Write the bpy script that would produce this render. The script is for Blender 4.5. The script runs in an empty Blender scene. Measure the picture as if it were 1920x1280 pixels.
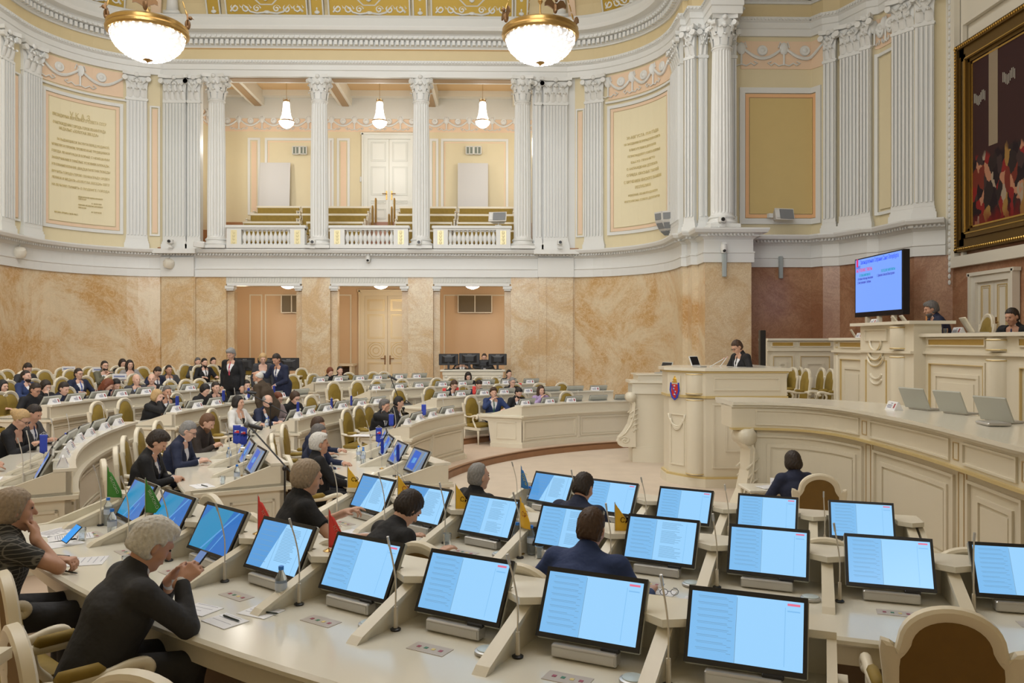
import bpy, math, random
import numpy as np
from mathutils import Vector, Matrix, Euler
random.seed(7)
R=math.radians
S=bpy.context.scene; COL=S.collection
F=1490.0; PSI=R(1.15); H=2.65
def ray(px):
    a=(px-960)/F; c,s=math.cos(PSI),math.sin(PSI)
    return (a*c+s, c-a*s)          # world XY per unit camera depth
def atY(px,Y):
    dx,dy=ray(px); t=Y/dy; return dx*t,t
def zat(py,t): return H+(640-py)/F*t
def at(px,py,z):
    t=(H-z)*F/(py-640); dx,dy=ray(px); return dx*t,dy*t
# ---------------- materials
MATS={}
def node_mat(name):
    m=bpy.data.materials.new(name); m.use_nodes=True
    return m,m.node_tree,m.node_tree.nodes['Principled BSDF']
def mat(name,col,rough=.5,metal=0,emit=None,es=0,spec=.5,alpha=1,trans=0,bump=0,bscale=50,var=0):
    if name in MATS: return MATS[name]
    m,t,b=node_mat(name)
    b.inputs['Base Color'].default_value=(*col,1); b.inputs['Roughness'].default_value=rough
    b.inputs['Metallic'].default_value=metal; b.inputs['Specular IOR Level'].default_value=spec
    if emit: b.inputs['Emission Color'].default_value=(*emit,1); b.inputs['Emission Strength'].default_value=es
    if trans: b.inputs['Transmission Weight'].default_value=trans
    tc=t.nodes.new('ShaderNodeTexCoord')
    if bump or var:
        n=t.nodes.new('ShaderNodeTexNoise'); n.inputs['Scale'].default_value=bscale; n.inputs['Detail'].default_value=3
        t.links.new(tc.outputs['Object'],n.inputs['Vector'])
        if bump:
            bp=t.nodes.new('ShaderNodeBump'); bp.inputs['Strength'].default_value=bump; bp.inputs['Distance'].default_value=.01
            t.links.new(n.outputs['Fac'],bp.inputs['Height']); t.links.new(bp.outputs['Normal'],b.inputs['Normal'])
        if var:
            mx=t.nodes.new('ShaderNodeMix'); mx.data_type='RGBA'
            mx.inputs['A'].default_value=(*[c*(1-var) for c in col],1); mx.inputs['B'].default_value=(*[min(1,c*(1+var)) for c in col],1)
            t.links.new(n.outputs['Fac'],mx.inputs['Factor']); t.links.new(mx.outputs['Result'],b.inputs['Base Color'])
    MATS[name]=m; return m
def marble(name,c1,c2,c3,scale=.6,seed=0):
    m,t,b=node_mat(name); N=t.nodes; L=t.links
    tc=N.new('ShaderNodeTexCoord'); mp=N.new('ShaderNodeMapping'); mp.inputs['Location'].default_value=(seed,seed*.7,seed*.3)
    L.new(tc.outputs['Object'],mp.inputs['Vector'])
    n1=N.new('ShaderNodeTexNoise'); n1.inputs['Scale'].default_value=scale; n1.inputs['Detail'].default_value=9; n1.inputs['Roughness'].default_value=.72; n1.inputs['Distortion'].default_value=.9
    L.new(mp.outputs['Vector'],n1.inputs['Vector'])
    r1=N.new('ShaderNodeValToRGB'); e=r1.color_ramp.elements; e[0].position=.42; e[0].color=(*c2,1); e[1].position=.56; e[1].color=(*c1,1)
    x=e.new(.49); x.color=(*[(a+d)/2 for a,d in zip(c1,c2)],1)
    L.new(n1.outputs['Fac'],r1.inputs['Fac'])
    n2=N.new('ShaderNodeTexNoise'); n2.inputs['Scale'].default_value=scale*5.5; n2.inputs['Detail'].default_value=10; n2.inputs['Roughness'].default_value=.72; n2.inputs['Distortion'].default_value=2.5
    L.new(mp.outputs['Vector'],n2.inputs['Vector'])
    r2=N.new('ShaderNodeValToRGB'); e=r2.color_ramp.elements; e[0].position=.47; e[0].color=(0,0,0,1); e[1].position=.5; e[1].color=(1,1,1,1); x=e.new(.535); x.color=(0,0,0,1)
    L.new(n2.outputs['Fac'],r2.inputs['Fac'])
    ml=N.new('ShaderNodeMath'); ml.operation='MULTIPLY'; ml.inputs[1].default_value=.62; L.new(r2.outputs['Color'],ml.inputs[0])
    mx=N.new('ShaderNodeMix'); mx.data_type='RGBA'; mx.inputs['B'].default_value=(*c3,1)
    L.new(r1.outputs['Color'],mx.inputs['A']); L.new(ml.outputs['Value'],mx.inputs['Factor']); L.new(mx.outputs['Result'],b.inputs['Base Color'])
    b.inputs['Roughness'].default_value=.28
    MATS[name]=m; return m
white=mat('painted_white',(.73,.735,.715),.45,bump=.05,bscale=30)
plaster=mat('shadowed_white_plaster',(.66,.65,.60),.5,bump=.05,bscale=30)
yellow=mat('pale_yellow_wall',(.72,.63,.42),.6,var=.02,bscale=3)
panel_y=mat('cream_panel',(.80,.72,.50),.6,var=.02,bscale=3)
ochre=mat('ochre_panel',(.68,.56,.33),.6,var=.03,bscale=3)
peach=mat('peach_wall',(.80,.60,.43),.6)
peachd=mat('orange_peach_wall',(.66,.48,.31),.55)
cream=mat('cream_lacquer',(.75,.69,.555),.3,spec=.5)
creamt=mat('cream_desktop',(.77,.73,.62),.16,spec=.6)
cream2=mat('cream_wall_paint',(.74,.70,.60),.4)
goldl=mat('gilt_line',(.66,.51,.24),.35,metal=.3)
goldb=mat('gilt_frieze',(.50,.33,.08),.5,metal=.3,bump=.6,bscale=60)
brass=mat('brass',(.50,.32,.11),.3,metal=.9)
bronze=mat('dark_bronze',(.20,.11,.05),.4,metal=.7)
velvet=mat('gold_velvet',(.27,.18,.026),.7,var=.25,bscale=9)
velvb=mat('brown_chair_backing',(.19,.105,.022),.8,var=.15,bscale=9)
wood=mat('brown_kerb_wood',(.30,.15,.07),.4,var=.15,bscale=4)
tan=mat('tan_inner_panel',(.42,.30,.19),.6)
carpet=mat('beige_carpet',(.62,.52,.41),.9,var=.12,bscale=2.2)
black=mat('black_plastic',(.012,.012,.014),.35)
silver=mat('silver_metal',(.55,.54,.52),.35,metal=.6)
lidg=mat('grey_monitor_back',(.47,.48,.44),.4,metal=.15)
paper=mat('white_paper',(.82,.82,.84),.7)
ink=mat('printed_ink',(.18,.2,.3),.7)
glass=mat('clear_plastic',(.85,.93,1),.05,trans=.92,spec=.5)
bluec=mat('blue_cap',(.03,.22,.75),.4)
grille=mat('grey_grille',(.22,.23,.24),.6)
# ---------------- mesh builder
class MB:
    def __init__(s): s.v=[]; s.f=[]; s.m=[]; s.cm=0
    def add(s,vs,fs):
        b=len(s.v); s.v.extend([tuple(v) for v in vs]); s.f.extend([tuple(b+i for i in f) for f in fs]); s.m.extend([s.cm]*len(fs))
    def box(s,c,d,rz=0,M=None):
        x,y,z=[k/2 for k in d]; vs=[Vector((i*x,j*y,k*z)) for i in(-1,1) for j in(-1,1) for k in(-1,1)]
        if rz: q=Matrix.Rotation(rz,3,'Z'); vs=[q@v for v in vs]
        vs=[v+Vector(c) for v in vs]
        if M: vs=[M@v for v in vs]
        s.add(vs,[(0,1,3,2),(4,6,7,5),(0,4,5,1),(2,3,7,6),(0,2,6,4),(1,5,7,3)])
    def bbox(s,c,d,b=.01,M=None):   # box with chamfered edges
        x,y,z=[k/2 for k in d]; L=[]
        for k,(zz,ins) in enumerate(((-z,b),(-z+b,0),(z-b,0),(z,b))):
            X,Y=x-ins,y-ins; cb=b if ins==0 else b*.6
            L.append([(-X+cb,-Y),(X-cb,-Y),(X,-Y+cb),(X,Y-cb),(X-cb,Y),(-X+cb,Y),(-X,Y-cb),(-X,-Y+cb)]); L[-1]=[Vector((p[0]+c[0],p[1]+c[1],zz+c[2])) for p in L[-1]]
        if M: L=[[M@p for p in l] for l in L]
        s.loft(L,True,True)
    def loft(s,rings,cap=True,closed=True):
        n=len(rings[0]); vs=[p for r in rings for p in r]; fs=[]
        for i in range(len(rings)-1):
            for j in range(n if closed else n-1):
                k=(j+1)%n; fs.append((i*n+j,i*n+k,(i+1)*n+k,(i+1)*n+j))
        if cap: fs.append(tuple(range(n-1,-1,-1))); fs.append(tuple((len(rings)-1)*n+j for j in range(n)))
        s.add(vs,fs)
    def lathe(s,prof,c=(0,0,0),n=16,M=None,cap=True):
        rings=[]
        for r,z in prof:
            g=[Vector((c[0]+r*math.cos(2*math.pi*j/n),c[1]+r*math.sin(2*math.pi*j/n),c[2]+z)) for j in range(n)]
            rings.append([M@p for p in g] if M else g)
        s.loft(rings,cap)
    def tube(s,pts,r,n=8,r2=None,cap=True):
        pts=[Vector(p) for p in pts]; rings=[]; m=len(pts)
        up=Vector((0,0,1)); prev=None
        for i,p in enumerate(pts):
            d=(pts[min(i+1,m-1)]-pts[max(i-1,0)]).normalized()
            if prev is None:
                a=d.cross(up if abs(d.z)<.9 else Vector((1,0,0))).normalized()
            else: a=(prev-d*prev.dot(d)).normalized()
            prev=a; b=d.cross(a)
            rr=r if r2 is None else r+(r2-r)*i/(m-1)
            if isinstance(r,(list,tuple)): rr=r[i]
            rings.append([p+a*rr*math.cos(2*math.pi*j/n)+b*rr*math.sin(2*math.pi*j/n) for j in range(n)])
        s.loft(rings,cap)
    def prism(s,poly,h0,h1,fn=lambda x,y,h:(x,y,h)):
        n=len(poly); s.add([fn(x,y,h0) for x,y in poly]+[fn(x,y,h1) for x,y in poly],
            [tuple(range(n-1,-1,-1)),tuple(range(n,2*n))]+[(i,(i+1)%n,n+(i+1)%n,n+i) for i in range(n)])
    def ell(s,c,r,n=10,m=7,M=None):
        rings=[]
        for i in range(m+1):
            t=math.pi*(i/m-.5)*.998; g=[Vector((c[0]+r[0]*math.cos(t)*math.cos(2*math.pi*j/n),c[1]+r[1]*math.cos(t)*math.sin(2*math.pi*j/n),c[2]+r[2]*math.sin(t))) for j in range(n)]
            rings.append([M@p for p in g] if M else g)
        s.loft(rings)
    def mesh(s,name,mats,smooth=False,off=None):
        me=bpy.data.meshes.new(name); v=s.v
        if off is not None: v=[(a-off[0],b-off[1],c-off[2]) for a,b,c in v]
        me.from_pydata(v,[],s.f)
        for m in (mats if isinstance(mats,(list,tuple)) else [mats]): me.materials.append(m)
        if any(s.m): me.polygons.foreach_set('material_index',s.m)
        if smooth:
            me.polygons.foreach_set('use_smooth',[True]*len(me.polygons))
            if smooth!='all': 
                try: me.set_sharp_from_angle(angle=R(38))
                except Exception: pass
        return me
def link(name,me,parent=None,loc=(0,0,0),rot=(0,0,0)):
    o=bpy.data.objects.new(name,me); COL.objects.link(o); o.location=loc; o.rotation_euler=rot
    if parent: o.parent=parent
    return o
def obj(name,mb,m,parent=None,smooth=False,world=True):
    off=None
    if parent is not None and world:
        p=parent; off=Vector(p.location)
        while p.parent: p=p.parent; off+=Vector(p.location)
    return link(name,mb.mesh(name,m,smooth,off),parent)
def thing(name,label,cat,loc=(0,0,0),rz=0,group=None):
    o=bpy.data.objects.new(name,None); COL.objects.link(o); o.location=loc; o.rotation_euler=(0,0,rz); o.empty_display_size=.1
    tag(o,label,cat,group); return o
def tag(o,label,cat,group=None):
    o['label']=label; o['category']=cat; o['kind']='thing'
    if group: o['group']=group
    return o
def struct(name,mb,m,parent=None,smooth=False):
    o=obj(name,mb,m,parent,smooth)
    if not parent: o['kind']='structure'
    return o
def dup(root,loc,rz,label,group=None,skip=()):
    r=root.copy(); COL.objects.link(r); r.location=loc; r.rotation_euler=(root.rotation_euler.x,root.rotation_euler.y,rz); r['label']=label
    if group: r['group']=group
    def rec(a,b):
        for ch in list(a.children):
            if ch.name.split('.')[0] in skip: continue
            c=ch.copy(); COL.objects.link(c); c.parent=b; rec(ch,c)
    rec(root,r); return r
def cr(pts,rs,k=4):
    P=[Vector(p) for p in pts]; o=[]; q=[]
    for i in range(len(P)-1):
        a,b,c,d=P[max(i-1,0)],P[i],P[i+1],P[min(i+2,len(P)-1)]
        for j in range(k):
            t=j/k; o.append(.5*((2*b)+(c-a)*t+(2*a-5*b+4*c-d)*t*t+(3*b-3*c+d-a)*t**3)); q.append(rs[i]+(rs[i+1]-rs[i])*t)
    o.append(P[-1]); q.append(rs[-1]); return o,q
class Proto:   # first placement moves the prototype itself, later ones copy it
    def __init__(s,o): s.o=o; s.used=False
    def __call__(s,loc,rz,label,group=None,skip=()):
        if not s.used and not skip:
            s.used=True; o=s.o; o.location=loc; o.rotation_euler.z=rz; o['label']=label
            if group: o['group']=group
            return o
        r=dup(s.o,loc,rz,label,group,skip); return r
# ---------------- paths: offset o is along the outward normal (towards the room)
class Path:
    def __init__(s,pts,side=1):
        s.p=[Vector(q) for q in pts]; s.side=side; s.c=[0]
        for a,b in zip(s.p,s.p[1:]): s.c.append(s.c[-1]+(b-a).length)
        s.L=s.c[-1]; s.n=[]
        for i in range(len(s.p)):
            ds=[]
            if i>0: ds.append((s.p[i]-s.p[i-1]).normalized())
            if i<len(s.p)-1: ds.append((s.p[i+1]-s.p[i]).normalized())
            ns=[Vector((d.y,-d.x))*side for d in ds]; n=sum(ns,Vector((0,0))); n.normalize(); n/=max(.35,n.dot(ns[0])); s.n.append(n)
    def at(s,t,o=0):
        t=min(max(t,0),s.L); i=0
        while i<len(s.p)-2 and s.c[i+1]<t: i+=1
        d=(s.p[i+1]-s.p[i]); k=(t-s.c[i])/max(1e-9,d.length); q=s.p[i]+d*k
        if k<1e-6: n=s.n[i]
        elif k>1-1e-6: n=s.n[i+1]
        else:
            a=Vector((d.y,-d.x)).normalized()*s.side
            n=a if s.hard(i) else (s.n[i].lerp(s.n[i+1],k))
        return q+n*o
    def hard(s,i): 
        return s.n[i].angle(s.n[i+1])>R(12) if s.n[i].length and s.n[i+1].length else True
    def nrm(s,t):
        a=s.at(t,0); b=s.at(t,1); return (b-a).normalized()
    def cuts(s,t0,t1): return [t0]+[c for c in s.c if t0+1e-4<c<t1-1e-4]+[t1]
    def s_of_px(s,px):     # arc length where the vertical sight line px meets the path
        dx,dy=ray(px); best=None
        for i,(a,b) in enumerate(zip(s.p,s.p[1:])):
            fa=a.x*dy-a.y*dx; fb=b.x*dy-b.y*dx
            if fa*fb<=0 and fa!=fb:
                k=fa/(fa-fb); return s.c[i]+k*(b-a).length
        return None
def blk(mb,P,t0,t1,z0,z1,o0,o1):
    rings=[]
    for t in P.cuts(t0,t1):
        a=P.at(t,o0); b=P.at(t,o1); rings.append([Vector((a.x,a.y,z0)),Vector((b.x,b.y,z0)),Vector((b.x,b.y,z1)),Vector((a.x,a.y,z1))])
    mb.loft(rings)
def sweep(mb,P,prof,t0=0,t1=None):
    t1=P.L if t1 is None else t1; rings=[]
    for t in P.cuts(t0,t1): rings.append([Vector((*P.at(t,o),z)) for o,z in prof])
    mb.loft(rings)
def frame(mb,P,t0,t1,z0,z1,w=.06,o=.03,b=0):
    for (a,c,d,e) in ((t0,t1,z1-w,z1),(t0,t1,z0,z0+w),(t0,t0+w,z0+w,z1-w),(t1-w,t1,z0+w,z1-w)): blk(mb,P,a,c,d,e,b,o)
def text_mesh(txt,size,align='CENTER',ext=0.004,space=1):
    cu=bpy.data.curves.new('lettering','FONT'); cu.body=txt; cu.size=size; cu.align_x=align; cu.extrude=ext; cu.space_line=space; cu.resolution_u=2
    o=bpy.data.objects.new('lettering',cu); COL.objects.link(o); dg=bpy.context.evaluated_depsgraph_get()
    me=bpy.data.meshes.new_from_object(o.evaluated_get(dg)); bpy.data.objects.remove(o); bpy.data.curves.remove(cu)
    return me
def text_obj(txt,size,m,fn,parent=None,name='lettering',align='CENTER',ext=.004,space=1):
    me=text_mesh(txt,size,align,ext,space); me.materials.clear(); me.materials.append(m)
    for v in me.vertices: v.co=fn(v.co)
    return link(name,me,parent)
ORD='first second third fourth fifth sixth seventh eighth ninth tenth eleventh twelfth'.split()
# ================= camera
cam=bpy.data.cameras.new('camera'); co=bpy.data.objects.new('camera',cam); COL.objects.link(co)
cam.sensor_width=36; cam.lens=F/1920*36; cam.clip_start=.05; cam.clip_end=200
co.location=(0,0,H); co.rotation_euler=(R(90),0,-PSI); S.camera=co
# ================= wall plan
YB=26.7; XA=-4.23
def arc(cx,cy,r,a0,a1,n): return [(cx+r*math.cos(R(a0+(a1-a0)*i/n)),cy+r*math.sin(R(a0+(a1-a0)*i/n))) for i in range(n+1)]
LW=[(-13.9,-1.5),(-13.9,23.3)]+arc(-10.5,23.3,3.4,180,90,16)[1:15]+[(-11.1,YB)]         # left wall then left curve
RC=arc(1.95,23.3,3.4,90,0,16)                                             # right curve
PIER=[(5.35,22.7),(5.5,22.7),(5.5,22.2),(5.68,22.2),(5.68,21.5),(6.95,21.5),(6.95,22.9)]
REC=[(9.15,22.9),(9.35,22.55),(9.75,22.35),(10.1,21.4),(10.35,21.25),(10.6,19.95),(10.95,19.7),(11.3,19.45),(11.3,3.0)]
PL=Path(LW,1); PR=Path([(2.65,YB)]+RC[4:]+PIER+REC,1)
fullL=Path(LW+[(2.4,YB)]+RC[4:]+PIER+REC,1)
PIERU=[(5.35,22.7),(5.5,22.7),(5.5,22.2),(6.75,22.2),(6.75,22.9)]
PU_=[(5.35,22.7),(5.5,22.7),(5.5,22.2),(5.87,22.2),(5.87,21.32),(6.58,21.32),(6.58,22.2),(6.75,22.2),(6.75,22.9)]
full=Path(LW+[(2.4,YB)]+RC[4:]+PU_+REC,1); PRL=PR; PRU=Path([(2.65,YB)]+RC[4:]+PIERU+REC,1)
# column and opening positions on the arcade plane
COLX=[atY(p,YB-.1)[0] for p in (405.2,598.4,789.3,979.8)]
OPN=[(424,566),(619,765),(812,958)]
OPX=[(atY(a,YB)[0],atY(b,YB)[0]) for a,b in OPN]
marA=marble('peach_marble',(.72,.60,.41),(.62,.43,.22),(.40,.22,.10),.8,3)
marB=marble('veined_ochre_marble',(.68,.56,.38),(.54,.32,.12),(.80,.66,.46),.45,11)
marC=marble('red_brown_marble',(.46,.26,.15),(.34,.16,.085),(.22,.10,.05),.6,21)
marP=marble('plain_marble',(.70,.57,.38),(.62,.45,.26),(.40,.22,.10),1.3,31)
ZL0,ZL1=4.80,5.62   # entablature band between the storeys
# lower walls
mb=MB(); blk(mb,PL,0,PL.L,-.1,ZL0,-.3,0); struct('wall_left',mb,marB)
s1=PR.s_of_px(1322); s2=PR.s_of_px(1397)+.4
mb=MB(); blk(mb,PR,0,s1,-.1,ZL0,-.3,0); struct('wall_back_curve',mb,marB)
mb=MB(); blk(mb,PR,s1,s2,-.1,ZL0,-.25,0); struct('wall_pier',mb,marP)
mb=MB(); blk(mb,PR,s2,PR.L-13,-.1,ZL0,-.25,0); blk(mb,PR,PR.L-13,PR.L,-.1,4.2,-.25,0); struct('wall_right',mb,marC)
mb=MB()
# pier relief strips of the corner, marble pilasters at the curve starts
for a,b in ((365,345),(345,0),): pass
xs=[-11.2]+[v for p in OPX for v in p]+[2.75]
for i in range(0,8,2):
    x0,x1=xs[i],xs[i+1]; mb.box(((x0+x1)/2,YB+.35,2.35),(x1-x0,.7,4.9))
struct('wall_back',mb,marA)
mb=MB()
for a,b in ((305,368),(352,366),(1010,1024),(1024,1074)):
    x0,x1=atY(a,YB)[0],atY(b,YB)[0]; mb.box(((x0+x1)/2,YB-.05,2.35),(abs(x1-x0),.1 if abs(b-a)>20 else .16,4.9))
struct('wall_back_pilaster',mb,marA)
mb=MB(); Pz=PR
t0=PR.c[PR.p.index(Vector((9.35,22.55)))] if Vector((9.35,22.55)) in PR.p else 0
# header bands over the lower openings
mb=MB(); mw=MB()
for (x0,x1) in OPX:
    mb.box(((x0+x1)/2,YB+.12,4.69),(x1-x0,.24,.24)); mw.box(((x0+x1)/2,YB+.05,4.54),(x1-x0-.1,.25,.07))
    for x in (x0+.12,x1-.12): mw.box((x,YB+.1,4.46),(.3,.3,.1)); mw.box((x,YB+.1,4.38),(.22,.22,.06))
    n=int((x1-x0)/.09)
    for k in range(n): mb.box((x0+.05+k*.09,YB-.01,4.70),(.045,.03,.14))
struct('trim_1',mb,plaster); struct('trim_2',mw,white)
mb=MB()
for (x0,x1) in OPX:
    for x in (x0+.11,x1-.11): mb.box((x,YB+.3,2.4),(.22,.3,3.9))
struct('wall_arcade_jamb',mb,marP)
# arcade interior, lower storey
YI=31.4
mb=MB(); mb.box((XA,YI+.1,2.4),(16,.2,4.8))
for x in (-12.1,3.7): mb.box((x,29.2,2.4),(.2,4.6,4.8))
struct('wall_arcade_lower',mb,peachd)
mb=MB(); xf=lambda px:atY(px,YI)[0]
PI_=Path([(-12.1,YI),(3.7,YI)],1)
PIs=lambda px: PI_.s_of_px(px)
for a,b,c,d in ((468,492,1.6,4.5),(497,566,1.6,4.6),(632,659,1.6,4.5),(832,948,1.2,4.45)):
    frame(mb,PI_,PIs(a),PIs(b),.9,4.5,.05,.03)
struct('trim_3',mb,cream2)
mb=MB(); x0,t=atY(633,30.6); x1,_=atY(658,30.6); za,zb_=.8,zat(684,t); mb.box((x0,30.9,(za+zb_)/2),(.08,.8,zb_-za)); mb.box((x1,30.9,(za+zb_)/2),(.08,.8,zb_-za)); mb.box(((x0+x1)/2,30.9,zb_),(x1-x0+.2,.85,.08)); struct('trim_22',mb,cream2)
mb=MB(); mb.box(((x0+x1)/2,31.1,(za+zb_)/2-.05),(x1-x0-.1,.3,zb_-za-.15)); tag(obj('radiator_cabinet',mb,mat('dark_brown_grid',(.07,.035,.02),.6)),'dark brown radiator cabinet in a cream surround beside the tall cream door','radiator')
mb=MB(); mb.box((XA,29.1,5.1),(16,4.8,.6)); struct('ceiling_arcade_lower',mb,yellow)
# entablature (mid band), ledge
prof=[(-.3,4.80),(.06,4.80),(.06,5.04),(.08,5.06),(.08,5.10),(.04,5.10),(.04,5.42),(.10,5.47),(.16,5.50),(.16,5.54),(.34,5.58),(.38,5.66),(.38,5.70),(-.3,5.70)]
mb=MB(); sweep(mb,fullL,prof,0,fullL.L-16.6)
o=struct('trim_4',mb,white)
mb=MB(); 
t=.2
while t<fullL.L-16.7:
    blk(mb,fullL,t,t+.05,5.5,5.56,.1,.24); t+=.1
for a,b in ((305,367),(1008,1075)):
    x0,x1=atY(a,YB)[0],atY(b,YB)[0]; mb.box(((x0+x1)/2,YB-.06,5.12),(x1-x0,.24,.64)); mb.box(((x0+x1)/2,YB-.28,5.62),(x1-x0+.3,.36,.15))
struct('trim_5',mb,white)
# upper walls
PR=PRU
ZU=11.48
mb=MB(); blk(mb,PL,0,PL.L,5.7,ZU,-.3,-.02); blk(mb,PR,0,PR.L-16.6,5.7,ZU,-.3,-.02)
struct('wall_upper',mb,yellow)
mb=MB(); blk(mb,PR,PR.L-16.6,PR.L,4.2,ZU,-.3,-.02); struct('wall_right_upper',mb,cream2)
mb=MB(); mb.box((-10.72,YB+.36,8.6),(1.4,.68,5.8)); mb.box((1.98,YB+.36,8.6),(1.5,.68,5.8)); struct('wall_upper_end',mb,white)
# architrave, frieze, dentil cornice, top band
prof=[(-.3,11.48),(.06,11.48),(.06,11.68),(.09,11.70),(.09,11.86),(.14,11.90),(.17,11.97),(.17,12.0),(-.3,12.0)]
mb=MB(); sweep(mb,full,prof); mb.box((XA,YB+.3,11.74),(14,.7,.5))
struct('trim_6',mb,white)
mb=MB(); blk(mb,full,0,full.L,11.98,12.42,-.3,.0); struct('trim_7',mb,ochre)
prof=[(-.3,12.42),(.06,12.42),(.06,12.47),(.10,12.5),(.10,12.66),(.30,12.68),(.30,12.78),(.34,12.82),(.56,12.86),(.60,12.95),(.60,12.98),(.35,13.0),(.30,13.35),(.36,13.42),(-.3,13.42)]
mb=MB(); sweep(mb,full,prof); struct('trim_8',mb,white)
mb=MB(); t=.1
while t<full.L-.2:
    blk(mb,full,t,t+.1,12.5,12.65,.1,.24); blk(mb,full,t+.02,t+.07,12.69,12.76,.3,.35); t+=.17
t=0.1
while t<full.L: blk(mb,full,t,t+.05,11.91,11.96,.12,.19); t+=.1
struct('trim_9',mb,white)
for a,b in ((305,340),(340,367),(1030,1066),(1010,1030)): pass
# cove with gilded coffers
CV=[(-.05,13.42),(.05,13.9),(.45,14.7),(1.1,15.4),(2.0,15.8)]
mb=MB(); rings=[]
sweep(mb,full,CV+[(2.0,15.95),(-.3,15.95),(-.3,13.42)]); struct('ceiling_cove',mb,ochre)
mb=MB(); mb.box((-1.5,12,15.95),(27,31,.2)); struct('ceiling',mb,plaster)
def cov(o,z):  # offset of the cove at height z
    for (a,za),(b,zb) in zip(CV,CV[1:]):
        if z<=zb: return a+(b-a)*(z-za)/(zb-za)+o
    return 2+o
def cblk(mb,t0,t1,z0,z1,th):
    rings=[]
    for t in full.cuts(t0,t1):
        q=[full.at(t,cov(-.03,z0)),full.at(t,cov(th,z0)),full.at(t,cov(th,z1)),full.at(t,cov(-.03,z1))]
        rings.append([Vector((q[0].x,q[0].y,z0)),Vector((q[1].x,q[1].y,z0)),Vector((q[2].x,q[2].y,z1)),Vector((q[3].x,q[3].y,z1))])
    mb.loft(rings)
def cpt(t,z,th): q=full.at(t,cov(th,z)); return Vector((q.x,q.y,z))
mg=MB(); mf=MB(); mo=MB()
sF=lambda px: full.s_of_px(px)
def coffer(t0,t1,z0,z1,kind):
    cblk(mg,t0,t1,z0,z1,.02)
    w=.05
    for q in ((t0,t1,z0,z0+w),(t0,t1,z1-w,z1),(t0,t0+w,z0,z1),(t1-w,t1,z0,z1)): cblk(mf,*q,.06)
    c=(t0+t1)/2; hh=z1-z0; L=t1-t0
    if kind=='urn':
        for dz,r in ((.14,.09),(.26,.035),(.42,.10),(.55,.07),(.64,.03)): 
            p=cpt(c,z0+dz,.05); mo.ell(p,(r,.03,.07),8,5)
        for sg in(-1,1): mo.tube([cpt(c+sg*x,z0+z,.05) for x,z in ((.04,.3),(.12,.42),(.14,.56),(.07,.62),(.13,.68))],.016,5)
    else:
        for sg in(-1,1):
            for u,rr in ((.38,.19),(.25,.17),(.12,.13)):
                cx=c+sg*u*L; cz=z0+.24+(.02 if u>.3 else 0)
                pts=[cpt(cx+rr*(1-k/14)*math.cos(k*.75*sg),cz+rr*(1-k/14)*math.sin(k*.75),.05) for k in range(13)]
                mo.tube(pts,.034,5)
            mo.tube([cpt(c+sg*x*L,z0+z,.05) for x,z in ((.02,.12),(.12,.09),(.2,.14),(.28,.36),(.36,.40),(.44,.14))],.036,5)
        mo.ell(cpt(c,z0+.13,.05),(.12,.04,.06),8,5)
        # octagonal medallion above
        for k in range(8):
            a0,a1=R(22.5+45*k),R(67.5+45*k); p0=cpt(c+.5*math.cos(a0),z0+.75+.42*math.sin(a0),.06); p1=cpt(c+.5*math.cos(a1),z0+.75+.42*math.sin(a1),.06); mf.tube([p0,p1],.035,5)
        mo.ell(cpt(c,z0+.62,.06),(.12,.05,.2),8,5)
for a,b,k in ((388,415,'urn'),(424,578,'scroll'),(582,608,'urn'),(616,770,'scroll'),(774,802,'urn'),(808,962,'scroll'),(965,990,'urn'),(1130,1235,'scroll'),(95,235,'scroll')):
    ta,tb=sF(a),sF(b); coffer(ta,tb,13.5,14.55,k)
mh=MB()
for a,b in ((284,302),(1066,1080)): cblk(mh,sF(a),sF(b),13.55,15,.04)
struct('ceiling_cove_panel',mg,mat('gilded_ground',(.48,.32,.05),.5,metal=.35,bump=.3,bscale=25))
struct('trim_10',mf,plaster); struct('trim_11',mo,white,smooth=True); struct('trim_12',mh,peach)
# statues standing in the cove
for px in (328,1050):
    t=sF(px); p=cpt(t,13.45,.25)
    st=thing('relief_statue','x','statue',tuple(p))
    m=MB(); m.box((0,0,.05),(.5,.3,.1)); m.lathe([(.2,.1),(.17,.5),(.19,.9),(.14,1.2),(.17,1.42),(.06,1.55)],n=10); m.ell((0,0,1.68),(.09,.1,.13))
    for sg in(-1,1): m.tube([(sg*.17,0,1.42),(sg*.24,-.03,1.15),(sg*.1,-.15,1.0)],.05,6)
    st['label']=['white draped plaster statue above the pilasters next to the text panel with red star decree','white draped plaster statue on the cornice above the speaker-side text panel'][px>600]
    obj('draped_body',m,white,st,'all',world=False)
# near wall and far sides so the room is closed
mb=MB(); mb.box((-1.5,-1.6,6.5),(27,.2,13.6)); mb.box((-1.5,-1.2,14.7),(27,1,2.6)); struct('wall_front',mb,yellow)
mb=MB(); mb.box((11.6,1,7.5),(.5,8,15)); struct('wall_right_near',mb,yellow)
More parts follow.
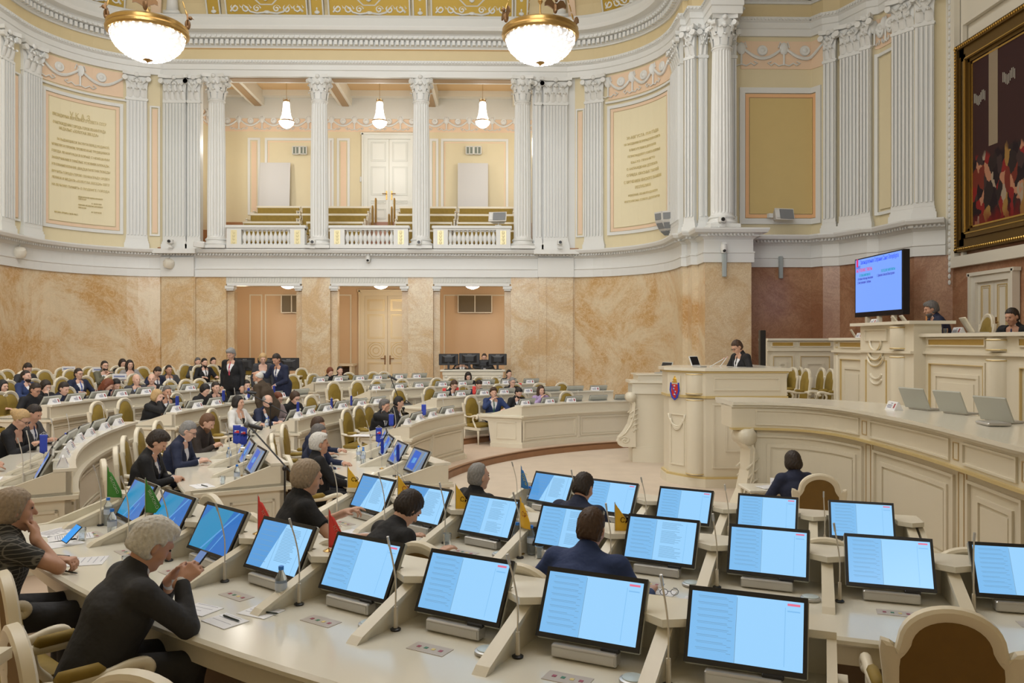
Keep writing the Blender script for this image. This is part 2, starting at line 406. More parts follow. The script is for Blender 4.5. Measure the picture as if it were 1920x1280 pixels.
# ================= wall relief: frames and panels
mw=MB(); mp=MB(); mk=MB(); my=MB()
def panel(P,a,b,z0,z1,inner=None,border=None,w=.09):
    t0,t1=sorted((P.s_of_px(a),P.s_of_px(b)))
    frame(mw,P,t0,t1,z0,z1,w,.035,-.02)
    if border: frame(mp if border=='peach' else mk,P,t0+w+.02,t1-w-.02,z0+w+.02,z1-w-.02,w*.9,.005,-.02)
    if inner: blk(inner,P,t0+w+.14,t1-w-.14,z0+w+.14,z1-w-.14,-.02,.012)
def zz(P,px,py):
    q=P.at(P.s_of_px(px)); t=q.x*math.sin(PSI)+q.y*math.cos(PSI); return zat(py,t)
ZP0,ZP1=6.15,9.85
for (P,a,b) in ((PL,79,231),(PR,1139,1256)): panel(P,a,b,6.15,zz(P,(a+b)/2,182 if P is PL else 187),my,'peach',.1)
blk_s=lambda P,a,b:sorted((P.s_of_px(a),P.s_of_px(b)))
for (P,a,b) in ((PL,281,300),(PR,1080,1096),(PL,22,37)):
    t0,t1=blk_s(P,a,b); frame(mw,P,t0,t1,6.15,10.45,.05,.03,-.02); blk(mp,P,t0+.08,t1-.08,6.25,10.35,-.02,.008)
# ochre panel of the recess and yellow panels next to the painting
t0,t1=blk_s(PR,1386,1540); frame(mw,PR,t0,t1,6.05,10.0,.16,.05,-.02); frame(mk,PR,t0+.18,t1-.18,6.23,9.82,.1,.02,-.02)
mo2=MB(); blk(mo2,PR,t0+.3,t1-.3,6.35,9.7,-.02,.02); struct('wall_panel_ochre',mo2,mat('olive_ochre_panel',(.62,.47,.20),.6,var=.03,bscale=3))
t0,t1=blk_s(PR,1641,1678); frame(mw,PR,t0,t1,6.05,10.4,.08,.05,-.02); blk(mo2:=MB(),PR,t0+.14,t1-.14,6.2,10.25,-.02,.02); struct('wall_panel_yellow',mo2,yellow)
struct('trim_13',mw,white); struct('trim_14',mp,peach); struct('trim_15',mk,mat('salmon_border',(.80,.47,.24),.6)); struct('wall_panel_cream',my,panel_y)
# ornamental garland friezes
mg=MB(); mb=MB()
def frieze(P,t0,t1,z0,z1,flip=1):
    blk(mb,P,t0,t1,z0,z1,-.02,.005); h=z1-z0; n=max(2,round((t1-t0)/(1.05*h+.25))); L=(t1-t0)/n
    pt=lambda t,z,o=.04:Vector((*P.at(t,o),z))
    for k in range(n):
        a=t0+k*L; N=9
        mg.tube([pt(a+L*i/N,z0+h*(.78-.42*math.sin(math.pi*i/N))) for i in range(N+1)],[.022*h/.55+.018*math.sin(math.pi*i/N) for i in range(N+1)],6)
        c=pt(a+L/2,z0+h*.66); nn=P.nrm(a+L/2); M=Matrix.Translation(c)@Matrix.Rotation(math.atan2(nn.y,nn.x),4,'Z')@Matrix.Rotation(R(90),4,'Y')
        for rr in (.17,.09): mg.lathe([(h*rr+.02,-.02),(h*rr,.015),(h*rr*.5,.03 if rr<.1 else .012),(.005,.035 if rr<.1 else .012)],n=12,M=M)
        mg.ell(pt(a,z0+h*.72),(.10*h/.6,.05,.14*h/.6),8,5); 
        for sg in (-1,1):
            mg.tube([pt(a+sg*L*.02,z0+h*.8),pt(a+sg*L*.09,z0+h*.95),pt(a+sg*L*.13,z0+h*.75)],.018,5)
            mg.tube([pt(a+sg*L*x,z0+h*z) for x,z in ((.02,.15),(.12,.10),(.22,.2),(.3,.12),(.38,.2),(.3,.26))],.02,5)
        mg.tube([pt(a,z0+h*.6),pt(a,z0+h*.12)],.03,5)
for P,a,b,pa,pb in ((PL,75,231,0,0),(PR,1141,1256,0,0)):
    t0,t1=blk_s(P,a,b); frieze(P,t0,t1,10.62,11.42)
    frame(mg,P,t0-.1,t1+.1,10.5,10.56,.03,.05)
t0,t1=blk_s(PR,1386,1545); frieze(PR,t0+.05,t1,10.55,11.35)
t0,t1=blk_s(PR,1641,1680); frieze(PR,t0,t1,10.55,11.35)
PU=Path([(-11.0,31.3),(2.6,31.3)],1); PUL=Path([(-11.0,27.5),(-11.0,31.3)],1)
frieze(PU,.05,PU.L-.05,zat(250,31.4),zat(220,31.4)); frieze(PUL,0,PUL.L,zat(250,31.4),zat(220,31.4))
struct('trim_16',mg,white,smooth=True); struct('trim_17',mb,peach)
# ================= upper balcony room
mb=MB(); mb.box((XA,31.4,9.2),(14.4,.2,7.4)); mb.box((-11.1,29.2,9.2),(.2,4.4,7.4)); mb.box((2.7,29.2,9.2),(.2,4.4,7.4)); struct('wall_balcony',mb,yellow)
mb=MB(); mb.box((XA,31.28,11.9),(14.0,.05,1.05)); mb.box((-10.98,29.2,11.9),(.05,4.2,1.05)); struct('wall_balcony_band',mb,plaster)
mb=MB(); mb.box((XA,29.1,12.5),(14.2,4.9,.2)); struct('ceiling_balcony',mb,mat('tan_ceiling_panel',(.70,.48,.25),.6))
mb=MB()
for x in COLX: mb.box((x,29.1,12.15),(.5,4.6,.55))
for y in (27.3,31.1): mb.box((XA,y,12.3),(13.8,.3,.25))
struct('ceiling_beam',mb,cream2)
mb=MB()
for x in COLX: mb.box((x,29.1,11.865),(.26,4.6,.03))
for a,b in zip(COLX,COLX[1:]): mb.box(((a+b)/2,YB+.28,11.47),(b-a-.75,.34,.03))
struct('ceiling_soffit_panel',mb,mat('brown_soffit',(.40,.27,.15),.6))
mb=MB(); my=MB(); mk=MB()
sU=lambda px:PU.s_of_px(px)
for a,b,k in ((465,488,'p'),(497,608,'y'),(616,626,'p'),(632,656,'p'),(806,822,'p'),(827,953,'y')):
    z0,z1=7.6,zat(261,31.3); t0,t1=sU(a),sU(b); frame(mb,PU,t0,t1,z0,z1,.09,.04)
    if k=='p': blk(mk,PU,t0+.14,t1-.14,z0+.1,z1-.14,0,.01)
    else: frame(mk,PU,t0+.12,t1-.12,z0+.1,z1-.12,.04,.012)
struct('trim_18',mb,white); struct('trim_19',mk,peach)
def double_door(name,P,a,b,z0,z1,m,line,rows,handles,mould=None):
    t0,t1=P.s_of_px(a) if a is not None else None,P.s_of_px(b) if b is not None else None
    c=(t0+t1)/2; q=P.at(c); e=bpy.data.objects.new(name,None); COL.objects.link(e); e.location=(q.x,q.y,z0); e['kind']='structure'
    m1=MB(); w=.16
    for x in ((t0-w,t0,z0,z1+w),(t1,t1+w,z0,z1+w),(t0,t1,z1,z1+w)): blk(m1,P,*x,0,.12)
    for x in ((t0-w-.06,t0-w,z0,z1+w+.05),(t1+w,t1+w+.06,z0,z1+w+.05),(t0-w-.1,t1+w+.1,z1+w,z1+w+.08)): blk(m1,P,*x,0,.17)
    obj('door_casing',m1,m,e)
    for k,(x0,x1) in enumerate(((t0,c-.006),(c+.006,t1))):
        m2=MB(); blk(m2,P,x0,x1,z0,z1,0,.05); leaf=obj('door_leaf',m2,m,e)
        m3=MB(); hh=z1-z0
        for (u,v,kind) in rows:
            if kind=='r': frame(m3,P,x0+.12,x1-.12,z0+hh*u,z0+hh*v,.02,.065,.05); frame(m3,P,x0+.17,x1-.17,z0+hh*u+.05,z0+hh*v-.05,.012,.06,.05)
            else:
                cc=(x0+x1)/2; zc=z0+hh*(u+v)/2; nn=P.nrm(cc)
                frame(m3,P,x0+.12,x1-.12,z0+hh*u,z0+hh*v,.02,.065,.05)
                for rr in (.32,.24,.12):
                    m3.tube([Vector((*P.at(cc+rr*math.cos(R(i*18)),.06),zc+rr*math.sin(R(i*18)))) for i in range(21)],.012,5,cap=False)
        obj('door_panel_moulding',m3,line,leaf)
        hx=c+(-.1 if k==0 else .1); m4=MB(); blk(m4,P,hx-.03,hx+.03,z0+.95,z0+1.3,.05,.07)
        a1=P.at(hx,.07);a2=P.at(hx,.13);a3=P.at(hx+(-.16 if k==0 else .16),.13); m4.tube([(a1.x,a1.y,z0+1.18),(a2.x,a2.y,z0+1.18),(a3.x,a3.y,z0+1.18)],.018,6)
        obj('door_handle',m4,handles,leaf)
    return e
double_door('door_1',PU,690,770,7.25,zat(263,31.3),mat('white_door',(.72,.72,.66),.4),mat('door_moulding',(.60,.60,.54),.4),((.06,.18,'r'),(.24,.28,'r'),(.34,.68,'r'),(.74,.97,'r')),brass)
double_door('door_2',PI_,684,770,.8,zat(555,31.4),mat('cream_door',(.70,.62,.46),.4),goldl,((.04,.28,'r'),(.32,.50,'c'),(.54,.80,'r'),(.84,.96,'r')),bronze)
# balcony floor and tiers
mb=MB(); mb.box((XA,29,5.68),(14,4.8,.2))
for y,z in ((28.3,6.0),(29.0,6.4),(29.75,6.8),(30.5,7.2)): mb.box((XA,(y+31.3)/2,(5.7+z)/2),(13.6,31.3-y,z-5.7))
struct('floor_balcony',mb,mat('parquet',(.36,.17,.07),.4,var=.2,bscale=6))
# added window frames on the unseen near wall, around the fill lamps
mf=MB(); mp_=MB()
for x in (-9.2,-4.2,.8):
    for q in ((x-1.35,.14,8.6,5.6),(x+1.35,.14,8.6,5.6),(x,.08,8.6,5.6)): mf.box((q[0],-1.42,q[2]),(q[1],.14,q[3]))
    for z in (5.8,7.9,9.6,11.4): mf.box((x,-1.42,z),(2.7,.12,.10))
struct('added_window_1',mf,white)
# ================= columns and pilasters
def capital(mb,r,z0,h,flat=False,hw=None):
    """Corinthian capital: bell, two rows of leaves, corner volutes, concave abacus. Flat: the same on a pilaster of half width hw."""
    if not flat:
        mb.lathe([(r*1.08,z0-.02),(r*1.12,z0+.02),(r*1.0,z0+.05),(r*.95,z0+.1),(r*1.0,z0+h*.5),(r*1.3,z0+h*.86)],n=24)
        for row,(z,hh,rr,n) in enumerate(((.06,.36,1.0,8),(.30,.36,1.03,8))):
            for k in range(n):
                a=2*math.pi*(k+.5*row)/n; d=Vector((math.cos(a),math.sin(a),0)); t=Vector((-d.y,d.x,0))
                P=[(rr,z,.30),(rr*1.08,z+hh*.5,.36),(rr*1.18,z+hh*.85,.28),(rr*1.42,z+hh*.95,.2),(rr*1.45,z+hh*.8,.08)]
                rings=[]
                for q,zz_,w in P:
                    c=d*q*r+Vector((0,0,z0+h*zz_)); rings.append([c-t*w*r,c+d*.06*r,c+t*w*r,c-d*.08*r])
                mb.loft(rings)
        for k in range(4):
            a=math.pi/4+k*math.pi/2; d=Vector((math.cos(a),math.sin(a),0)); t=Vector((-d.y,d.x,0))
            mb.tube([d*r*1.05+Vector((0,0,z0+h*.5)),d*r*1.3+Vector((0,0,z0+h*.72)),d*r*1.62+Vector((0,0,z0+h*.84))],.07*r/.3,6)
            c=d*r*1.62+Vector((0,0,z0+h*.74)); mb.tube([c-t*.07,c+t*.07],.085*r/.3,8)
            a=k*math.pi/2; d=Vector((math.cos(a),math.sin(a),0)); mb.ell(tuple(d*r*1.28+Vector((0,0,z0+h*.9))),(.09*r/.3,)*3,8,6); mb.ell(tuple(d*r*1.12+Vector((0,0,z0+h*.68))),(.10*r/.3,)*3,8,6)
        A=[]
        for k in range(4):
            a=math.pi/4+k*math.pi/2
            for u in range(6):
                f=u/6; p0=Vector((math.cos(a),math.sin(a)))*1.92; p1=Vector((math.cos(a+math.pi/2),math.sin(a+math.pi/2)))*1.92
                q=p0.lerp(p1,f); n=((p0+p1)/2).normalized(); q-=n*.26*math.sin(math.pi*f); A.append((q.x*r,q.y*r))
        mb.prism(A,z0+h*.87,z0+h)
    else:
        w=hw; mb.box((0,-.05,z0+.0),(2*w+.06,.13,.05))
        mb.prism([(-w,z0),(w,z0),(w*1.02,z0+h*.5),(w*1.18,z0+h*.86),(-w*1.18,z0+h*.86),(-w*1.02,z0+h*.5)],.01,-.10,lambda x,z,y:(x,y,z))
        n=max(2,round(w*2/.2))
        for row,(z,hh) in enumerate(((.05,.34),(.30,.36))):
            m=n-(row%2)
            for k in range(m):
                x=(-(m-1)/2+k)*(2*w/n); lw=w/n*.85
                rings=[]
                for yy,zz_,ww in ((-.09,z,1),(-.13,z+hh*.5,1.15),(-.16,z+hh*.85,.9),(-.25,z+hh*.97,.6),(-.26,z+hh*.8,.25)):
                    c=Vector((x,yy,z0+h*zz_)); rings.append([c-Vector((lw*ww,0,0)),c-Vector((0,.03,0)),c+Vector((lw*ww,0,0)),c+Vector((0,.04,0))])
                mb.loft(rings)
        for sg in (-1,1):
            x=sg*w*1.12; mb.tube([(x-.0,-.13,z0+h*.74),(x,-.25,z0+h*.74)],.085,8); mb.tube([(sg*w*.3,-.14,z0+h*.5),(sg*w*.8,-.15,z0+h*.68),(x,-.18,z0+h*.84)],.035,6)
            mb.tube([(sg*w*.5,-.14,z0+h*.55),(sg*w*.3,-.15,z0+h*.75),(sg*w*.15,-.15,z0+h*.78)],.03,6)
        mb.ell((0,-.17,z0+h*.9),(.08,.05,.08),8,6); mb.ell((0,-.14,z0+h*.66),(.09,.05,.08),8,6)
        q=w*1.25; mb.prism([(-q,.01),(q,.01),(q+.03,-.26),(q*.55,-.17),(-q*.55,-.17),(-q-.03,-.26)],z0+h*.87,z0+h)
def fluted(r,z0,z1,n=24,mb=None):
    rings=[]
    for z,k,d in ((z0,1.08,0),(z0+.06,1.0,0),(z0+.12,1.0,1),(z0+(z1-z0)*.35,1.0,1),(z0+(z1-z0)*.7,.94,1),(z1-.1,.86,1),(z1-.05,.86,0),(z1,.9,0)):
        g=[]
        for j in range(n*4):
            a=2*math.pi*j/(n*4); q=(1,.93,.90,.93)[j%4] if d else 1
            g.append(Vector((r*k*q*math.cos(a),r*k*q*math.sin(a),z)))
        rings.append(g)
    mb.loft(rings)
def column(x,y,r,z0,z1,label,hc=.86):
    e=thing('fluted_column',label,'column',(x,y,z0))
    b=MB(); b.box((0,0,.05),(r*2.75,r*2.75,.10)); b.lathe([(r*1.36,.10),(r*1.42,.15),(r*1.34,.20),(r*1.15,.22),(r*1.12,.26),(r*1.22,.29),(r*1.2,.33),(r*1.08,.35)],n=28); obj('column_base',b,white,e,True,False)
    s=MB(); fluted(r,.34,z1-z0-hc,20,s); obj('shaft',s,white,e,False,False)
    c=MB(); capital(c,r*.86,z1-z0-hc,hc); obj('capital',c,white,e,True,False); return e
for x,l in zip(COLX,('white fluted column at the first balustrade end, next to the text panel with the decree','white fluted column between the first and the middle balustrade','white fluted column between the middle and the last balustrade','white fluted column at the balcony end beside the tilted spotlight')):
    column(x,YB-.05,.295,5.72,ZU,l)
column(*atY(1353,21.62)[:1],21.62,.295,5.72,ZU,'white fluted column on the projecting corner pier above the small camera')
def pilaster(P,a,b,label,z0=5.72,z1=ZU,hc=.86,d=.10):
    t0,t1=sorted((P.s_of_px(a),P.s_of_px(b))); t=(t0+t1)/2; q=P.at(t); n=P.nrm(t); hw=(P.at(t1)-P.at(t0)).length/2
    e=thing('fluted_pilaster',label,'pilaster',(q.x,q.y,z0),math.atan2(n.y,n.x)+math.pi/2)
    h=z1-z0; s=MB(); k=max(2,round(hw*2/.105)); step=2*hw/k
    s.box((0,-d/2+.008,h/2),(2*hw,d+.014,h-.3)); 
    for i in range(k): s.box((-hw+(i+.5)*step,-d-.022,.42+(h-hc-.5)/2),(step*.45,.08,h-hc-.5))
    s.box((0,-d-.01,h-hc-.03),(2*hw+.03,.05,.06)); s.box((0,-d-.01,.37),(2*hw+.02,.04,.12))
    obj('shaft',s,white,e,False,False)
    b=MB(); b.box((0,-.08,.08),(2*hw+.13,.17,.16)); b.box((0,-.07,.2),(2*hw+.08,.15,.08)); b.box((0,-.06,.28),(2*hw+.04,.13,.08)); obj('pilaster_base',b,white,e,False,False)
    c=MB(); capital(c,0,h-hc,hc,True,hw); obj('capital',c,white,e,True,False); return e
PF=Path([(-11.5,YB),(3.2,YB)],1)
for P,a,b,l in ((PL,-4,19,'fluted pilaster at the picture edge of the curved wall, before the decree panel'),(PL,40,73,'fluted pilaster just before the long gold decree text'),(PL,237,276,'fluted pilaster just after the long gold decree text'),
    (PF,309,350,'wide fluted pilaster between the peach strip and the first column'),(PF,354,377,'narrow pilaster tucked against the first balcony column'),
    (PF,1003,1015,'narrow pilaster tucked against the last balcony column'),(PF,1019,1064,'wide fluted pilaster above the small white camera after the balcony'),
    (PR,1098,1132,'fluted pilaster just before the shorter gold text'),(PR,1263,1287,'fluted pilaster behind the stacked loudspeaker cluster'),
    (PR,1293,1306,'first stepped pilaster of the corner pier'),(PR,1309,1325,'second stepped pilaster of the corner pier'),(PR,1368,1379,'pilaster half hidden behind the corner pier column'),
    (PR,1545,1570,'fluted pilaster after the ochre recess panel'),(PR,1582,1612,'middle pilaster of the cluster above the large screen'),(PR,1618,1636,'narrow pilaster before the yellow panel above the screen'),
    (PR,1682,1712,'fluted pilaster after the yellow panel next to the painting'),(PR,1716,1752,'last fluted pilaster beside the painting niche')):
    pilaster(P,a,b,l.replace('picture ','far '))
# ================= balustrades
for i,(a,b,l) in enumerate(((427,573,'white balustrade of the balcony above the opening with three black monitors'),(620,766,'white balustrade of the balcony over the tall cream double door'),(813,957,'white balustrade of the balcony carrying the tilted spotlight'))):
    x0,x1=atY(a,YB-.25)[0],atY(b,YB-.25)[0]; w=x1-x0; z0=5.72; h=.76
    e=thing('balustrade',l,'balustrade',((x0+x1)/2,YB-.25,z0),0,None)
    m=MB(); m.box((0,0,.06),(w,.30,.12)); obj('plinth',m,white,e,False,False)
    m=MB(); m.bbox((0,0,h-.05),(w+.1,.34,.1),.02); m.box((0,0,h-.12),(w,.24,.05)); obj('handrail',m,white,e,False,False)
    for sg in (-1,1):
        m=MB(); m.box((sg*(w/2-.24),0,h/2),(.48,.26,h-.1)); p=obj('end_pier',m,white,e,False,False)
        m=MB(); 
        for k in range(4): m.ell((sg*(w/2-.24),-.135,.2+k*.11),(.05,.02,.06),6,4)
        m.box((sg*(w/2-.24),-.131,.37),(.2,.01,.46)); q=obj('gilt_ornament',m,mat('pale_gilt',(.78,.70,.42),.4,metal=.2),p,False,False)
    bp=MB(); bp.lathe([(.07,.12),(.07,.16),(.04,.18),(.045,.22),(.085,.33),(.075,.40),(.035,.52),(.032,.56),(.05,.58),(.06,.6),(.06,.63)],n=10)
    me=bp.mesh('baluster',white,True); n=11
    for k in range(n): link('baluster',me,e,(-w/2+.56+(w-1.12)*k/(n-1),0,0))
# ================= balcony benches
def bench(x0,x1,y,ztop,label):
    e=thing('balcony_bench',label,'bench',((x0+x1)/2,y,ztop-.95),0,'tiered benches in the balcony'); w=x1-x0
    m=MB(); m.box((0,0,.92),(w,.12,.07)); m.box((0,.02,.45),(w,.05,.9)); obj('frame',m,cream,e,False,False)
    m=MB(); m.bbox((0,-.05,.68),(w-.08,.07,.40),.02); obj('backrest',m,velvet,e,False,False)
    m=MB(); m.bbox((0,-.28,.45),(w-.06,.46,.10),.03); obj('seat',m,velvet,e,False,False)
    for sg in (-1,1):
        m=MB(); m.box((sg*(w/2-.02),-.24,.33),(.05,.5,.66)); m.bbox((sg*(w/2-.02),-.26,.68),(.07,.52,.05),.015); obj('armrest',m,cream,e,False,False)
for k,(y,zt,xs) in enumerate(((30.3,7.77,((482,566),(566,697),(749,858),(860,965))),(29.5,7.36,((469,566),(566,691),(744,856),(858,968))),(28.8,6.96,((456,566),(575,684),(740,850),(856,970))),(28.05,6.57,((444,570),(580,680),(735,845),(850,972))))):
    for j,(a,b) in enumerate(xs):
        bench(atY(a,y)[0],atY(b,y)[0]-.04,y,zt,f"gold upholstered balcony bench, {ORD[3-k]} row up, {('behind the first balustrade','on the stair side of the first half','just past the stair','behind the last balustrade')[j]}")
# stair rails in the balcony
for k,(px,py,y) in enumerate(((704,371,30.2),(698,385,29.3),(739,371,30.2),(734,387,29.4),(729,401,28.6))):
    x,t=atY(px,y); z=zat(py,t); m=MB(); m.tube([(x,y,z-.95),(x,y,z-.1),(x,y+.03,z-.02),(x,y+.1,z),(x,y+.18,z-.05),(x,y+.2,z-.9)],.03,6)
    e=thing('stair_rail',f"curved brass stair handrail, {('top one on the window side','lower one on the window side','top one beside the door','middle one beside the door','lowest one beside the door')[k]}".replace('on the window side','of the first pair'),'handrail',(x,y,z-.95)); obj('rail',m,brass,e)
m=MB(); 
for k in range(6): m.box(((atY(716,28.5)[0]),28.0+.42*k,5.8+.12*k),(.8,.42,.26+.24*k))
tag(o:=obj('balcony_stair',m,mat('stair_wood',(.33,.15,.08),.4)),'brown wooden stair between the balcony benches','stair')
CH_E=40
# ================= chandeliers
crystal=mat('lit_crystal',(.9,.9,.9),.2,emit=(1,.97,.93),es=11)
def crys():
    m,t,b=node_mat('lit_crystal_beads'); N=t.nodes;L=t.links
    tc=N.new('ShaderNodeTexCoord'); v=N.new('ShaderNodeTexVoronoi'); v.inputs['Scale'].default_value=13; L.new(tc.outputs['Object'],v.inputs['Vector'])
    r=N.new('ShaderNodeMapRange'); r.inputs['From Min'].default_value=.12; r.inputs['From Max'].default_value=.5; r.inputs['To Min'].default_value=1.0; r.inputs['To Max'].default_value=.012
    L.new(v.outputs['Distance'],r.inputs['Value']); sp=N.new('ShaderNodeSeparateXYZ'); L.new(tc.outputs['Object'],sp.inputs['Vector']); g=N.new('ShaderNodeMapRange'); g.inputs['From Min'].default_value=-.36; g.inputs['From Max'].default_value=.0; g.inputs['To Min'].default_value=CH_E; g.inputs['To Max'].default_value=CH_E*.04; L.new(sp.outputs['Z'],g.inputs['Value']); ml=N.new('ShaderNodeMath'); ml.operation='MULTIPLY'; L.new(g.outputs['Result'],ml.inputs[1]); L.new(r.outputs['Result'],ml.inputs[0])
    L.new(ml.outputs['Value'],b.inputs['Emission Strength']); b.inputs['Emission Color'].default_value=(1,.97,.93,1); b.inputs['Base Color'].default_value=(.9,.9,.9,1); return m

cb=crys(); cb2=mat('lit_pendant_glass',(.9,.9,.9),.2,emit=(1,.97,.92),es=4.5)
def chandelier(x,y,z,r,label):
    e=thing('chandelier',label,'chandelier',(x,y,z))
    m=MB(); N=48; rings=[]
    for k in range(9):
        a=R(90*k/9); rr=r*.97*math.cos(a); zz_=-r*.72*math.sin(a)
        for dz,dr in ((0,1.0),(-.035,.985)): rings.append([Vector((rr*dr*(1-.018*(j%2))*math.cos(2*math.pi*j/N),rr*dr*(1-.018*(j%2))*math.sin(2*math.pi*j/N),zz_+dz*(1 if k<8 else .5))) for j in range(N)])
    m.loft(rings); obj('crystal_bowl',m,cb,e,False,False)
    m=MB(); m.lathe([(r*1.0,-.06),(r*1.05,-.02),(r*1.06,.03),(r*1.02,.08),(r*1.04,.14),(r*.96,.2),(r*.93,.12),(r*.93,-.04)],n=40); obj('brass_rim',m,brass,e,True,False)
    m=MB(); m.lathe([(.01,-.74*r-.06),(.05,-.74*r-.02),(.15,-.74*r+.03),(.10,-.74*r+.07)],n=12); obj('finial',m,brass,e,True,False)
    top=3.4
    for k in range(4):
        a=R(20+90*k); d=Vector((math.cos(a),math.sin(a),0)); P0=d*r*1.0+Vector((0,0,.2))
        g=MB(); M=Matrix.Translation(P0)@Matrix.Rotation(a-math.pi/2,4,'Z')
        g.ell((0,0,.13),(.06,.07,.13),8,6,M); g.ell((0,.06,.30),(.04,.05,.05),8,6,M); g.tube([M@Vector((0,.09,.30)),M@Vector((0,.15,.27))],.015,5,.004)
        for sg in (-1,1):
            rr=[]
            for u,(xx,zz_,hh) in enumerate(((.03,.18,.10),(.12,.26,.12),(.20,.27,.10),(.27,.20,.05))): rr.append([M@Vector((sg*xx,-.02,zz_-hh)),M@Vector((sg*xx,.02,zz_-hh)),M@Vector((sg*xx,.02,zz_+hh*.6)),M@Vector((sg*xx,-.02,zz_+hh*.6))])
            g.loft(rr)
        obj('eagle_figure',g,bronze,e,True,False)
        c=MB(); p1=Vector((0,0,top)); n=14
        for j in range(n):
            A=P0+Vector((0,0,.32)); q0=A.lerp(p1,j/n); q1=A.lerp(p1,(j+.8)/n); c.tube([q0,q0.lerp(q1,.5),q1],[.012,.028 if j%3==0 else .018,.012],6)
        obj('chain',c,brass,e,True,False)
    m=MB(); m.tube([(0,0,.15),(0,0,top+2.3)],.02,8)
    for zz_ in (.5,.85,1.4,2.2,3.4): m.lathe([(.02,zz_-.08),(.07,zz_),(.02,zz_+.08)],n=10)
    obj('rod',m,brass,e,True,False)
    return e
xl,tl=atY(277,19.5); xr,tr=atY(1013,19.5)
CH=chandelier(xl,19.5,zat(62,tl),.90,'large crystal bowl chandelier with brass eagles hanging before the decree text panel')
zc=CH.location.z
for (x,y,l) in ((xr,19.5,'large crystal bowl chandelier with brass eagles hanging before the last balcony column'),(xl,7.0,'added unseen crystal bowl chandelier of the near half, above the seats with blue flags'),(xr,7.0,'added unseen crystal bowl chandelier of the near half, above the camera side seats')):
    dup(CH,(x,y,zc),.0,l)  # the near-half pair is added out of view to light the far desks
def pendant(px,label):
    x,t=atY(px,29.0); z=zat(190,t); e=thing('pendant_lamp',label,'lamp',(x,29.0,z))
    m=MB(); m.lathe([(.10,-.02),(.12,-.10),(.13,-.3),(.16,-.5),(.22,-.66),(.25,-.70)],n=16); m.lathe([(.27,-.74),(.24,-.84),(.15,-.93),(.04,-.98)],n=16); obj('crystal_shade',m,cb2,e,False,False)
    m=MB(); m.lathe([(.26,-.75),(.285,-.72),(.26,-.69)],n=20); m.lathe([(.11,-.03),(.12,0),(.05,.06)],n=12)
    for k in range(6): a=k*math.pi/3; m.tube([(.1*math.cos(a),.1*math.sin(a),0),(.13*math.cos(a),.13*math.sin(a),.1)],.014,5,.004)
    obj('brass_crown',m,brass,e,True,False)
    m=MB(); m.tube([(0,0,0),(0,0,12.35-z)],.008,5); obj('cord',m,brass,e,False,False)
for px,l in ((537,'crystal pendant lamp hanging between the first two balcony columns'),(712,'crystal pendant lamp hanging before the white balcony door'),(905,'crystal pendant lamp hanging between the last two balcony columns')): pendant(px,l)
for px,l in ((540,'fluted glass ceiling lamp above the three black monitors'),(714,'fluted glass ceiling lamp before the tall cream door'),(886,'fluted glass ceiling lamp above the technicians with four monitors')):
    x,t=atY(px,28.0); e=thing('ceiling_lamp',l,'lamp',(x,28.0,4.8)); m=MB(); N=24
    m.loft([[Vector((r*(1-.06*(j%2))*math.cos(2*math.pi*j/N),r*(1-.06*(j%2))*math.sin(2*math.pi*j/N),z)) for j in range(N)] for r,z in ((.22,-.06),(.30,-.12),(.27,-.2),(.17,-.27),(.05,-.31))]); obj('glass_shade',m,cb2,e,False,False)
    m=MB(); m.lathe([(.2,-.07),(.22,0)],n=16); obj('lamp_base',m,brass,e,True,False)
# ================= wall details
def vent(px0,px1,py0,py1,P,Y,label,m_,n):
    x0,t=atY(px0,Y); x1,_=atY(px1,Y); z0,z1=zat(py1,t),zat(py0,t); e=thing('wall_vent',label,'vent',((x0+x1)/2,Y,(z0+z1)/2)); m=MB(); w,h=x1-x0,z1-z0
    for q in ((0,h/2,w,.04),(0,-h/2,w,.04)): m.box((q[0],-.02,q[1]),(q[2],.05,q[3]))
    for xx in ((-w/2),0,w/2): m.box((xx,-.02,0),(.04,.05,h))
    obj('vent_frame',m,cream2 if n>9 else plaster,e,False,False); m=MB(); m.box((0,0,0),(w,.02,h)); 
    for k in range(n): m.box((0,-.015,-h/2+h*(k+.5)/n),(w,.02,h/n*.45),0)
    obj('grille',m,m_,e,False,False)
vg=mat('olive_vent_slats',(.17,.13,.07),.5)
vent(528,566,553,586,None,31.3,'brown slatted vent high on the wall of the first arcade opening',vg,14)
vent(859,922,553,586,None,31.3,'brown slatted vent on the orange wall above the four black monitors',vg,14)
for a,b,l in ((549,561,'small grey grille of the first pair above the leaning board'),(563,575,'second small grey grille near the second column'),(874,887,'small grey grille above the second leaning board'),(889,902,'last small grey grille above the second leaning board')):
    vent(a,b,275,289,None,31.2,l,mat('grey_vent',(.22,.25,.2),.5),6)
for a,b,y0,y1,l in ((485,542,302,389,'blank white board leaning on the balcony wall beside the first column pair'),(858,915,303,389,'blank white board leaning on the balcony wall near the last column')):
    x0,t=atY(a,30.9); x1,_=atY(b,30.9); z1=zat(y0,t); m=MB(); hgt=z1-7.2; m.box((0,0,hgt/2),(x1-x0,.03,hgt))
    o=obj('leaning_board',m,mat('board_grey_white',(.60,.59,.58),.6)); o.location=((x0+x1)/2,30.9,7.2); o.rotation_euler=(R(-5),0,0); tag(o,l,'board')
x,t=atY(677,31.25); m=MB(); m.box((0,0,0),(.09,.03,.2)); m.box((0,-.02,.04),(.05,.02,.05)); m.box((0,-.02,-.05),(.05,.02,.05)); o=obj('light_switch',m,white); o.location=(x,31.25,zat(336,t)); tag(o,'white double light switch beside the balcony door','switch')
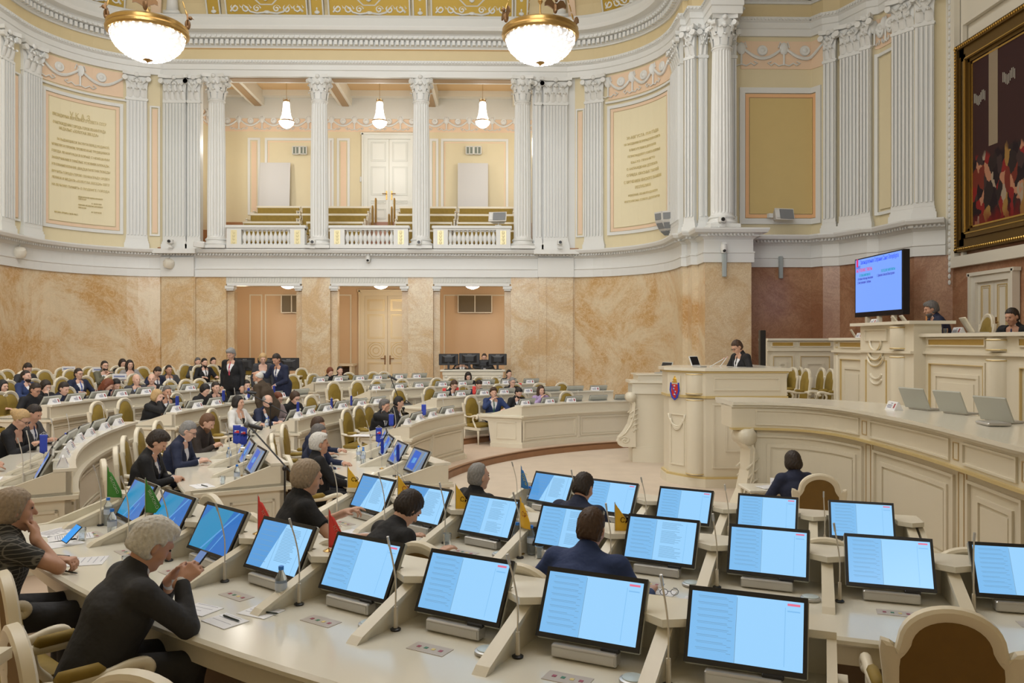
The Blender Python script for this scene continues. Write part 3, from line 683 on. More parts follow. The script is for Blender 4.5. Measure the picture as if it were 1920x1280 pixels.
def camera_(x,y,z,rz,label,hang=False):
    e=thing('surveillance_camera',label,'camera',(x,y,z),rz); m=MB()
    if hang: m.box((0,0,-.02),(.12,.12,.05)); m.lathe([(.08,-.05),(.09,-.2),(.06,-.28),(.02,-.3)],n=14)
    else: m.box((0,0,.02),(.16,.14,.04)); m.box((0,0,.08),(.05,.05,.1)); m.bbox((0,-.03,.20),(.17,.2,.16),.02)
    obj('housing',m,white,e,True,False); m=MB()
    if hang: m.ell((0,-.05,-.22),(.05,.05,.05),10,6)
    else: m.tube([(0,-.12,.2),(0,-.16,.2)],.05,12)
    obj('lens',m,black,e,True,False)
for px,y,l in ((320,YB-.5,'small white camera standing on the ledge below the wide pilaster'),(587,YB-.42,'small white camera at the foot of the second balcony column'),(786,YB-.42,'small white camera at the foot of the third balcony column'),(1050,YB-.5,'small white camera on the ledge after the balcony')):
    x,t=atY(px,y); camera_(x,y,5.71,0,l)
x,_=atY(1353,21.2); camera_(x,21.2,5.71,0,'small white camera at the foot of the corner pier column')
x,t=atY(690,YB-.15); camera_(x,YB-.15,zat(480,t)+.08,0,'white ball camera hanging under the middle balustrade',True)
x,t=atY(1357,21.3); camera_(x,21.3,zat(458,t)+.05,0,'white ball camera on the pier corner above the slim loudspeaker',True)
x,t=atY(373,YB-.5); m=MB(); m.bbox((0,0,.12),(.34,.2,.2),.02); o=obj('junction_box',m,white); o.location=(x,YB-.5,5.71); o.rotation_euler=(.2,.1,.2); tag(o,'white junction box tilted on the ledge by the first column','box')
for px,py,P in ((29,472,PL),(317,493,PL)):
    s=PL.s_of_px(px) if px<100 else None
    if s: q=PL.at(s,.12)
    else: x,_=atY(px,YB-.22); q=Vector((x,YB-.22))
    t=q.x*math.sin(PSI)+q.y*math.cos(PSI); e=thing('hanging_loudspeaker','x','loudspeaker',(q.x,q.y,zat(py,t)))
    e['label']='round cream loudspeaker hanging on the white band near the room corner' if px<100 else 'round cream loudspeaker hanging on the white band under the wide pilaster'
    m=MB(); M=Matrix.Rotation(R(25),4,'Y')@Matrix.Rotation(R(25),4,'X'); m.lathe([(.03,.14),(.14,.11),(.19,0),(.17,-.12),(.1,-.16)],n=16,M=M); obj('housing',m,cream2,e,True,False)
    m=MB(); m.tube([(0,0,.1),(0,.03,.3)],.012,6); m.box((0,.08,.3),(.08,.1,.03)); obj('bracket',m,silver,e,False,False)
    m=MB(); m.lathe([(.1,-.16),(.09,-.17)],n=16,M=M); obj('grille',m,grille,e,True,False)
def floodbox(x,y,z,rz,rx,label,w=.55,pole=0):
    e=thing('wall_loudspeaker',label,'loudspeaker',(x,y,z),rz); m=MB(); M=Matrix.Rotation(rx,4,'X')
    m.loft([[M@Vector(p) for p in q] for q in ([(-w*.3,.2,-.1),(w*.3,.2,-.1),(w*.3,.2,.1),(-w*.3,.2,.1)],[(-w/2,-.12,-.17),(w/2,-.12,-.17),(w/2,-.12,.17),(-w/2,-.12,.17)])]); obj('housing',m,mat('loudspeaker_cream',(.66,.64,.60),.5),e,False,False)
    m=MB(); m.box((w*.1,-.13,0),(w*.7,.02,.28),0,M); obj('grille',m,grille,e,False,False)
    m=MB(); m.box((-w*.36,-.125,0),(w*.16,.02,.22),0,M); obj('vent_slot',m,black if w>.6 else white,e,False,False)
    m=MB(); 
    if pole: m.tube([(0,.05,-.15),(0,.05,-pole)],.02,6); m.box((0,.05,-pole),(.2,.15,.03))
    else: m.box((-w*.55,.1,0),(.12,.12,.12))
    obj('bracket',m,white,e,False,False)
x,t=atY(934,YB-.3); z=zat(409,t); floodbox(x,YB-.3,z,R(-10),R(-20),'tilted white loudspeaker on a post above the last balustrade',.6,z-6.5)
x,t=atY(1467,22.5); floodbox(x,22.5,zat(404,t),R(12),R(-12),'white wall loudspeaker under the ochre recess panel',.6)
# clustered loudspeaker array
x,t=atY(1262,24.2); z=zat(404,t); e=thing('loudspeaker_cluster','large white fan-shaped loudspeaker cluster bracketed on the curved wall','loudspeaker',(x,24.2,z),R(-22))
e.scale=(1.15,1.15,1.15)
for r_ in range(3):
    for c in range(3):
        a=R(-8-26*r_); b=R(-35+28*c); M=Matrix.Rotation(b,4,'Z')@Matrix.Rotation(a*-1,4,'X')
        m=MB(); m.loft([[M@Vector(p) for p in q] for q in ([(-.07,-.12,-.06),(.07,-.12,-.06),(.07,-.12,.06),(-.07,-.12,.06)],[(-.13,-.55,-.125),(.13,-.55,-.125),(.13,-.55,.125),(-.13,-.55,.125)])]); hs=obj('horn_cabinet',m,MATS['loudspeaker_cream'],e,False,False)
        m=MB(); m.box((0,-.56,0),(.2,.02,.17),0,M); obj('grille',m,grille,hs,False,False)
m=MB(); m.box((0,0,.3),(.12,.5,.06)); m.tube([(0,-.3,.3),(.1,.1,.34),(.25,.5,.3),(.25,.55,-.2)],.03,6); obj('bracket',m,silver,e,False,False)
# slim column loudspeakers
for px,P0,l,py in ((1358,21.32,'slim grey column loudspeaker on the corner pier',(471,519)),(1464,22.75,'slim grey column loudspeaker on the red marble recess',(480,522))):
    x,t=atY(px,P0); z0,z1=zat(py[1],t),zat(py[0],t); m=MB(); m.bbox((0,0,0),(.11,.1,z1-z0),.015); m.box((0,.08,.2),(.05,.1,.1)); o=obj('wall_mounted_loudspeaker',m,mat('grey_metal',(.36,.40,.40),.4)); o.location=(x,P0,(z0+z1)/2); tag(o,l,'loudspeaker')
# gilt decree texts on the curved panels (letters bent with the wall)
gt=mat('gold_letters',(.74,.63,.34),.25,metal=.3)
def wall_text(P,px,lines,label):
    sc=P.s_of_px(px); q=P.at(sc); t=q.x*math.sin(PSI)+q.y*math.cos(PSI); e=thing('wall_inscription',label,'inscription',(*P.at(sc,.02),8))
    for txt,sz,py,p0,p1 in lines:
        z=zat(py,t); me=text_mesh(txt,sz,'LEFT',.006); me.materials.clear(); me.materials.append(gt); xs_=[v.co.x for v in me.vertices]; a,b=min(xs_),max(xs_); s0,s1=P.s_of_px(p0),P.s_of_px(p1)
        for v in me.vertices: v.co=Vector((*(P.at(s0+(s1-s0)*(v.co.x-a)/(b-a),.03+v.co.z)),z+v.co.y))-Vector((e.location.x,e.location.y,8))
        link('text_line',me,e)
wall_text(PL,155,[('У К А З',.24,225,130,168),('ПРЕЗИДИУМА ВЕРХОВНОГО СОВЕТА СССР',.13,229,97,199),('О НАГРАЖДЕНИИ ГОРОДА-ГЕРОЯ ЛЕНИНГРАДА',.12,243,98,198),('МЕДАЛЬЮ «ЗОЛОТАЯ ЗВЕЗДА»',.12,252,110,184),
 ('ЗА ВЫДАЮЩИЕСЯ ЗАСЛУГИ ПЕРЕД РОДИНОЙ,',.10,272,106,205),('МУЖЕСТВО И ГЕРОИЗМ, ПРОЯВЛЕННЫЕ ТРУДЯЩИМИСЯ',.10,283,96,205),('ГОРОДА ЛЕНИНГРАДА В БОРЬБЕ С НЕМЕЦКИМИ',.10,295,96,205),('ЗАХВАТЧИКАМИ В ТЯЖЁЛЫХ УСЛОВИЯХ БЛОКАДЫ,',.10,307,96,205),('И В ОЗНАМЕНОВАНИЕ ДВАДЦАТИЛЕТИЯ ПОБЕДЫ',.10,319,96,206),('ВРУЧИТЬ ГОРОДУ-ГЕРОЮ ЛЕНИНГРАДУ ОРДЕН',.10,332,96,205),('ЛЕНИНА И МЕДАЛЬ «ЗОЛОТАЯ ЗВЕЗДА» СЕГО',.10,343,96,205),('НА ВЕЧНУЮ ПАМЯТЬ О ПОДВИГЕ ГОРОДА',.10,356,96,205),
 ('ПРЕДСЕДАТЕЛЬ ПРЕЗИДИУМА ВЕРХОВНОГО',.06,371,146,192),('СОВЕТА СССР',.06,375,146,161),('А. МИКОЯН',.06,381,171,190),('СЕКРЕТАРЬ ПРЕЗИДИУМА ВЕРХОВНОГО',.06,386,146,192),('СОВЕТА СССР',.06,391,146,161),('М. ГЕОРГАДЗЕ',.06,397,171,190),('МОСКВА, КРЕМЛЬ 8 МАЯ 1965 Г.',.065,405,101,146)],
 'long gold lettered decree with many lines on the cream curved wall panel')
wall_text(PR,1207,[('30 АВГУСТА 1918 ГОДА',.13,255,1176,1236),('НА ЗАСЕДАНИИ ПЕТРОГРАДСКОГО СОВЕТА',.10,266,1171,1239),('В ПРИСУТСТВИИ И ДЕПУТАТОВ',.10,278,1181,1231),('ПЕТРОГРАДСКОГО СОВЕТА ВПЕРВЫЕ',.10,290,1178,1239),('БЫЛО ПРИНЯТО',.10,302,1184,1229),('О НАГРАЖДЕНИИ ДЕПУТАТА',.11,314,1176,1234),('ОТРЯДА КРАСНЫХ ТКАЧЕЙ',.12,326,1176,1236),('С ВРУЧЕНИЕМ КРАСНОГО ЗНАМЕНИ',.13,339,1171,1241),('РЕСПУБЛИКИ',.13,351,1192,1221),('РЕШЕНИЕ ЛЕНИНГРАДСКОГО',.09,364,1179,1234),('ИСПОЛКОМА СОВЕТА ДЕПУТАТОВ',.09,375,1172,1238)],
 'shorter gold lettered text centred on the curved wall panel by the loudspeaker cluster')
# ================= painting and its niche
XP=11.28; PP=Path([(XP,19.4),(XP,4.0)],1)
s0=PP.s_of_px(1801)
m=MB(); frame(m,PP,.0,11.9,4.45,13.0,.26,.12,-.02); frame(m,PP,.50,11.4,4.62,10.3,.08,.10,0); struct('trim_20',m,cream2)
m=MB()
for k in range(60): m.ell((XP-.13,19.33-.0,4.1+k*.15),(.03,.05,.07),6,4)
struct('trim_21',m,white)
y0=19.4-s0; z0,z1=4.80,9.78; y1=8.3
e=thing('framed_painting','huge dark red figure painting in a wide gilt frame above the side door','painting',(XP,(y0+y1)/2,(z0+z1)/2))
def fr(m,w0,w1,o0,o1):
    for (a,b,c,d) in ((y0-w0,y0-w1,z0+w0,z1-w0),(y1+w1,y1+w0,z0+w0,z1-w0)): m.loft([[(XP-o0,a,c),(XP-o0,a,d),(XP,a,d),(XP,a,c)],[(XP-o1,b,c+(w1-w0)),(XP-o1,b,d-(w1-w0)),(XP,b,d),(XP,b,c)]])
m=MB()
def bar(m,w0,w1,o):
    m.box((XP-o/2,(y0+y1)/2,z1-(w0+w1)/2),(o,y0-y1-2*w0,w1-w0)); m.box((XP-o/2,(y0+y1)/2,z0+(w0+w1)/2),(o,y0-y1-2*w0,w1-w0))
    for y in (y0-(w0+w1)/2,y1+(w0+w1)/2): m.box((XP-o/2,y,(z0+z1)/2),(o,w1-w0,z1-z0-2*w0))
bar(m,0,.12,.16); bar(m,.12,.30,.10); bar(m,.30,.45,.15); bar(m,.45,.52,.09); fo=obj('gilt_frame',m,mat('old_gilt',(.17,.10,.025),.35,metal=.6),e)
m=MB()
bar(m,.40,.425,.165); bar(m,.54,.58,.06)
for k in range(64): m.ell((XP-.17,y0-.06,z0+.05+k*(z1-z0)/64),(.025,.03,.03),6,4); 
for k in range(90): m.ell((XP-.17,y0-.03-k*.077,z0+.06),(.025,.03,.03),6,4); m.ell((XP-.17,y0-.03-k*.077,z1-.06),(.025,.03,.03),6,4)
obj('beading',m,mat('bright_gilt',(.75,.50,.14),.25,metal=.9),fo)
def paint():
    mt,t,b=node_mat('painted_canvas'); N=t.nodes;L=t.links
    tc=N.new('ShaderNodeTexCoord'); sp=N.new('ShaderNodeSeparateXYZ'); L.new(tc.outputs['Object'],sp.inputs['Vector'])
    v=N.new('ShaderNodeTexVoronoi'); v.inputs['Scale'].default_value=4.6; mp=N.new('ShaderNodeMapping'); mp.inputs['Scale'].default_value=(1,1.5,.8); L.new(tc.outputs['Object'],mp.inputs['Vector'])
    n=N.new('ShaderNodeTexNoise'); n.inputs['Scale'].default_value=3; n.inputs['Detail'].default_value=6; L.new(mp.outputs['Vector'],n.inputs['Vector'])
    ad=N.new('ShaderNodeMix'); ad.data_type='RGBA'; ad.inputs['Factor'].default_value=.25; L.new(mp.outputs['Vector'],ad.inputs['A']); L.new(n.outputs['Color'],ad.inputs['B']); L.new(ad.outputs['Result'],v.inputs['Vector'])
    r=N.new('ShaderNodeValToRGB'); r.color_ramp.interpolation='CONSTANT'; e=r.color_ramp.elements; e[0].color=(.02,.012,.015,1); e[1].position=.25; e[1].color=(.16,.03,.02,1)
    for p,c in ((.4,(.03,.02,.02,1)),(.55,(.30,.17,.05,1)),(.66,(.05,.03,.03,1)),(.78,(.34,.27,.2,1)),(.84,(.22,.02,.02,1)),(.93,(.42,.2,.12,1))): x=e.new(p); x.color=c
    sc=N.new('ShaderNodeSeparateColor'); L.new(v.outputs['Color'],sc.inputs['Color']); L.new(sc.outputs['Red'],r.inputs['Fac'])
    # figures in the middle band, dark hall above, red floor below
    nz=N.new('ShaderNodeMath'); nz.operation='MULTIPLY_ADD'; nz.inputs[1].default_value=.8; L.new(n.outputs['Fac'],nz.inputs[0]); L.new(sp.outputs['Z'],nz.inputs[2])
    up=N.new('ShaderNodeValToRGB'); e=up.color_ramp.elements; e[0].position=.5; e[0].color=(0,0,0,1); e[1].position=.53; e[1].color=(1,1,1,1)
    mr=N.new('ShaderNodeMapRange'); mr.inputs['From Min'].default_value=-2.5; mr.inputs['From Max'].default_value=2.5; L.new(nz.outputs['Value'],mr.inputs['Value']); L.new(mr.outputs['Result'],up.inputs['Fac'])
    m1=N.new('ShaderNodeMix'); m1.data_type='RGBA'; m1.inputs['B'].default_value=(.045,.02,.02,1); L.new(r.outputs['Color'],m1.inputs['A']); L.new(up.outputs['Color'],m1.inputs['Factor'])
    dn=N.new('ShaderNodeValToRGB'); e=dn.color_ramp.elements; e[0].position=.17; e[0].color=(1,1,1,1); e[1].position=.26; e[1].color=(0,0,0,1); L.new(mr.outputs['Result'],dn.inputs['Fac'])
    m2=N.new('ShaderNodeMix'); m2.data_type='RGBA'; m2.inputs['B'].default_value=(.17,.012,.01,1); L.new(m1.outputs['Result'],m2.inputs['A']); L.new(dn.outputs['Color'],m2.inputs['Factor'])
    L.new(m2.outputs['Result'],b.inputs['Base Color']); b.inputs['Roughness'].default_value=.6; b.inputs['Specular IOR Level'].default_value=.15; return mt
m=MB(); m.box((XP-.03,(y0+y1)/2,(z0+z1)/2),(.03,y0-y1-1.0,z1-z0-1.0)); cv=obj('canvas',m,paint(),e)
m=MB()
for yy in (y0-1.35,y0-2.9,y0-5.2): m.box((XP-.05,yy,8.3),(.01,.32,2.4))
obj('painted_pale_columns',m,mat('painted_column',(.28,.22,.15),.5),cv)
for cy,cz in ((y0-.85,8.3),(y0-1.9,8.45),(y0-3.4,8.4)):
    m=MB()
    for k in range(9): m.box((XP-.055,cy-.2+k*.05,cz+.05*math.sin(k)),(.008,.018,.22))
    obj('painted_chandelier',m,mat('painted_candles',(.45,.42,.36),.5),cv)
double_door('door_3',PP,1838,1900,1.9,zat(536,19.6),cream2,goldl,((.05,.42,'r'),(.46,.96,'r')),brass)
# ================= floors
CX,CY=5.47,13.5
def pol(r,t): return CX-r*math.cos(R(t)),CY+r*math.sin(R(t))
TZ=[0,.15,.28,.40,.54,.67,.80]; RI=[0,6.72,8.60,10.42,12.7,14.95,16.7]
mb=MB(); mb.box((-1.5,12,-.1),(27,30,.2)); struct('floor_well',mb,carpet)
mk=MB(); mt=MB()
for k in range(1,7):
    ro=30 if k==6 else RI[k+1]+.3
    P=Path([pol(RI[k],a) for a in range(-110,111,4)],-1)
    pts=[pol(RI[k],a) for a in range(-110,111,4)]; out=[pol(ro,a) for a in range(-110,111,4)]
    mt.loft([[Vector((*a,TZ[k]-.2)),Vector((*b,TZ[k]-.2)),Vector((*b,TZ[k])),Vector((*a,TZ[k]))] for a,b in zip(pts,out)])
    blk(mk,P,0,P.L,TZ[k]-.16,TZ[k]+.005,-.08,.0); blk(mk,P,0,P.L,TZ[k]-.03,TZ[k]+.006,-.08,.02)
struct('floor_tier',mt,mat('tier_carpet',(.58,.45,.34),.9,var=.1,bscale=2.2)); struct('floor_step_edge',mk,wood)
# steps at the back corner and the raised platform behind the lectern
mb=MB(); mw=MB()
for k in range(3): mb.box((5.0,21.2+.4*k,.15+.12*k),(3.6,2.6-.0*k,.30+.24*k)) if 0 else mb.box((5.2,19.9+.55*k+1.6,.0+.11*(k+1)),(3.4,3.2,.22*(k+1))); mw.box((5.2,19.9+.55*k-.01,.22*(k+1)-.05),(3.4,.03,.07))
struct('floor_corner_steps',mb,cream2); struct('floor_corner_edges',mw,wood)
WP=[(3.25,10.95),(3.6,10.93),(3.95,10.82),(4.22,10.62),(4.40,10.3),(4.49,9.9),(4.52,9.35),(4.50,8.2),(4.40,7.2),(4.28,6.3),(4.2,5.3),(4.2,4.6)]
mb=MB(); mb.prism([(4.75,11.2),(4.75,14.6),(4.2,14.6),(4.2,15.9),(4.75,15.9),(5.6,20.8),(11.3,20.8),(11.3,3.2),(3.6,3.2),(4.5,6)],-.05,.92); struct('floor_platform',mb,carpet)
mb=MB(); mb.box((9.2,11.0,1.4),(3.9,10.5,1.0)); struct('floor_presidium',mb,carpet)
# ================= chair
def chair_proto():
    e=thing('armchair','x','chair'); H0=1.17
    T=Matrix.Rotation(R(5),4,'X'); O=Vector((0,-.25,.44))
    def bk(x,z,y): return Matrix.Translation(O)@(T@Vector((x,-y,z-.44)))
    # outline from left bottom over the arched top
    def outl(w,zs,zt,ear,n=17):
        P=[(-w*.86,.40),(-w*.93,.6),(-w,zs-.12)]
        if ear: P+=[(-w*1.05,zs+.0),(-w*1.03,zs+.045),(-w*.90,zs+.035),(-w*.83,zs-.015)]
        else: P+=[(-w,zs-.06),(-w*.98,zs-.02),(-w*.9,zs),(-w*.84,zs+.02)]
        for k in range(n):
            a=math.pi*(1-k/(n-1))*.94+.03*math.pi; P.append((w*.78*math.cos(a),zs+.03+(zt-zs-.03)*math.sin(a)**.9))
        return P+[(-x,z) for x,z in reversed(P[:7])]
    A=outl(.285,.95,H0,True); B=outl(.215,.93,H0-.065,False)
    m=MB(); rings=[]
    for (pa,f,y) in ((A,0,-.02),(A,.0,.02),(A,.25,.03),(A,.8,.024),(B,0,.015),(B,0,-.015),(A,.8,-.024),(A,.25,-.03)):
        rings.append([bk(a[0]+(b[0]-a[0])*f,a[1]+(b[1]-a[1])*f,y) if pa is A else bk(b[0],b[1],y) for a,b in zip(A,B)])
    n=len(A); vs=[p for r in rings for p in r]; fs=[]
    for i in range(len(rings)):
        j=(i+1)%len(rings)
        for k in range(n-1): fs.append((i*n+k,i*n+k+1,j*n+k+1,j*n+k))
    m.add(vs,fs); m.bbox(tuple(bk(0,.42,0)),(.5,.055,.08),.01)
    obj('back_frame',m,chw,e,True,False)
    m=MB(); rings=[]
    for f,y in ((1.0,-.012),(.93,-.035),(.6,-.05)): rings.append([bk(b[0]*f,.68+(b[1]-.68)*f,y) for b in B])
    m.loft(rings,False,False); m.add(rings[-1],[tuple(range(len(B)))]); obj('back_cushion',m,velvet,e,'all',False)
    m=MB(); m.loft([[bk(b[0],b[1],y) for b in B] for y in (-.008,.014)]); obj('back_panel',m,velvb,e,False,False)
    m=MB(); 
    def seat(w,d,z,ins): return [Vector((x,y,z)) for x,y in ((-w+ins,-.25+ins),(w-ins,-.25+ins),(w+.03-ins,d-ins-.05),(w-.04,d-ins),(-w+.04,d-ins),(-w-.03+ins,d-ins-.05))]
    m.loft([seat(.26,.27,.41,.02),seat(.26,.27,.43,0),seat(.26,.27,.465,.0),seat(.26,.27,.495,.05),seat(.26,.27,.50,.12)]); obj('seat_cushion',m,velvet,e,True,False)
    m=MB(); m.loft([seat(.275,.285,.345,.0),seat(.275,.285,.41,0)]); obj('seat_rail',m,chw,e,False,False)
    for sg in (-1,1):
        m=MB(); x=sg*.28
        p=[(x,-.27,.69),(x,-.12,.67),(x+sg*.015,.05,.675),(x+sg*.02,.17,.70),(x+sg*.02,.235,.695),(x+sg*.02,.255,.665),(x+sg*.02,.235,.64),(x+sg*.02,.205,.65)]
        m.tube(*cr(p,[.025,.025,.027,.028,.03,.03,.027,.022]),10)
        m.tube(*cr([(x+sg*.01,.13,.67),(x+sg*.015,.09,.61),(x,.11,.52),(x-sg*.0,.17,.44),(x-sg*.01,.2,.38)],[.024,.022,.022,.026,.028]),10)
        a=obj('armrest',m,chw,e,'all',False)
        m=MB(); m.tube([(x,-.15,.695),(x,-.13,.705),(x+sg*.008,.03,.712),(x+sg*.01,.06,.70)],[.012,.032,.032,.012],8); obj('arm_pad',m,velvet,a,'all',False)
        m=MB(); m.tube([(sg*.25,.23,.36),(sg*.255,.24,.28),(sg*.25,.235,.1),(sg*.25,.24,0)],[.032,.03,.018,.022],8); obj('leg',m,chw,e,'all',False)
        m=MB(); m.tube([(sg*.245,-.26,.42),(sg*.24,-.27,.2),(sg*.24,-.32,0)],[.026,.022,.018],8); obj('leg',m,chw,e,'all',False)
    return e
chw=mat('chair_ivory_paint',(.78,.71,.56),.35)
CHAIR=Proto(chair_proto())
def face_c(x,y): return math.atan2(CY-y,CX-x)-math.pi/2       # local +Y looks at the centre
def chair(x,y,z,rz,label,group='armchairs of the hall',skip=()): return CHAIR((x,y,z),rz,label,group,skip)
# ================= monitor, screens
scr_doc=mat('screen_document',(0,0,0),.12,emit=(.30,.60,.92),es=.78); scr_blue=mat('screen_blue',(0,0,0),.12,emit=(.02,.16,.52),es=.7)
s_dim=mat('screen_pale_blue',(0,0,0),.12,emit=(.20,.48,.82),es=.76); s_line=mat('screen_text_line',(0,0,0),.2,emit=(.17,.36,.56),es=.7)
s_red=mat('screen_red_button',(0,0,0),.2,emit=(.8,.18,.30),es=.7); s_cy=mat('screen_cyan_beam',(0,0,0),.2,emit=(.02,.26,.50),es=.7); s_lt=mat('screen_light_beam',(0,0,0),.2,emit=(.10,.34,.72),es=.7)
s_logo=mat('screen_logo_blue',(0,0,0),.2,emit=(.02,.10,.5),es=.8); s_gr=mat('screen_grey',(0,0,0),.2,emit=(.20,.25,.33),es=.7)
TILT=R(28)
def monitor_proto(kind):
    # local: +Y towards the user's view direction; the screen faces -Y
    W,Hh=.515,.335; e=thing('desk_monitor','x','monitor'); M=Matrix.Translation((0,0,.075))@Matrix.Rotation(-TILT,4,'X')
    m=MB(); m.bbox((0,.022,Hh/2),(W,.03,Hh),.008,M); obj('back_cover',m,lidg,e,False,False)
    m=MB(); m.box((0,.003,Hh/2),(W-.006,.016,Hh-.006),0,M); z=obj('bezel',m,black,e,False,False)
    m=MB(); w,h=W-.04,Hh-.05; y=-.0055
    def q(x0,x1,z0,z1,mi,dy=0):
        m.cm=mi; x0,x1=[-w/2+w*k for k in(x0,x1)]; z0,z1=[.025+h*k for k in (z0,z1)]
        m.add([M@Vector(p) for p in ((x0,y-dy,z0),(x1,y-dy,z0),(x1,y-dy,z1),(x0,y-dy,z1))],[(0,1,2,3)])
    def tri(P,mi,dy):
        m.cm=mi; m.add([M@Vector((-w/2+w*a,y-dy,.025+h*b)) for a,b in P],[tuple(range(len(P)))])
    mats=[scr_doc,s_dim,s_line,s_red]
    rn=random.Random(5)
    if kind in('doc','text'):
        q(0,1,0,1,0); q(0,.41,0,1,1,.0003); q(.412,.418,.0,.97,2,.0006)
        for k in range(9):
            zz_=.93-.097*k; q(.06,.06+rn.uniform(.2,.3),zz_,zz_+.008,2,.0006); q(.07,.34,zz_-.02,zz_-.014,2,.0006); q(.34,.38,zz_-.045,zz_-.037,2,.0006)
        if kind=='doc': q(.86,.97,.93,.965,3,.0006); q(.86,.97,.84,.86,1,.0006); q(.84,.845,.05,.9,1,.0006)
        else:
            for k in range(30): 
                zz_=.93-.029*k; 
                if k not in(6,18,19): q(.5,.5+rn.uniform(.2,.32),zz_,zz_+.009,2,.0006)
            q(.86,.865,.02,.95,1,.0006)
    elif kind=='beam':
        mats=[scr_blue,s_cy,s_lt,s_gr]; q(0,1,0,1,0); tri([(0,0),(.45,0),(.75,1),(.2,1),(0,.6)],1,.0003); tri([(.3,0),(.34,0),(.92,1),(.88,1)],2,.0006); tri([(.55,.0),(.57,0),(.75,.45),(.74,.5)],2,.0006)
    elif kind=='half':
        mats=[scr_doc,s_cy,s_line,s_lt]; q(0,1,0,1,0); tri([(0,0),(.3,0),(.5,1),(0,1)],3,.0003)
        for k in range(8): q(.06,.36,.9-.11*k,.91-.11*k,2,.0006)
        for k in range(24): q(.5,.5+rn.uniform(.25,.34),.9-.03*k,.91-.03*k,2,.0006)
        q(.44,.446,0,1,2,.0006); q(.9,.905,0,1,2,.0006)
    else:
        mats=[s_gr,s_logo,s_lt,scr_blue]; q(0,1,0,1,0); tri([(.1,.1),(.55,.05),(.62,.9),(.18,.95)],1,.0003); tri([(.7,.0),(.73,0),(.9,.95),(.86,1)],2,.0006); tri([(.25,.35),(.48,.38),(.5,.62),(.28,.6)],2,.0006)
    obj('screen',m,mats,z,False,False)
    m=MB(); m.bbox((0,.0,.035),(.32,.07,.06),.006); m.box((-.0,-.036,.035),(.30,.004,.035)); obj('stand_base',m,silver,e,False,False)
    m=MB(); m.bbox((.12,.004,.07),(.09,.03,.02),.004); obj('hinge',m,black,e,False,False)
    return Proto(e)
MON={k:monitor_proto(k) for k in('doc','text','beam','logo','half')}
# small desk things
def mic_proto():
    e=thing('gooseneck_microphone','x','microphone')
    m=MB(); m.lathe([(.026,0),(.028,.008),(.018,.014),(.012,.014)],n=14); obj('base_ring',m,black,e,True,False)
    m=MB(); m.tube([(0,0,.01),(0,0,.12)],[.012,.010],8); m.tube(*cr([(0,0,.12),(0,.0,.25),(-.01,-.015,.36),(-.02,-.035,.44)],[.0045]*4),6); obj('gooseneck',m,mat('mic_ivory',(.62,.56,.46),.4),e,True,False)
    m=MB(); m.tube([(-.02,-.035,.44),(-.024,-.048,.49)],.007,8); obj('microphone_head',m,silver,e,True,False); return Proto(e)
MIC=mic_proto()
def puck_proto():
    e=thing('round_desk_speaker','x','speaker'); m=MB(); m.lathe([(.055,0),(.062,.008),(.060,.018),(.05,.022)],n=24); obj('metal_rim',m,silver,e,True,False)
    m=MB(); m.lathe([(.05,.02),(.048,.026),(.03,.029),(.001,.03)],n=24); obj('pale_top',m,mat('puck_top',(.55,.62,.62),.25),e,True,False); return Proto(e)
PUCK=puck_proto()
em=mat('emblem_red',(.35,.04,.05),.5)
def plate_proto():
    e=thing('name_plate','x','name plate'); m=MB(); m.prism([(-.055,0),(.055,0),(.008,.10),(-.008,.10)],-.115,.115,lambda a,b,h:(h,a,b)); obj('card',m,paper,e,False,False)
    for sg in (-1,1):
        m=MB(); f=lambda x,z:(x*sg,sg*(.056-z*.47),z)
        m.cm=0; 
        for zz_,w in ((.075,.05),(.055,.11),(.04,.12),(.025,.1)): m.add([f(-.02+.0,zz_),f(-.02+w,zz_),f(-.02+w,zz_+.008),f(-.02,zz_+.008)],[(0,1,2,3)])
        m.cm=1; m.add([f(-.09,.025),f(-.055,.025),f(-.055,.08),f(-.09,.08)],[(0,1,2,3)])
        obj('printed_name',m,[ink,em],e,False,False)
    return Proto(e)
PLATE=plate_proto()
def bottle_proto():
    e=thing('water_bottle','x','bottle'); m=MB(); m.lathe([(.030,0),(.033,.01),(.031,.05),(.033,.09),(.031,.13),(.033,.15),(.014,.19),(.013,.2)],n=16); obj('plastic_body',m,glass,e,True,False)
    m=MB(); m.lathe([(.015,.2),(.015,.22)],n=12); obj('cap',m,bluec,e,True,False); m=MB(); m.lathe([(.0335,.09),(.0335,.13)],n=16,cap=False); obj('label_band',m,mat('bottle_label',(.55,.62,.75),.5),e,True,False); return Proto(e)
BOT=bottle_proto()
def glass_proto():
    e=thing('drinking_glass','x','glass'); m=MB(); m.lathe([(.001,.004),(.028,.004),(.031,.09),(.034,.09),(.031,0),(.001,0)],n=18,cap=False); obj('tumbler',m,glass,e,True,False); return Proto(e)
GLS=glass_proto()
CL={'green':(.05,.24,.03),'red':(.75,.06,.05),'yellow':(.82,.48,.03),'blue':(.02,.16,.45),'navy':(.03,.06,.42)}
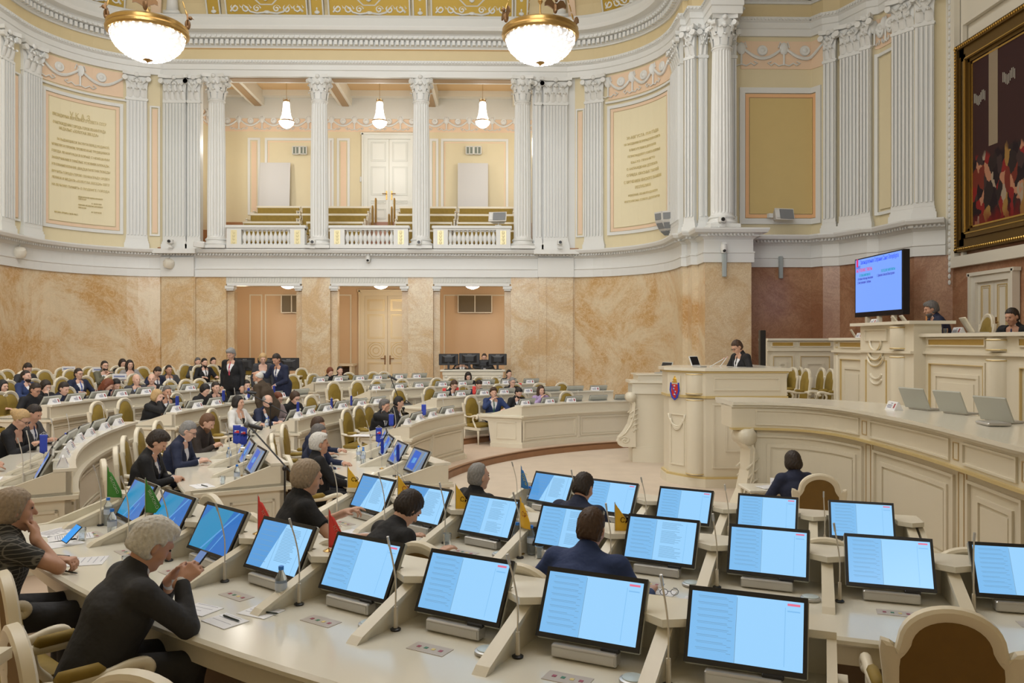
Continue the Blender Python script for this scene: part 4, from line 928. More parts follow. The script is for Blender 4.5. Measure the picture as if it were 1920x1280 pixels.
def flag(x,y,z,rz,col,txt,label,h=.30,hang=False,scale=1):
    e=thing('table_flag',label,'flag',(x,y,z),rz); m=MB(); m.lathe([(.035,0),(.034,.006),(.012,.014),(.006,.02)],n=14); obj('flag_stand',m,silver if col=='green' else brass,e,True,False)
    m=MB(); m.tube([(0,0,.01),(0,0,h)],.003,6); obj('flag_pole',m,silver,e,True,False)
    c=mat('flag_'+col,CL[col],.7); w,hh=(.13,.23) if not hang else (.09,.20)
    m=MB(); N=8; top=h-.005
    rings=[]
    for j in range(N+1):
        v=j/N; row=[]
        for i in range(7):
            u=i/6
            if hang: x_=-w/2+w*u; z_=top-.03-hh*v-(.02*(1-abs(2*u-1)) if j==N else 0); y_=-.006+.004*math.sin(u*9+v*3)
            else: x_=u*w*(.25+.75*min(1,v*1.5)) if v<.66 else u*w; z_=top-hh*v-u*.05*(1-v*.4)+ (u*.03 if v>.9 else 0); y_=.012*math.sin(u*7+v*2)*u
            row.append(Vector((x_,y_,z_)))
        rings.append(row)
    m.loft(rings,False,False); f=obj('flag_cloth',m,c,e,'all',False)
    me=f.data; mod=f.modifiers.new('thick','SOLIDIFY'); mod.thickness=.002
    if hang: m2=MB(); m2.tube([(-w/2,0,top-.03),(0,0,top),(w/2,0,top-.03)],.0015,4); m2.tube([(-w/2-.005,0,top-.03),(w/2+.005,0,top-.03)],.002,4); obj('hanging_string',m2,paper,f,False,False)
    if txt:
        tc={'yellow':(.42,.03,.02),'green':(.75,.8,.65),'red':(.85,.5,.4),'blue':(.75,.7,.1),'navy':(.8,.8,.85)}[col]
        tm=mat('flag_print_'+col,tc,.7)
        sz={'yellow':.052,'green':.034,'red':.036,'blue':.05,'navy':.03}[col]
        for sg in (-1,1):
            def fn(c_):
                a=R(-58) if not hang and col!='yellow' else R(-12 if not hang else 0); X,Y=c_.x*math.cos(a)-c_.y*math.sin(a),c_.x*math.sin(a)+c_.y*math.cos(a)
                u=(w*.52 if not hang else 0)+X; 
                return Vector((u if sg<0 else (w*1.04-u if not hang else -u),sg*(.010+.001),top-hh*(.62 if not hang else .75)+Y))
            text_obj(txt,sz,tm,fn,f,'flag_lettering',ext=.0005)
        if hang:
            for sg in (-1,1):
                m2=MB(); M=Matrix.Translation((0,sg*.010,top-hh*.55)); 
                m2.cm=0; m2.box((-.0,0,.014),(.05,.002,.014),0,M); m2.cm=1; m2.box((0,0,-.004),(.055,.002,.012),0,M); m2.ell((.01,sg*.001,.008),(.02,.002,.012),8,4,M); 
                obj('flag_emblem',m2,[paper,mat('flag_red_stroke',(.7,.05,.05),.6)],f,False,False)
    e.scale=(scale,)*3
    return e
def sheet(x,y,z,rz,w,h,label,lines=8,name='paper_sheet',cat='paper'):
    e=thing(name,label,cat,(x,y,z),rz); m=MB(); m.box((0,0,.002),(w,h,.004)); obj('sheet',m,paper,e,False,False)
    if lines:
        m=MB(); rn=random.Random(int(x*977))
        for k in range(lines): L_=w*rn.uniform(.5,.8); m.box((-w*.42+L_/2,h*.42-k*h*.8/lines,.0045),(L_,h*.02,.0006))
        obj('printed_text',m,mat('faint_print',(.45,.45,.5),.7),e,False,False)
    return e
def phone(x,y,z,rz,label,scr=True,M=None):
    e=thing('smartphone',label,'phone',(x,y,z),rz); m=MB(); m.bbox((0,0,.005),(.075,.155,.009),.003); obj('phone_body',m,black,e,False,False)
    m=MB(); m.box((0,0,.010),(.068,.145,.001)); obj('phone_screen',m,mat('phone_screen_on',(0,0,0),.1,emit=(.03,.25,.65),es=.8) if scr else black,e,False,False); return e
# ================= desk rows
FR={'A':[0,7.02,8.85,10.72],'X':[0,7.08,9.03,11.15,13.3]}
SN={'A':'camera-side block','B':'block with navy flags','C':'block before the decree','D':'block below the balcony'}
RN=['','innermost row','second row','third row','outermost row']
def th_of_px(r,px,lo,hi):
    """angle in [lo,hi] where the ring of radius r crosses the vertical sight line px"""
    dx,dy=ray(px); best=None; f=lambda t:(lambda p:p[0]*dy-p[1]*dx)(pol(r,t)); n=200; a=lo; fa=f(a)
    for i in range(1,n+1):
        b=lo+(hi-lo)*i/n; fb=f(b)
        if fa*fb<=0: return (a+b)/2
        a,fa=b,fb
    return None
SEATS={}
def desk(sec,k,t0,t1,mons=None,skew=(0,0)):
    fr=FR['A' if sec=='A' else 'X'][k]; z=TZ[k]; rm=fr+.33
    mid=pol(fr,(t0+t1)/2); e=thing('curved_desk',f"long curved cream desk, {RN[k]} of the {SN[sec]}",'desk',(*mid,z))
    n=max(6,int((t1-t0)/1.6)); P=Path([pol(fr,t0+(t1-t0)*i/n) for i in range(n+1)],-1)   # normal towards the centre
    if (P.at(P.L/2,1)-Vector((CX,CY))).length>fr: P=Path([pol(fr,t0+(t1-t0)*i/n) for i in range(n+1)],1)
    L=P.L; ts=lambda t:(t-t0)/(t1-t0)*L
    m=MB(); blk(m,P,0,L,z,z+.75,-.06,0); o=obj('front_panel',m,cream,e)
    m=MB(); blk(m,P,0,L,z,z+.10,0,.045); blk(m,P,0,L,z+.10,z+.13,0,.02); obj('plinth',m,cream,e)
    mons=mons or [t0+(t1-t0)*(i+.5)/max(1,round((t1-t0)*math.pi/180*rm/.72)) for i in range(max(1,round((t1-t0)*math.pi/180*rm/.72)))]
    if sec!='A':
        m=MB(); npn=max(2,round(L/1.5)); w=L/npn
        for i in range(npn):
            frame(m,P,i*w+.06,(i+1)*w-.06,z+.17,z+.63,.03,.022); frame(m,P,i*w+.11,(i+1)*w-.11,z+.22,z+.58,.015,.012)
            if i: blk(m,P,i*w-.03,i*w+.03,z+.13,z+.68,0,.03)
        obj('panel_moulding',m,cream,e)
    m=MB(); c=.28   # sloped end wings
    blk(m,P,0,L,z+.72,z+.97,-.05,.01); obj('upper_band',m,cream,e)
    m=MB(); blk(m,P,-0,L,z+.67,z+.72,-.02,.03); blk(m,P,0,L,z+.72,z+.76,-.02,.07); obj('middle_moulding',m,cream,e)
    m=MB(); blk(m,P,0,L,z+.965,z+1.0,-.16,.045); obj('ledge',m,creamt,e)
    prof=[(-1.05,z+.72),(-1.07,z+.735),(-1.07,z+.755),(-1.05,z+.77),(0.0,z+.77),(0.0,z+.72)]
    m=MB(); sweep(m,P,prof); obj('desktop',m,creamt,e)
    m=MB(); blk(m,P,.02,L-.02,z+.60,z+.72,-1.0,-.97); obj('apron',m,cream,e)
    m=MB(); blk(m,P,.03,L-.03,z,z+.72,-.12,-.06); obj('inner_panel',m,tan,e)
    # end walls with sloping top
    for end,s in ((0,0),(1,L)):
        m=MB(); a,b=(0,.04) if end==0 else (L-.04,L)
        poly=[(0,z),(0,z+.97),(-.16,z+.97),(-.75,z+.775),(-1.0,z+.77),(-1.0,z+.66),(-.80,z+.60),(-.72,z)]
        m.prism(poly,a,b,lambda o,zz_,h:(*P.at(h,o),zz_)); ep=obj('end_panel',m,cream,e)
        m=MB(); 
        q0,q1=(-.012,.0) if end==0 else (L,L+.012)
        # moulding running around the end
        dirn=(P.at(.1)-P.at(0)).normalized() if end==0 else (P.at(L)-P.at(L-.1)).normalized(); sg=-1 if end==0 else 1; B=P.at(s); nn=P.nrm(s)
        for zz_,hh,ww in ((z+.72,.04,.05),(z+.05,.10,.035)):
            o1=-.98 if zz_>z+.5 else -.72
            pts=[B+nn*.0,B+nn*o1,B+nn*o1+dirn*sg*ww,B+nn*(.06)+dirn*sg*ww,B+nn*.06]
            m.prism([(p.x,p.y) for p in pts],zz_-hh/2,zz_+hh/2,lambda x,y,h:(x,y,h))
        for (o0,o1,a0,a1) in ((-.12,-.6,z+.2,z+.6),):
            for (p,q,c0,c1) in ((o0,o1,a0,a0+.025),(o0,o1,a1-.025,a1),(o0,o0-.025,a0,a1),(o1+.025,o1,a0,a1)):
                pts=[B+nn*p,B+nn*q,B+nn*q+dirn*sg*.02,B+nn*p+dirn*sg*.02]; m.prism([(v.x,v.y) for v in pts],c0,c1,lambda x,y,h:(x,y,h))
        obj('end_moulding',m,cream,ep)
    bounds=[t0]+[(a+b)/2 for a,b in zip(mons,mons[1:])]+[t1]
    if sec=='A': bounds=[mons[0]-(mons[1]-mons[0])/2]+bounds[1:-1]+[mons[-1]+(mons[1]-mons[0])/2]
    for i,t in enumerate(bounds):
        if (t<=t0+.3 or t>=t1-.3): continue
        m=MB(); s=ts(t); poly=[(-.05,z+.77),(-.05,z+.965),(-.16,z+.965),(-.62,z+.80),(-.64,z+.77)]
        m.prism(poly,s-.022,s+.022,lambda o,zz_,h:(*P.at(h,o),zz_))
        poly2=[(-.14,z+.965),(-.16,z+.99),(-.66,z+.80),(-.70,z+.77),(-.62,z+.77),(-.60,z+.80)]
        m.prism(poly2,s-.034,s+.034,lambda o,zz_,h:(*P.at(h,o),zz_)); d=obj('divider',m,cream,e)
        m=MB(); m.prism([(-.10,-.04),(.10,-.04),(.10,-.24),(0.0,-.30),(-.10,-.24)],z+.968,z+1.004,lambda a,o,h:(*P.at(s+a,o),h)); obj('divider_shelf',m,creamt,d)
    for i,t in enumerate(mons): SEATS[(sec,k,i)]=(t,rm,z)
    for i,t in enumerate(mons):
        if sec!='A': continue
        m=MB(); s=ts(t); m.cm=0; m.prism([(-.10,-.50),(.10,-.50),(.10,-.60),(-.10,-.60)],z+.770,z+.7725,lambda a,o,h:(*P.at(s+a,o),h))
        for j,cx in enumerate((-.06,-.02,.02,.06)):
            m.cm=1+j%3; m.prism([(cx-.009,-.54),(cx+.009,-.54),(cx+.009,-.56),(cx-.009,-.56)],z+.7725,z+.774,lambda a,o,h:(*P.at(s+a,o),h))
        obj('voting_panel',m,[mat('voting_panel_beige',(.50,.44,.38),.4),mat('key_red',(.35,.05,.08),.4),mat('key_yellow',(.75,.6,.2),.4),mat('key_green',(.05,.2,.1),.4)],e)
    if any(skew):
        def walk(o):
            for c in o.children: yield c; yield from walk(c)
        for o in walk(e):
            for v in o.data.vertices:
                X=v.co.x+mid[0]-CX; Y=v.co.y+mid[1]-CY; rr=math.hypot(X,Y); th=math.degrees(math.atan2(Y,-X)); f_=min(1,max(0,(rr-fr)/1.05)); s_=(th-t0)/(t1-t0)*L
                ds=-skew[0]*f_*max(0,1-max(0,s_)/.9)+skew[1]*f_*max(0,1-max(0,L-s_)/.9); th+=ds/L*(t1-t0); v.co.x=-rr*math.cos(R(th))+CX-mid[0]; v.co.y=rr*math.sin(R(th))+CY-mid[1]
    return e,P
# ================= people: smooth distance-field figures, one continuous skin per body, clothing and hair as children
def nrmz(v): v=np.asarray(v,float); return v/max(1e-9,np.linalg.norm(v))
def rotm(p,y,r=0):   # pitch forward-down p, yaw y (to own left +), roll r
    return np.array(Matrix.Rotation(y,3,'Z')@Matrix.Rotation(-p,3,'X')@Matrix.Rotation(r,3,'Y'))
class SDF:
    def __init__(s): s.p=[]
    def cone(s,a,b,ra,rb,k=.02,sx=1): a=np.array(a,float);b=np.array(b,float); m=max(ra,rb)*max(1,sx); s.p.append(('c',np.minimum(a,b)-m,np.maximum(a,b)+m,(a,b,ra,rb,sx),k)); return s
    def chain(s,pts,rs,k=.015):
        for i in range(len(pts)-1): s.cone(pts[i],pts[i+1],rs[i],rs[i+1],k)
        return s
    def ell(s,c,r,M=None,k=.02,sub=False): c=np.array(c,float); m=max(r); s.p.append(('E' if sub else 'e',c-m,c+m,(c,np.array(r,float),np.eye(3) if M is None else np.asarray(M)),k)); return s
    def cut(s,fn): s.p.append(('f',None,None,fn,0)); return s
    def mesh(s,h,name):
        add=[p for p in s.p if p[0] in 'ce']; lo=np.min([p[1] for p in add],0)-3*h; hi=np.max([p[2] for p in add],0)+3*h
        n=np.ceil((hi-lo)/h).astype(int)+1; ax=[(lo[i]+h*np.arange(n[i])).astype(np.float32) for i in range(3)]; D=np.full(n,10.,np.float32)
        for op,l,u,a,k in s.p:
            if op=='f':
                X,Y,Z=np.meshgrid(*ax,indexing='ij',sparse=True); D=np.maximum(D,a(X,Y,Z)).astype(np.float32); continue
            if op=='g': X,Y,Z=np.meshgrid(*ax,indexing='ij',sparse=True); D=np.where(D<9,D+a(X,Y,Z),D).astype(np.float32); continue
            m=k+2.5*h; i0=np.maximum(0,((l-m-lo)/h).astype(int)); i1=np.minimum(n,((u+m-lo)/h).astype(int)+2); sl=tuple(slice(i0[i],i1[i]) for i in range(3))
            X,Y,Z=np.meshgrid(*[ax[i][sl[i]] for i in range(3)],indexing='ij',sparse=True)
            if op=='c':
                A,B,ra,rb,sx=a; cx=A[0]; ba=(B-A)*np.array([1/sx,1,1]); L=max(1e-9,ba@ba)
                px,py,pz=(X-cx)/sx,Y-A[1],Z-A[2]; t=np.clip((px*ba[0]+py*ba[1]+pz*ba[2])/L,0,1)
                d=np.sqrt((px-t*ba[0])**2+(py-t*ba[1])**2+(pz-t*ba[2])**2)-(ra+(rb-ra)*t)
            else:
                c,r,M=a; q=[ (X-c[0])*M[0,j]+(Y-c[1])*M[1,j]+(Z-c[2])*M[2,j] for j in range(3)]
                k0=np.sqrt(sum((q[j]/r[j])**2 for j in range(3))); k1=np.sqrt(sum((q[j]/r[j]**2)**2 for j in range(3)))+1e-6; d=k0*(k0-1)/k1
            V=D[sl]
            if op=='E': D[sl]=np.maximum(V,-d)
            else:
                hh=np.clip(.5+.5*(d-V)/k,0,1); D[sl]=d*(1-hh)+V*hh-k*hh*(1-hh)
        return nets(D,lo,h,name)
def nets(D,lo,h,name):
    s=D<0; c=np.zeros(np.array(D.shape)-1,int)
    for dx in(0,1):
        for dy in(0,1):
            for dz in(0,1): c+=s[dx:D.shape[0]-1+dx,dy:D.shape[1]-1+dy,dz:D.shape[2]-1+dz]
    act=np.argwhere((c>0)&(c<8)); ID=-np.ones(c.shape,int); ID[tuple(act.T)]=np.arange(len(act))
    acc=np.zeros((len(act),3)); cnt=np.zeros(len(act)); cor=[(x,y,z) for x in(0,1) for y in(0,1) for z in(0,1)]
    for i,a in enumerate(cor):
        for b in cor[i+1:]:
            if sum(abs(p-q) for p,q in zip(a,b))!=1: continue
            va=D[tuple((act+a).T)]; vb=D[tuple((act+b).T)]; m=(va<0)!=(vb<0); t=np.where(m,va/np.where(m,va-vb,1),0)
            acc+=m[:,None]*(np.array(a)+(np.array(b)-np.array(a))*t[:,None]); cnt+=m
    V=(act+acc/cnt[:,None])*h+lo; Fc=[]
    for ax in range(3):
        o=[0,0,0]; o[ax]=1; u,v=[(1,2),(2,0),(0,1)][ax]
        s0=s[tuple(slice(0,D.shape[i]-o[i]) for i in range(3))]; s1=s[tuple(slice(o[i],None) for i in range(3))]
        E=np.argwhere(s0!=s1); E=E[(E[:,u]>0)&(E[:,v]>0)]
        if not len(E): continue
        du=np.zeros(3,int);du[u]=1;dv=np.zeros(3,int);dv[v]=1
        q=np.stack([ID[tuple((E-du-dv).T)],ID[tuple((E-dv).T)],ID[tuple(E.T)],ID[tuple((E-du).T)]],1); fl=s0[tuple(E.T)]; q[~fl]=q[~fl][:,::-1]; Fc.append(q)
    Fc=np.concatenate(Fc); me=bpy.data.meshes.new(name); me.from_pydata(V.tolist(),[],Fc.tolist()); me.polygons.foreach_set('use_smooth',[True]*len(Fc)); return me
def ik(S_,T,l1,l2,pole):
    S_=np.array(S_,float);T=np.array(T,float); d=T-S_; L=np.linalg.norm(d)
    if L>l1+l2-.005: T=S_+d/L*(l1+l2-.005); d=T-S_; L=np.linalg.norm(d)
    a=(l1*l1-l2*l2+L*L)/(2*L); hgt=math.sqrt(max(0,l1*l1-a*a)); u=d/L; p=np.array(pole,float); p=nrmz(p-u*(p@u)); return S_+u*a+p*hgt,T
def hand(B,w,d,nrm,side,curl,h,spread=1.0):
    d=nrmz(d); nrm=np.array(nrm,float); nrm=nrmz(nrm-d*(nrm@d)); sd=np.cross(d,nrm)*side   # sd points to the thumb side
    fr=max(.0088,h*.72)
    B.cone(w-d*.03,w+d*.03,.026,.027,.02)
    for i in range(4):
        o=(1.5-i)*.021*spread; b=w+d*.085+sd*o; B.cone(w+d*.02+sd*o*.6,b,.017,.014,.012)
        L=[.062,.072,.068,.052][i]; c=curl[i] if hasattr(curl,'__len__') else curl; a=0; p=b; pts=[p]
        for f in(.45,.32,.25):
            a+=c; p=p+(d*math.cos(a)+nrm*math.sin(a))*L*f*1.25; pts.append(p)
        B.chain(pts,[fr*1.12,fr*1.05,fr,fr*.85],.004)
    p0=w+d*.025+sd*.026; p1=p0+nrmz(d*.7+sd*.7+nrm*.35)*.04; p2=p1+nrmz(d*.9+sd*.2+nrm*.4)*.034; B.chain([w+d*.01+sd*.012,p0,p1,p2],[.018,.015,fr*1.25,fr],.008)
FIGC={}
def fig_data(key):
    if key in FIGC: return FIGC[key]
    k=dict(key); sit=k.get('sit',1); ln=R(k.get('lean',8)); hp=R(k.get('hp',10)); hy=R(k.get('hy',0)); h=k.get('res',.016); sc=1
    lx=R(k.get('roll',0)); top=k.get('top','suit'); hair=k.get('hair','short'); fem=k.get('fem',0); W=k.get('w',1.0)
    pel=np.array([0,0,.595 if sit else .95]); u=nrmz([math.sin(lx),math.sin(ln),math.cos(ln)*math.cos(lx)]); fw=nrmz(np.cross(u,[1,0,0])*-1) ; fw=nrmz(np.array([0,1,0])-u*u[1])
    nb=pel+u*.50; ch=pel+u*.32; hn=nrmz(u*.6+np.array([0,math.sin(hp)*.5,1])); hc=nb+hn*.142+np.array([0,.02+.03*math.sin(hp),0]); HM=rotm(hp,hy,R(k.get('tilt',0))); hl=lambda x,y,z: hc+HM@np.array([x,y,z])
    shw=(.165 if fem else .185)*W
    out={}
    sh=[nb-u*.055+np.array([sg*shw,0,0]) for sg in(-1,1)]; hip=[pel+np.array([sg*.10,0,0]) for sg in(-1,1)]
    if sit: kn=[np.array([sg*.12,.44,.555]) for sg in(-1,1)]; an=[np.array([sg*.11,.42+k.get('foot',0),.09]) for sg in(-1,1)]
    else: kn=[np.array([sg*.10,.03,.50]) for sg in(-1,1)]; an=[np.array([sg*.10,-.02,.09]) for sg in(-1,1)]
    T=[k.get('L'),k.get('R')]; el=[];wr=[]
    for i,sg in enumerate((-1,1)):
        t=T[i] or ((sg*.22,.36,.83) if sit else (sg*.26,.04,.80)); pole=k.get('pole') or (sg*.8,-.3,-.9); pole=(abs(pole[0])*sg,pole[1],pole[2]); e_,w_=ik(sh[i],t,.29,.25,pole); el.append(e_);wr.append(w_)
    B=SDF()
    B.cone(pel,ch,.12,.12,.05,1.25).cone(ch,nb-u*.06,.12,.085,.05,1.3).cone(nb-u*.05,hl(0,-.02,-.07),.058,.054,.03)
    for i in(0,1):
        B.cone(nb-u*.06,sh[i],.05,.05,.04).chain([sh[i],el[i],wr[i]],[.05,.038,.026],.02).chain([hip[i],kn[i],an[i]],[.085,.055,.04],.03).cone(an[i]-[0,.04,.02],an[i]+[0,.12,-.045],.035,.03,.03)
        sg=(-1,1)[i]; d=wr[i]-el[i]; hd=k.get('hd'); hd=hd[i] if hd and hd[i] else d; pn=k.get('pn'); pn=pn[i] if pn and pn[i] else (0,.1,-1)
        hand(B,wr[i],hd,pn,sg,k.get('curl',.35),h)
    # head
    B.ell(hl(0,-.012,.028),(.076,.096,.098),HM,.03).ell(hl(0,.022,-.035),(.060,.070,.082),HM,.03).ell(hl(0,.062,-.098),(.028,.024,.022),HM,.025)
    B.cone(hl(0,.088,.012),hl(0,.112,-.028),.011,.014,.012).cone(hl(-.03,.083,.032),hl(.03,.083,.032),.012,.012,.02)
    B.cone(hl(-.016,.09,-.062),hl(.016,.09,-.062),.008,.008,.01).ell(hl(-.042,.055,-.028),(.022,.025,.022),HM,.02).ell(hl(.042,.055,-.028),(.022,.025,.022),HM,.02)
    for sg in(-1,1): B.ell(hl(sg*.031,.098,.008),(.015,.012,.010),HM,.01,True).ell(hl(sg*.078,-.008,-.008),(.011,.020,.032),HM,.008)
    out['body']=B.mesh(h,'body')
    # clothing
    J=SDF(); f=1.0
    tr=.150 if not fem else .138
    J.cone(nb-u*.02-fw*.02,nb+hn*.025-fw*.015,.078,.070,.03).cone(pel-u*.03,ch,(tr+.005)*W**.5,tr*W**.5,.05,1.22*W).cone(ch,nb-u*.085,tr*W**.5,.105,.06,1.32*W).cone(nb-u*.07+[-.03,0,0],nb-u*.07+[.03,0,0],.085,.085,.05)
    short=top=='tee'; 
    for i in(0,1):
        we=wr[i]+(el[i]-wr[i])*(.10 if not short else 1)
        J.cone(nb-u*.07,sh[i],.065,.070,.05); J.cone(sh[i],el[i],.068,.056 if not short else .055,.03)
        if not short: J.cone(el[i],we,.055,.040,.02)
        if not sit: J.cone(hip[i]+[0,0,-.12],hip[i]+[0,0,.05],.12,.14,.05)
    if short:
        for i in(0,1): 
            m_=sh[i]+(el[i]-sh[i])*.62; dn=nrmz(el[i]-sh[i]); J.cut(lambda X,Y,Z,m_=m_,dn=dn,a=np.minimum(m_,el[i])-.09,b=np.maximum(m_,el[i])+.09: np.where((X>a[0])&(X<b[0])&(Y>a[1])&(Y<b[1])&(Z>a[2])&(Z<b[2]),(X-m_[0])*dn[0]+(Y-m_[1])*dn[1]+(Z-m_[2])*dn[2],-1.))
    if top in('suit','cardigan'):
        wv=.42 if top=='suit' else .5
        def V(X,Y,Z): 
            t=(X-pel[0])*u[0]+(Y-pel[1])*u[1]+(Z-pel[2])*u[2]; q=(X-pel[0])*fw[0]+(Y-pel[1])*fw[1]+(Z-pel[2])*fw[2]
            w=np.abs(X-(t)*u[0])-np.clip((t-.20)*wv,-.02,.10); return -np.maximum(np.maximum(w,.03-q),-(.0+t-.18))
        J.cut(V)
    out['garment']=J.mesh(h*1.15,'garment')
    if top in('suit','cardigan'):
        Q=SDF(); Q.cone(pel+u*.05,ch,tr-.012,tr-.014,.05,1.2).cone(ch,nb-u*.10,tr-.015,.085,.05,1.2).cone(nb-u*.05,nb+u*.005+hn*.02,.068,.060,.03)
        for i in(0,1):
            we=wr[i]+(el[i]-wr[i])*.02; Q.cone(wr[i]+(el[i]-wr[i])*.2,we,.034,.034,.01)
        out['shirt']=Q.mesh(h,'shirt')
        tn=SDF(); fr_=lambda t,r:pel+u*t+fw*r
        tn.cone(fr_(.475,.062),fr_(.46,.075),.018,.016,.01).cone(fr_(.45,.085),fr_(.36,.125),.012,.018,.01).cone(fr_(.36,.126),fr_(.2,.137),.019,.026,.01); out['tie']=tn.mesh(max(.009,h*.7),'tie')
    else:
        pass
    P=SDF()
    for i in(0,1): P.chain([hip[i],kn[i],an[i]+[0,0,.02]],[.105,.075,.055],.03)
    P.cone(hip[0],hip[1],.12,.12,.04); 
    if fem and k.get('skirt'): P.cone(hip[0]+[0,.1,0],kn[0],.13,.11,.05).cone(hip[1]+[0,.1,0],kn[1],.13,.11,.05)
    out['trousers']=P.mesh(h*1.2,'trousers')
    Sx=SDF()
    for i in(0,1): Sx.cone(an[i]+[0,-.05,-.045],an[i]+[0,.15,-.055],.042,.036,.02)
    out['shoes']=Sx.mesh(h,'shoes')
    # hair
    Hh=SDF(); hh=max(.008,h*.75)
    def plane(y0,z0,ny,nz): 
        return lambda X,Y,Z:(( (X-hc[0])*HM[0,1]+(Y-hc[1])*HM[1,1]+(Z-hc[2])*HM[2,1]-y0)*ny+((X-hc[0])*HM[0,2]+(Y-hc[1])*HM[1,2]+(Z-hc[2])*HM[2,2]-z0)*nz)
    hlz,hly={'thin':(.095,-.002),'pixie':(.062,.040),'bob':(.062,.045),'long':(.066,.040),'bun':(.070,.020)}.get(hair,(.070,.022))
    def FR_(X,Y,Z):
        qx=(X-hc[0])*HM[0,0]+(Y-hc[1])*HM[1,0]+(Z-hc[2])*HM[2,0]; qy=(X-hc[0])*HM[0,1]+(Y-hc[1])*HM[1,1]+(Z-hc[2])*HM[2,1]; qz=(X-hc[0])*HM[0,2]+(Y-hc[1])*HM[1,2]+(Z-hc[2])*HM[2,2]
        return np.minimum(hlz-4*qx*qx-qz,(qy-hly)-.25*(qz+.02))
    if hair in('short','full','thin','crop'):
        e={'short':.007,'full':.020,'thin':.004,'crop':.006}[hair]
        Hh.ell(hl(0,-.016,.034),(.076+e,.098+e,.098+e),HM); 
        Hh.ell(hl(0,-.034,-.028),(.074+e*.6,.072+e,.082),HM,.03)
        if hair=='full': Hh.ell(hl(.01,.050,.108),(.056,.040,.022),HM,.03)
        Hh.cut(FR_); Hh.cut(plane(0,-.080,-.15,-1))
        for sg in(-1,1): Hh.ell(hl(sg*.088,.008,-.016),(.034,.030,.040),HM,.01,True)
    elif hair=='ring':
        Hh.ell(hl(0,-.02,.02),(.083,.103,.09),HM); Hh.cut(plane(.0,.03,.75,-.66)); Hh.cut(plane(-.02,.062,.35,.93)); Hh.cut(plane(0,-.08,0,-1)); Hh.ell(hl(.088,.008,-.016),(.034,.030,.040),HM,.01,True).ell(hl(-.088,.008,-.016),(.034,.030,.040),HM,.01,True)
    elif hair in('bob','long','pixie','bun'):
        Hh.ell(hl(0,-.022,.036),(.090,.110,.104),HM,.02)
        if hair=='bob': Hh.ell(hl(0,-.03,-.03),(.105,.10,.09),HM,.03)
        if hair=='pixie': Hh.ell(hl(0,-.035,-.015),(.088,.09,.08),HM,.03)
        if hair=='bun': Hh.ell(hl(0,-.13,.03),(.055,.05,.055),HM,.02)
        if hair=='long':
            Hh.cone(hl(0,-.04,-.02),nb-u*.10-fw*.08,.095,.07,.04,1.1)
            for sg in(-1,1): Hh.cone(hl(sg*.07,.0,-.02),nb-u*.08+fw*.03+np.array([sg*.09,0,0]),.035,.03,.03)
        c0=FR_
        face=lambda X,Y,Z:np.minimum(c0(X,Y,Z), .2)
        Hh.cut(c0) if hair!='long' else Hh.cut(lambda X,Y,Z:np.where(Z>hc[2]-.10,c0(X,Y,Z),-1.))
    def strands(X,Y,Z):
        a=np.arctan2(X-hc[0],Y-hc[1]); zz=Z-hc[2]
        tp=0
        if hair in('short','full','crop','thin','ring'):
            c=FR_(X,Y,Z) if hair!='ring' else plane(.0,.03,.75,-.66)(X,Y,Z); c2=plane(0,-.085,-.15,-1)(X,Y,Z); tp=np.clip((np.maximum(c,c2)+.016)/.016,0,1)**1.5*(.006 if hair!='full' else .010)
        elif hair!='long': tp=np.clip((c0(X,Y,Z)+.02)/.02,0,1)**1.5*.014
        return tp+.0028*np.sin(a*19+zz*45+2*np.sin(zz*60))+.0022*np.sin(a*33-zz*70)+.0015*np.sin(X*310+Y*270)
    if hair!='bald': Hh.p.insert(max(i for i,q in enumerate(Hh.p) if q[0]=='e' or q[0]=='c')+1,('g',None,None,strands,0))
    if hair!='bald': out['hair']=Hh.mesh(hh,'hair')
    if k.get('beard'):
        b=SDF(); b.ell(hl(0,.030,-.072),(.060,.066,.056),HM,.02).ell(hl(0,.06,-.105),(.034,.034,.03*(2.0 if k['beard']==2 else 1)),HM,.02); b.cut(plane(.0,-.048,.12,.98)); b.ell(hl(0,.10,-.058),(.022,.02,.008),HM,.005,True); out['beard']=b.mesh(hh,'beard')
    m=MB(); 
    for sg in(-1,1): m.ell((sg*.031,.086,.010),(.011,.007,.006),8,6)
    me=m.mesh('eyes',[mat('eye_dark',(.03,.02,.015),.2)],True)
    Mx=Matrix.Translation(Vector(hc))@Matrix([list(r)+[0] for r in HM]+[[0,0,0,1]]).to_4x4(); me.transform(Mx); out['eyes']=me
    m=MB()
    for sg in(-1,1):
        m.tube([(sg*.034+.023*math.cos(a),.103-.004*math.cos(a)*sg,.008+.018*math.sin(a)) for a in [2*math.pi*i/12 for i in range(13)]],.0024,5); m.tube([(sg*.057,.10,.012),(sg*.083,.03,.012),(sg*.084,-.01,.0)],.0022,5)
    m.tube([(-.011,.108,.012),(.011,.108,.012)],.0024,5); me=m.mesh('glasses',[mat('glasses_frame',(.02,.02,.02),.3)],False); me.transform(Mx); out['glasses']=me
    out['_']=dict(hc=hc,wr=wr,el=el,hl=hl,nb=nb)
    FIGC[key]=out; return out
SKIN={'a':(.62,.36,.25),'b':(.55,.30,.20),'c':(.70,.43,.32)}
HAIR={'black':(.012,.009,.008),'brown':(.06,.03,.015),'dark':(.025,.015,.010),'grey':(.25,.24,.23),'white':(.62,.60,.56),'blond':(.50,.33,.15),'red':(.17,.045,.015),'ash':(.34,.26,.18),'ginger':(.14,.065,.03),'salt':(.13,.12,.115)}
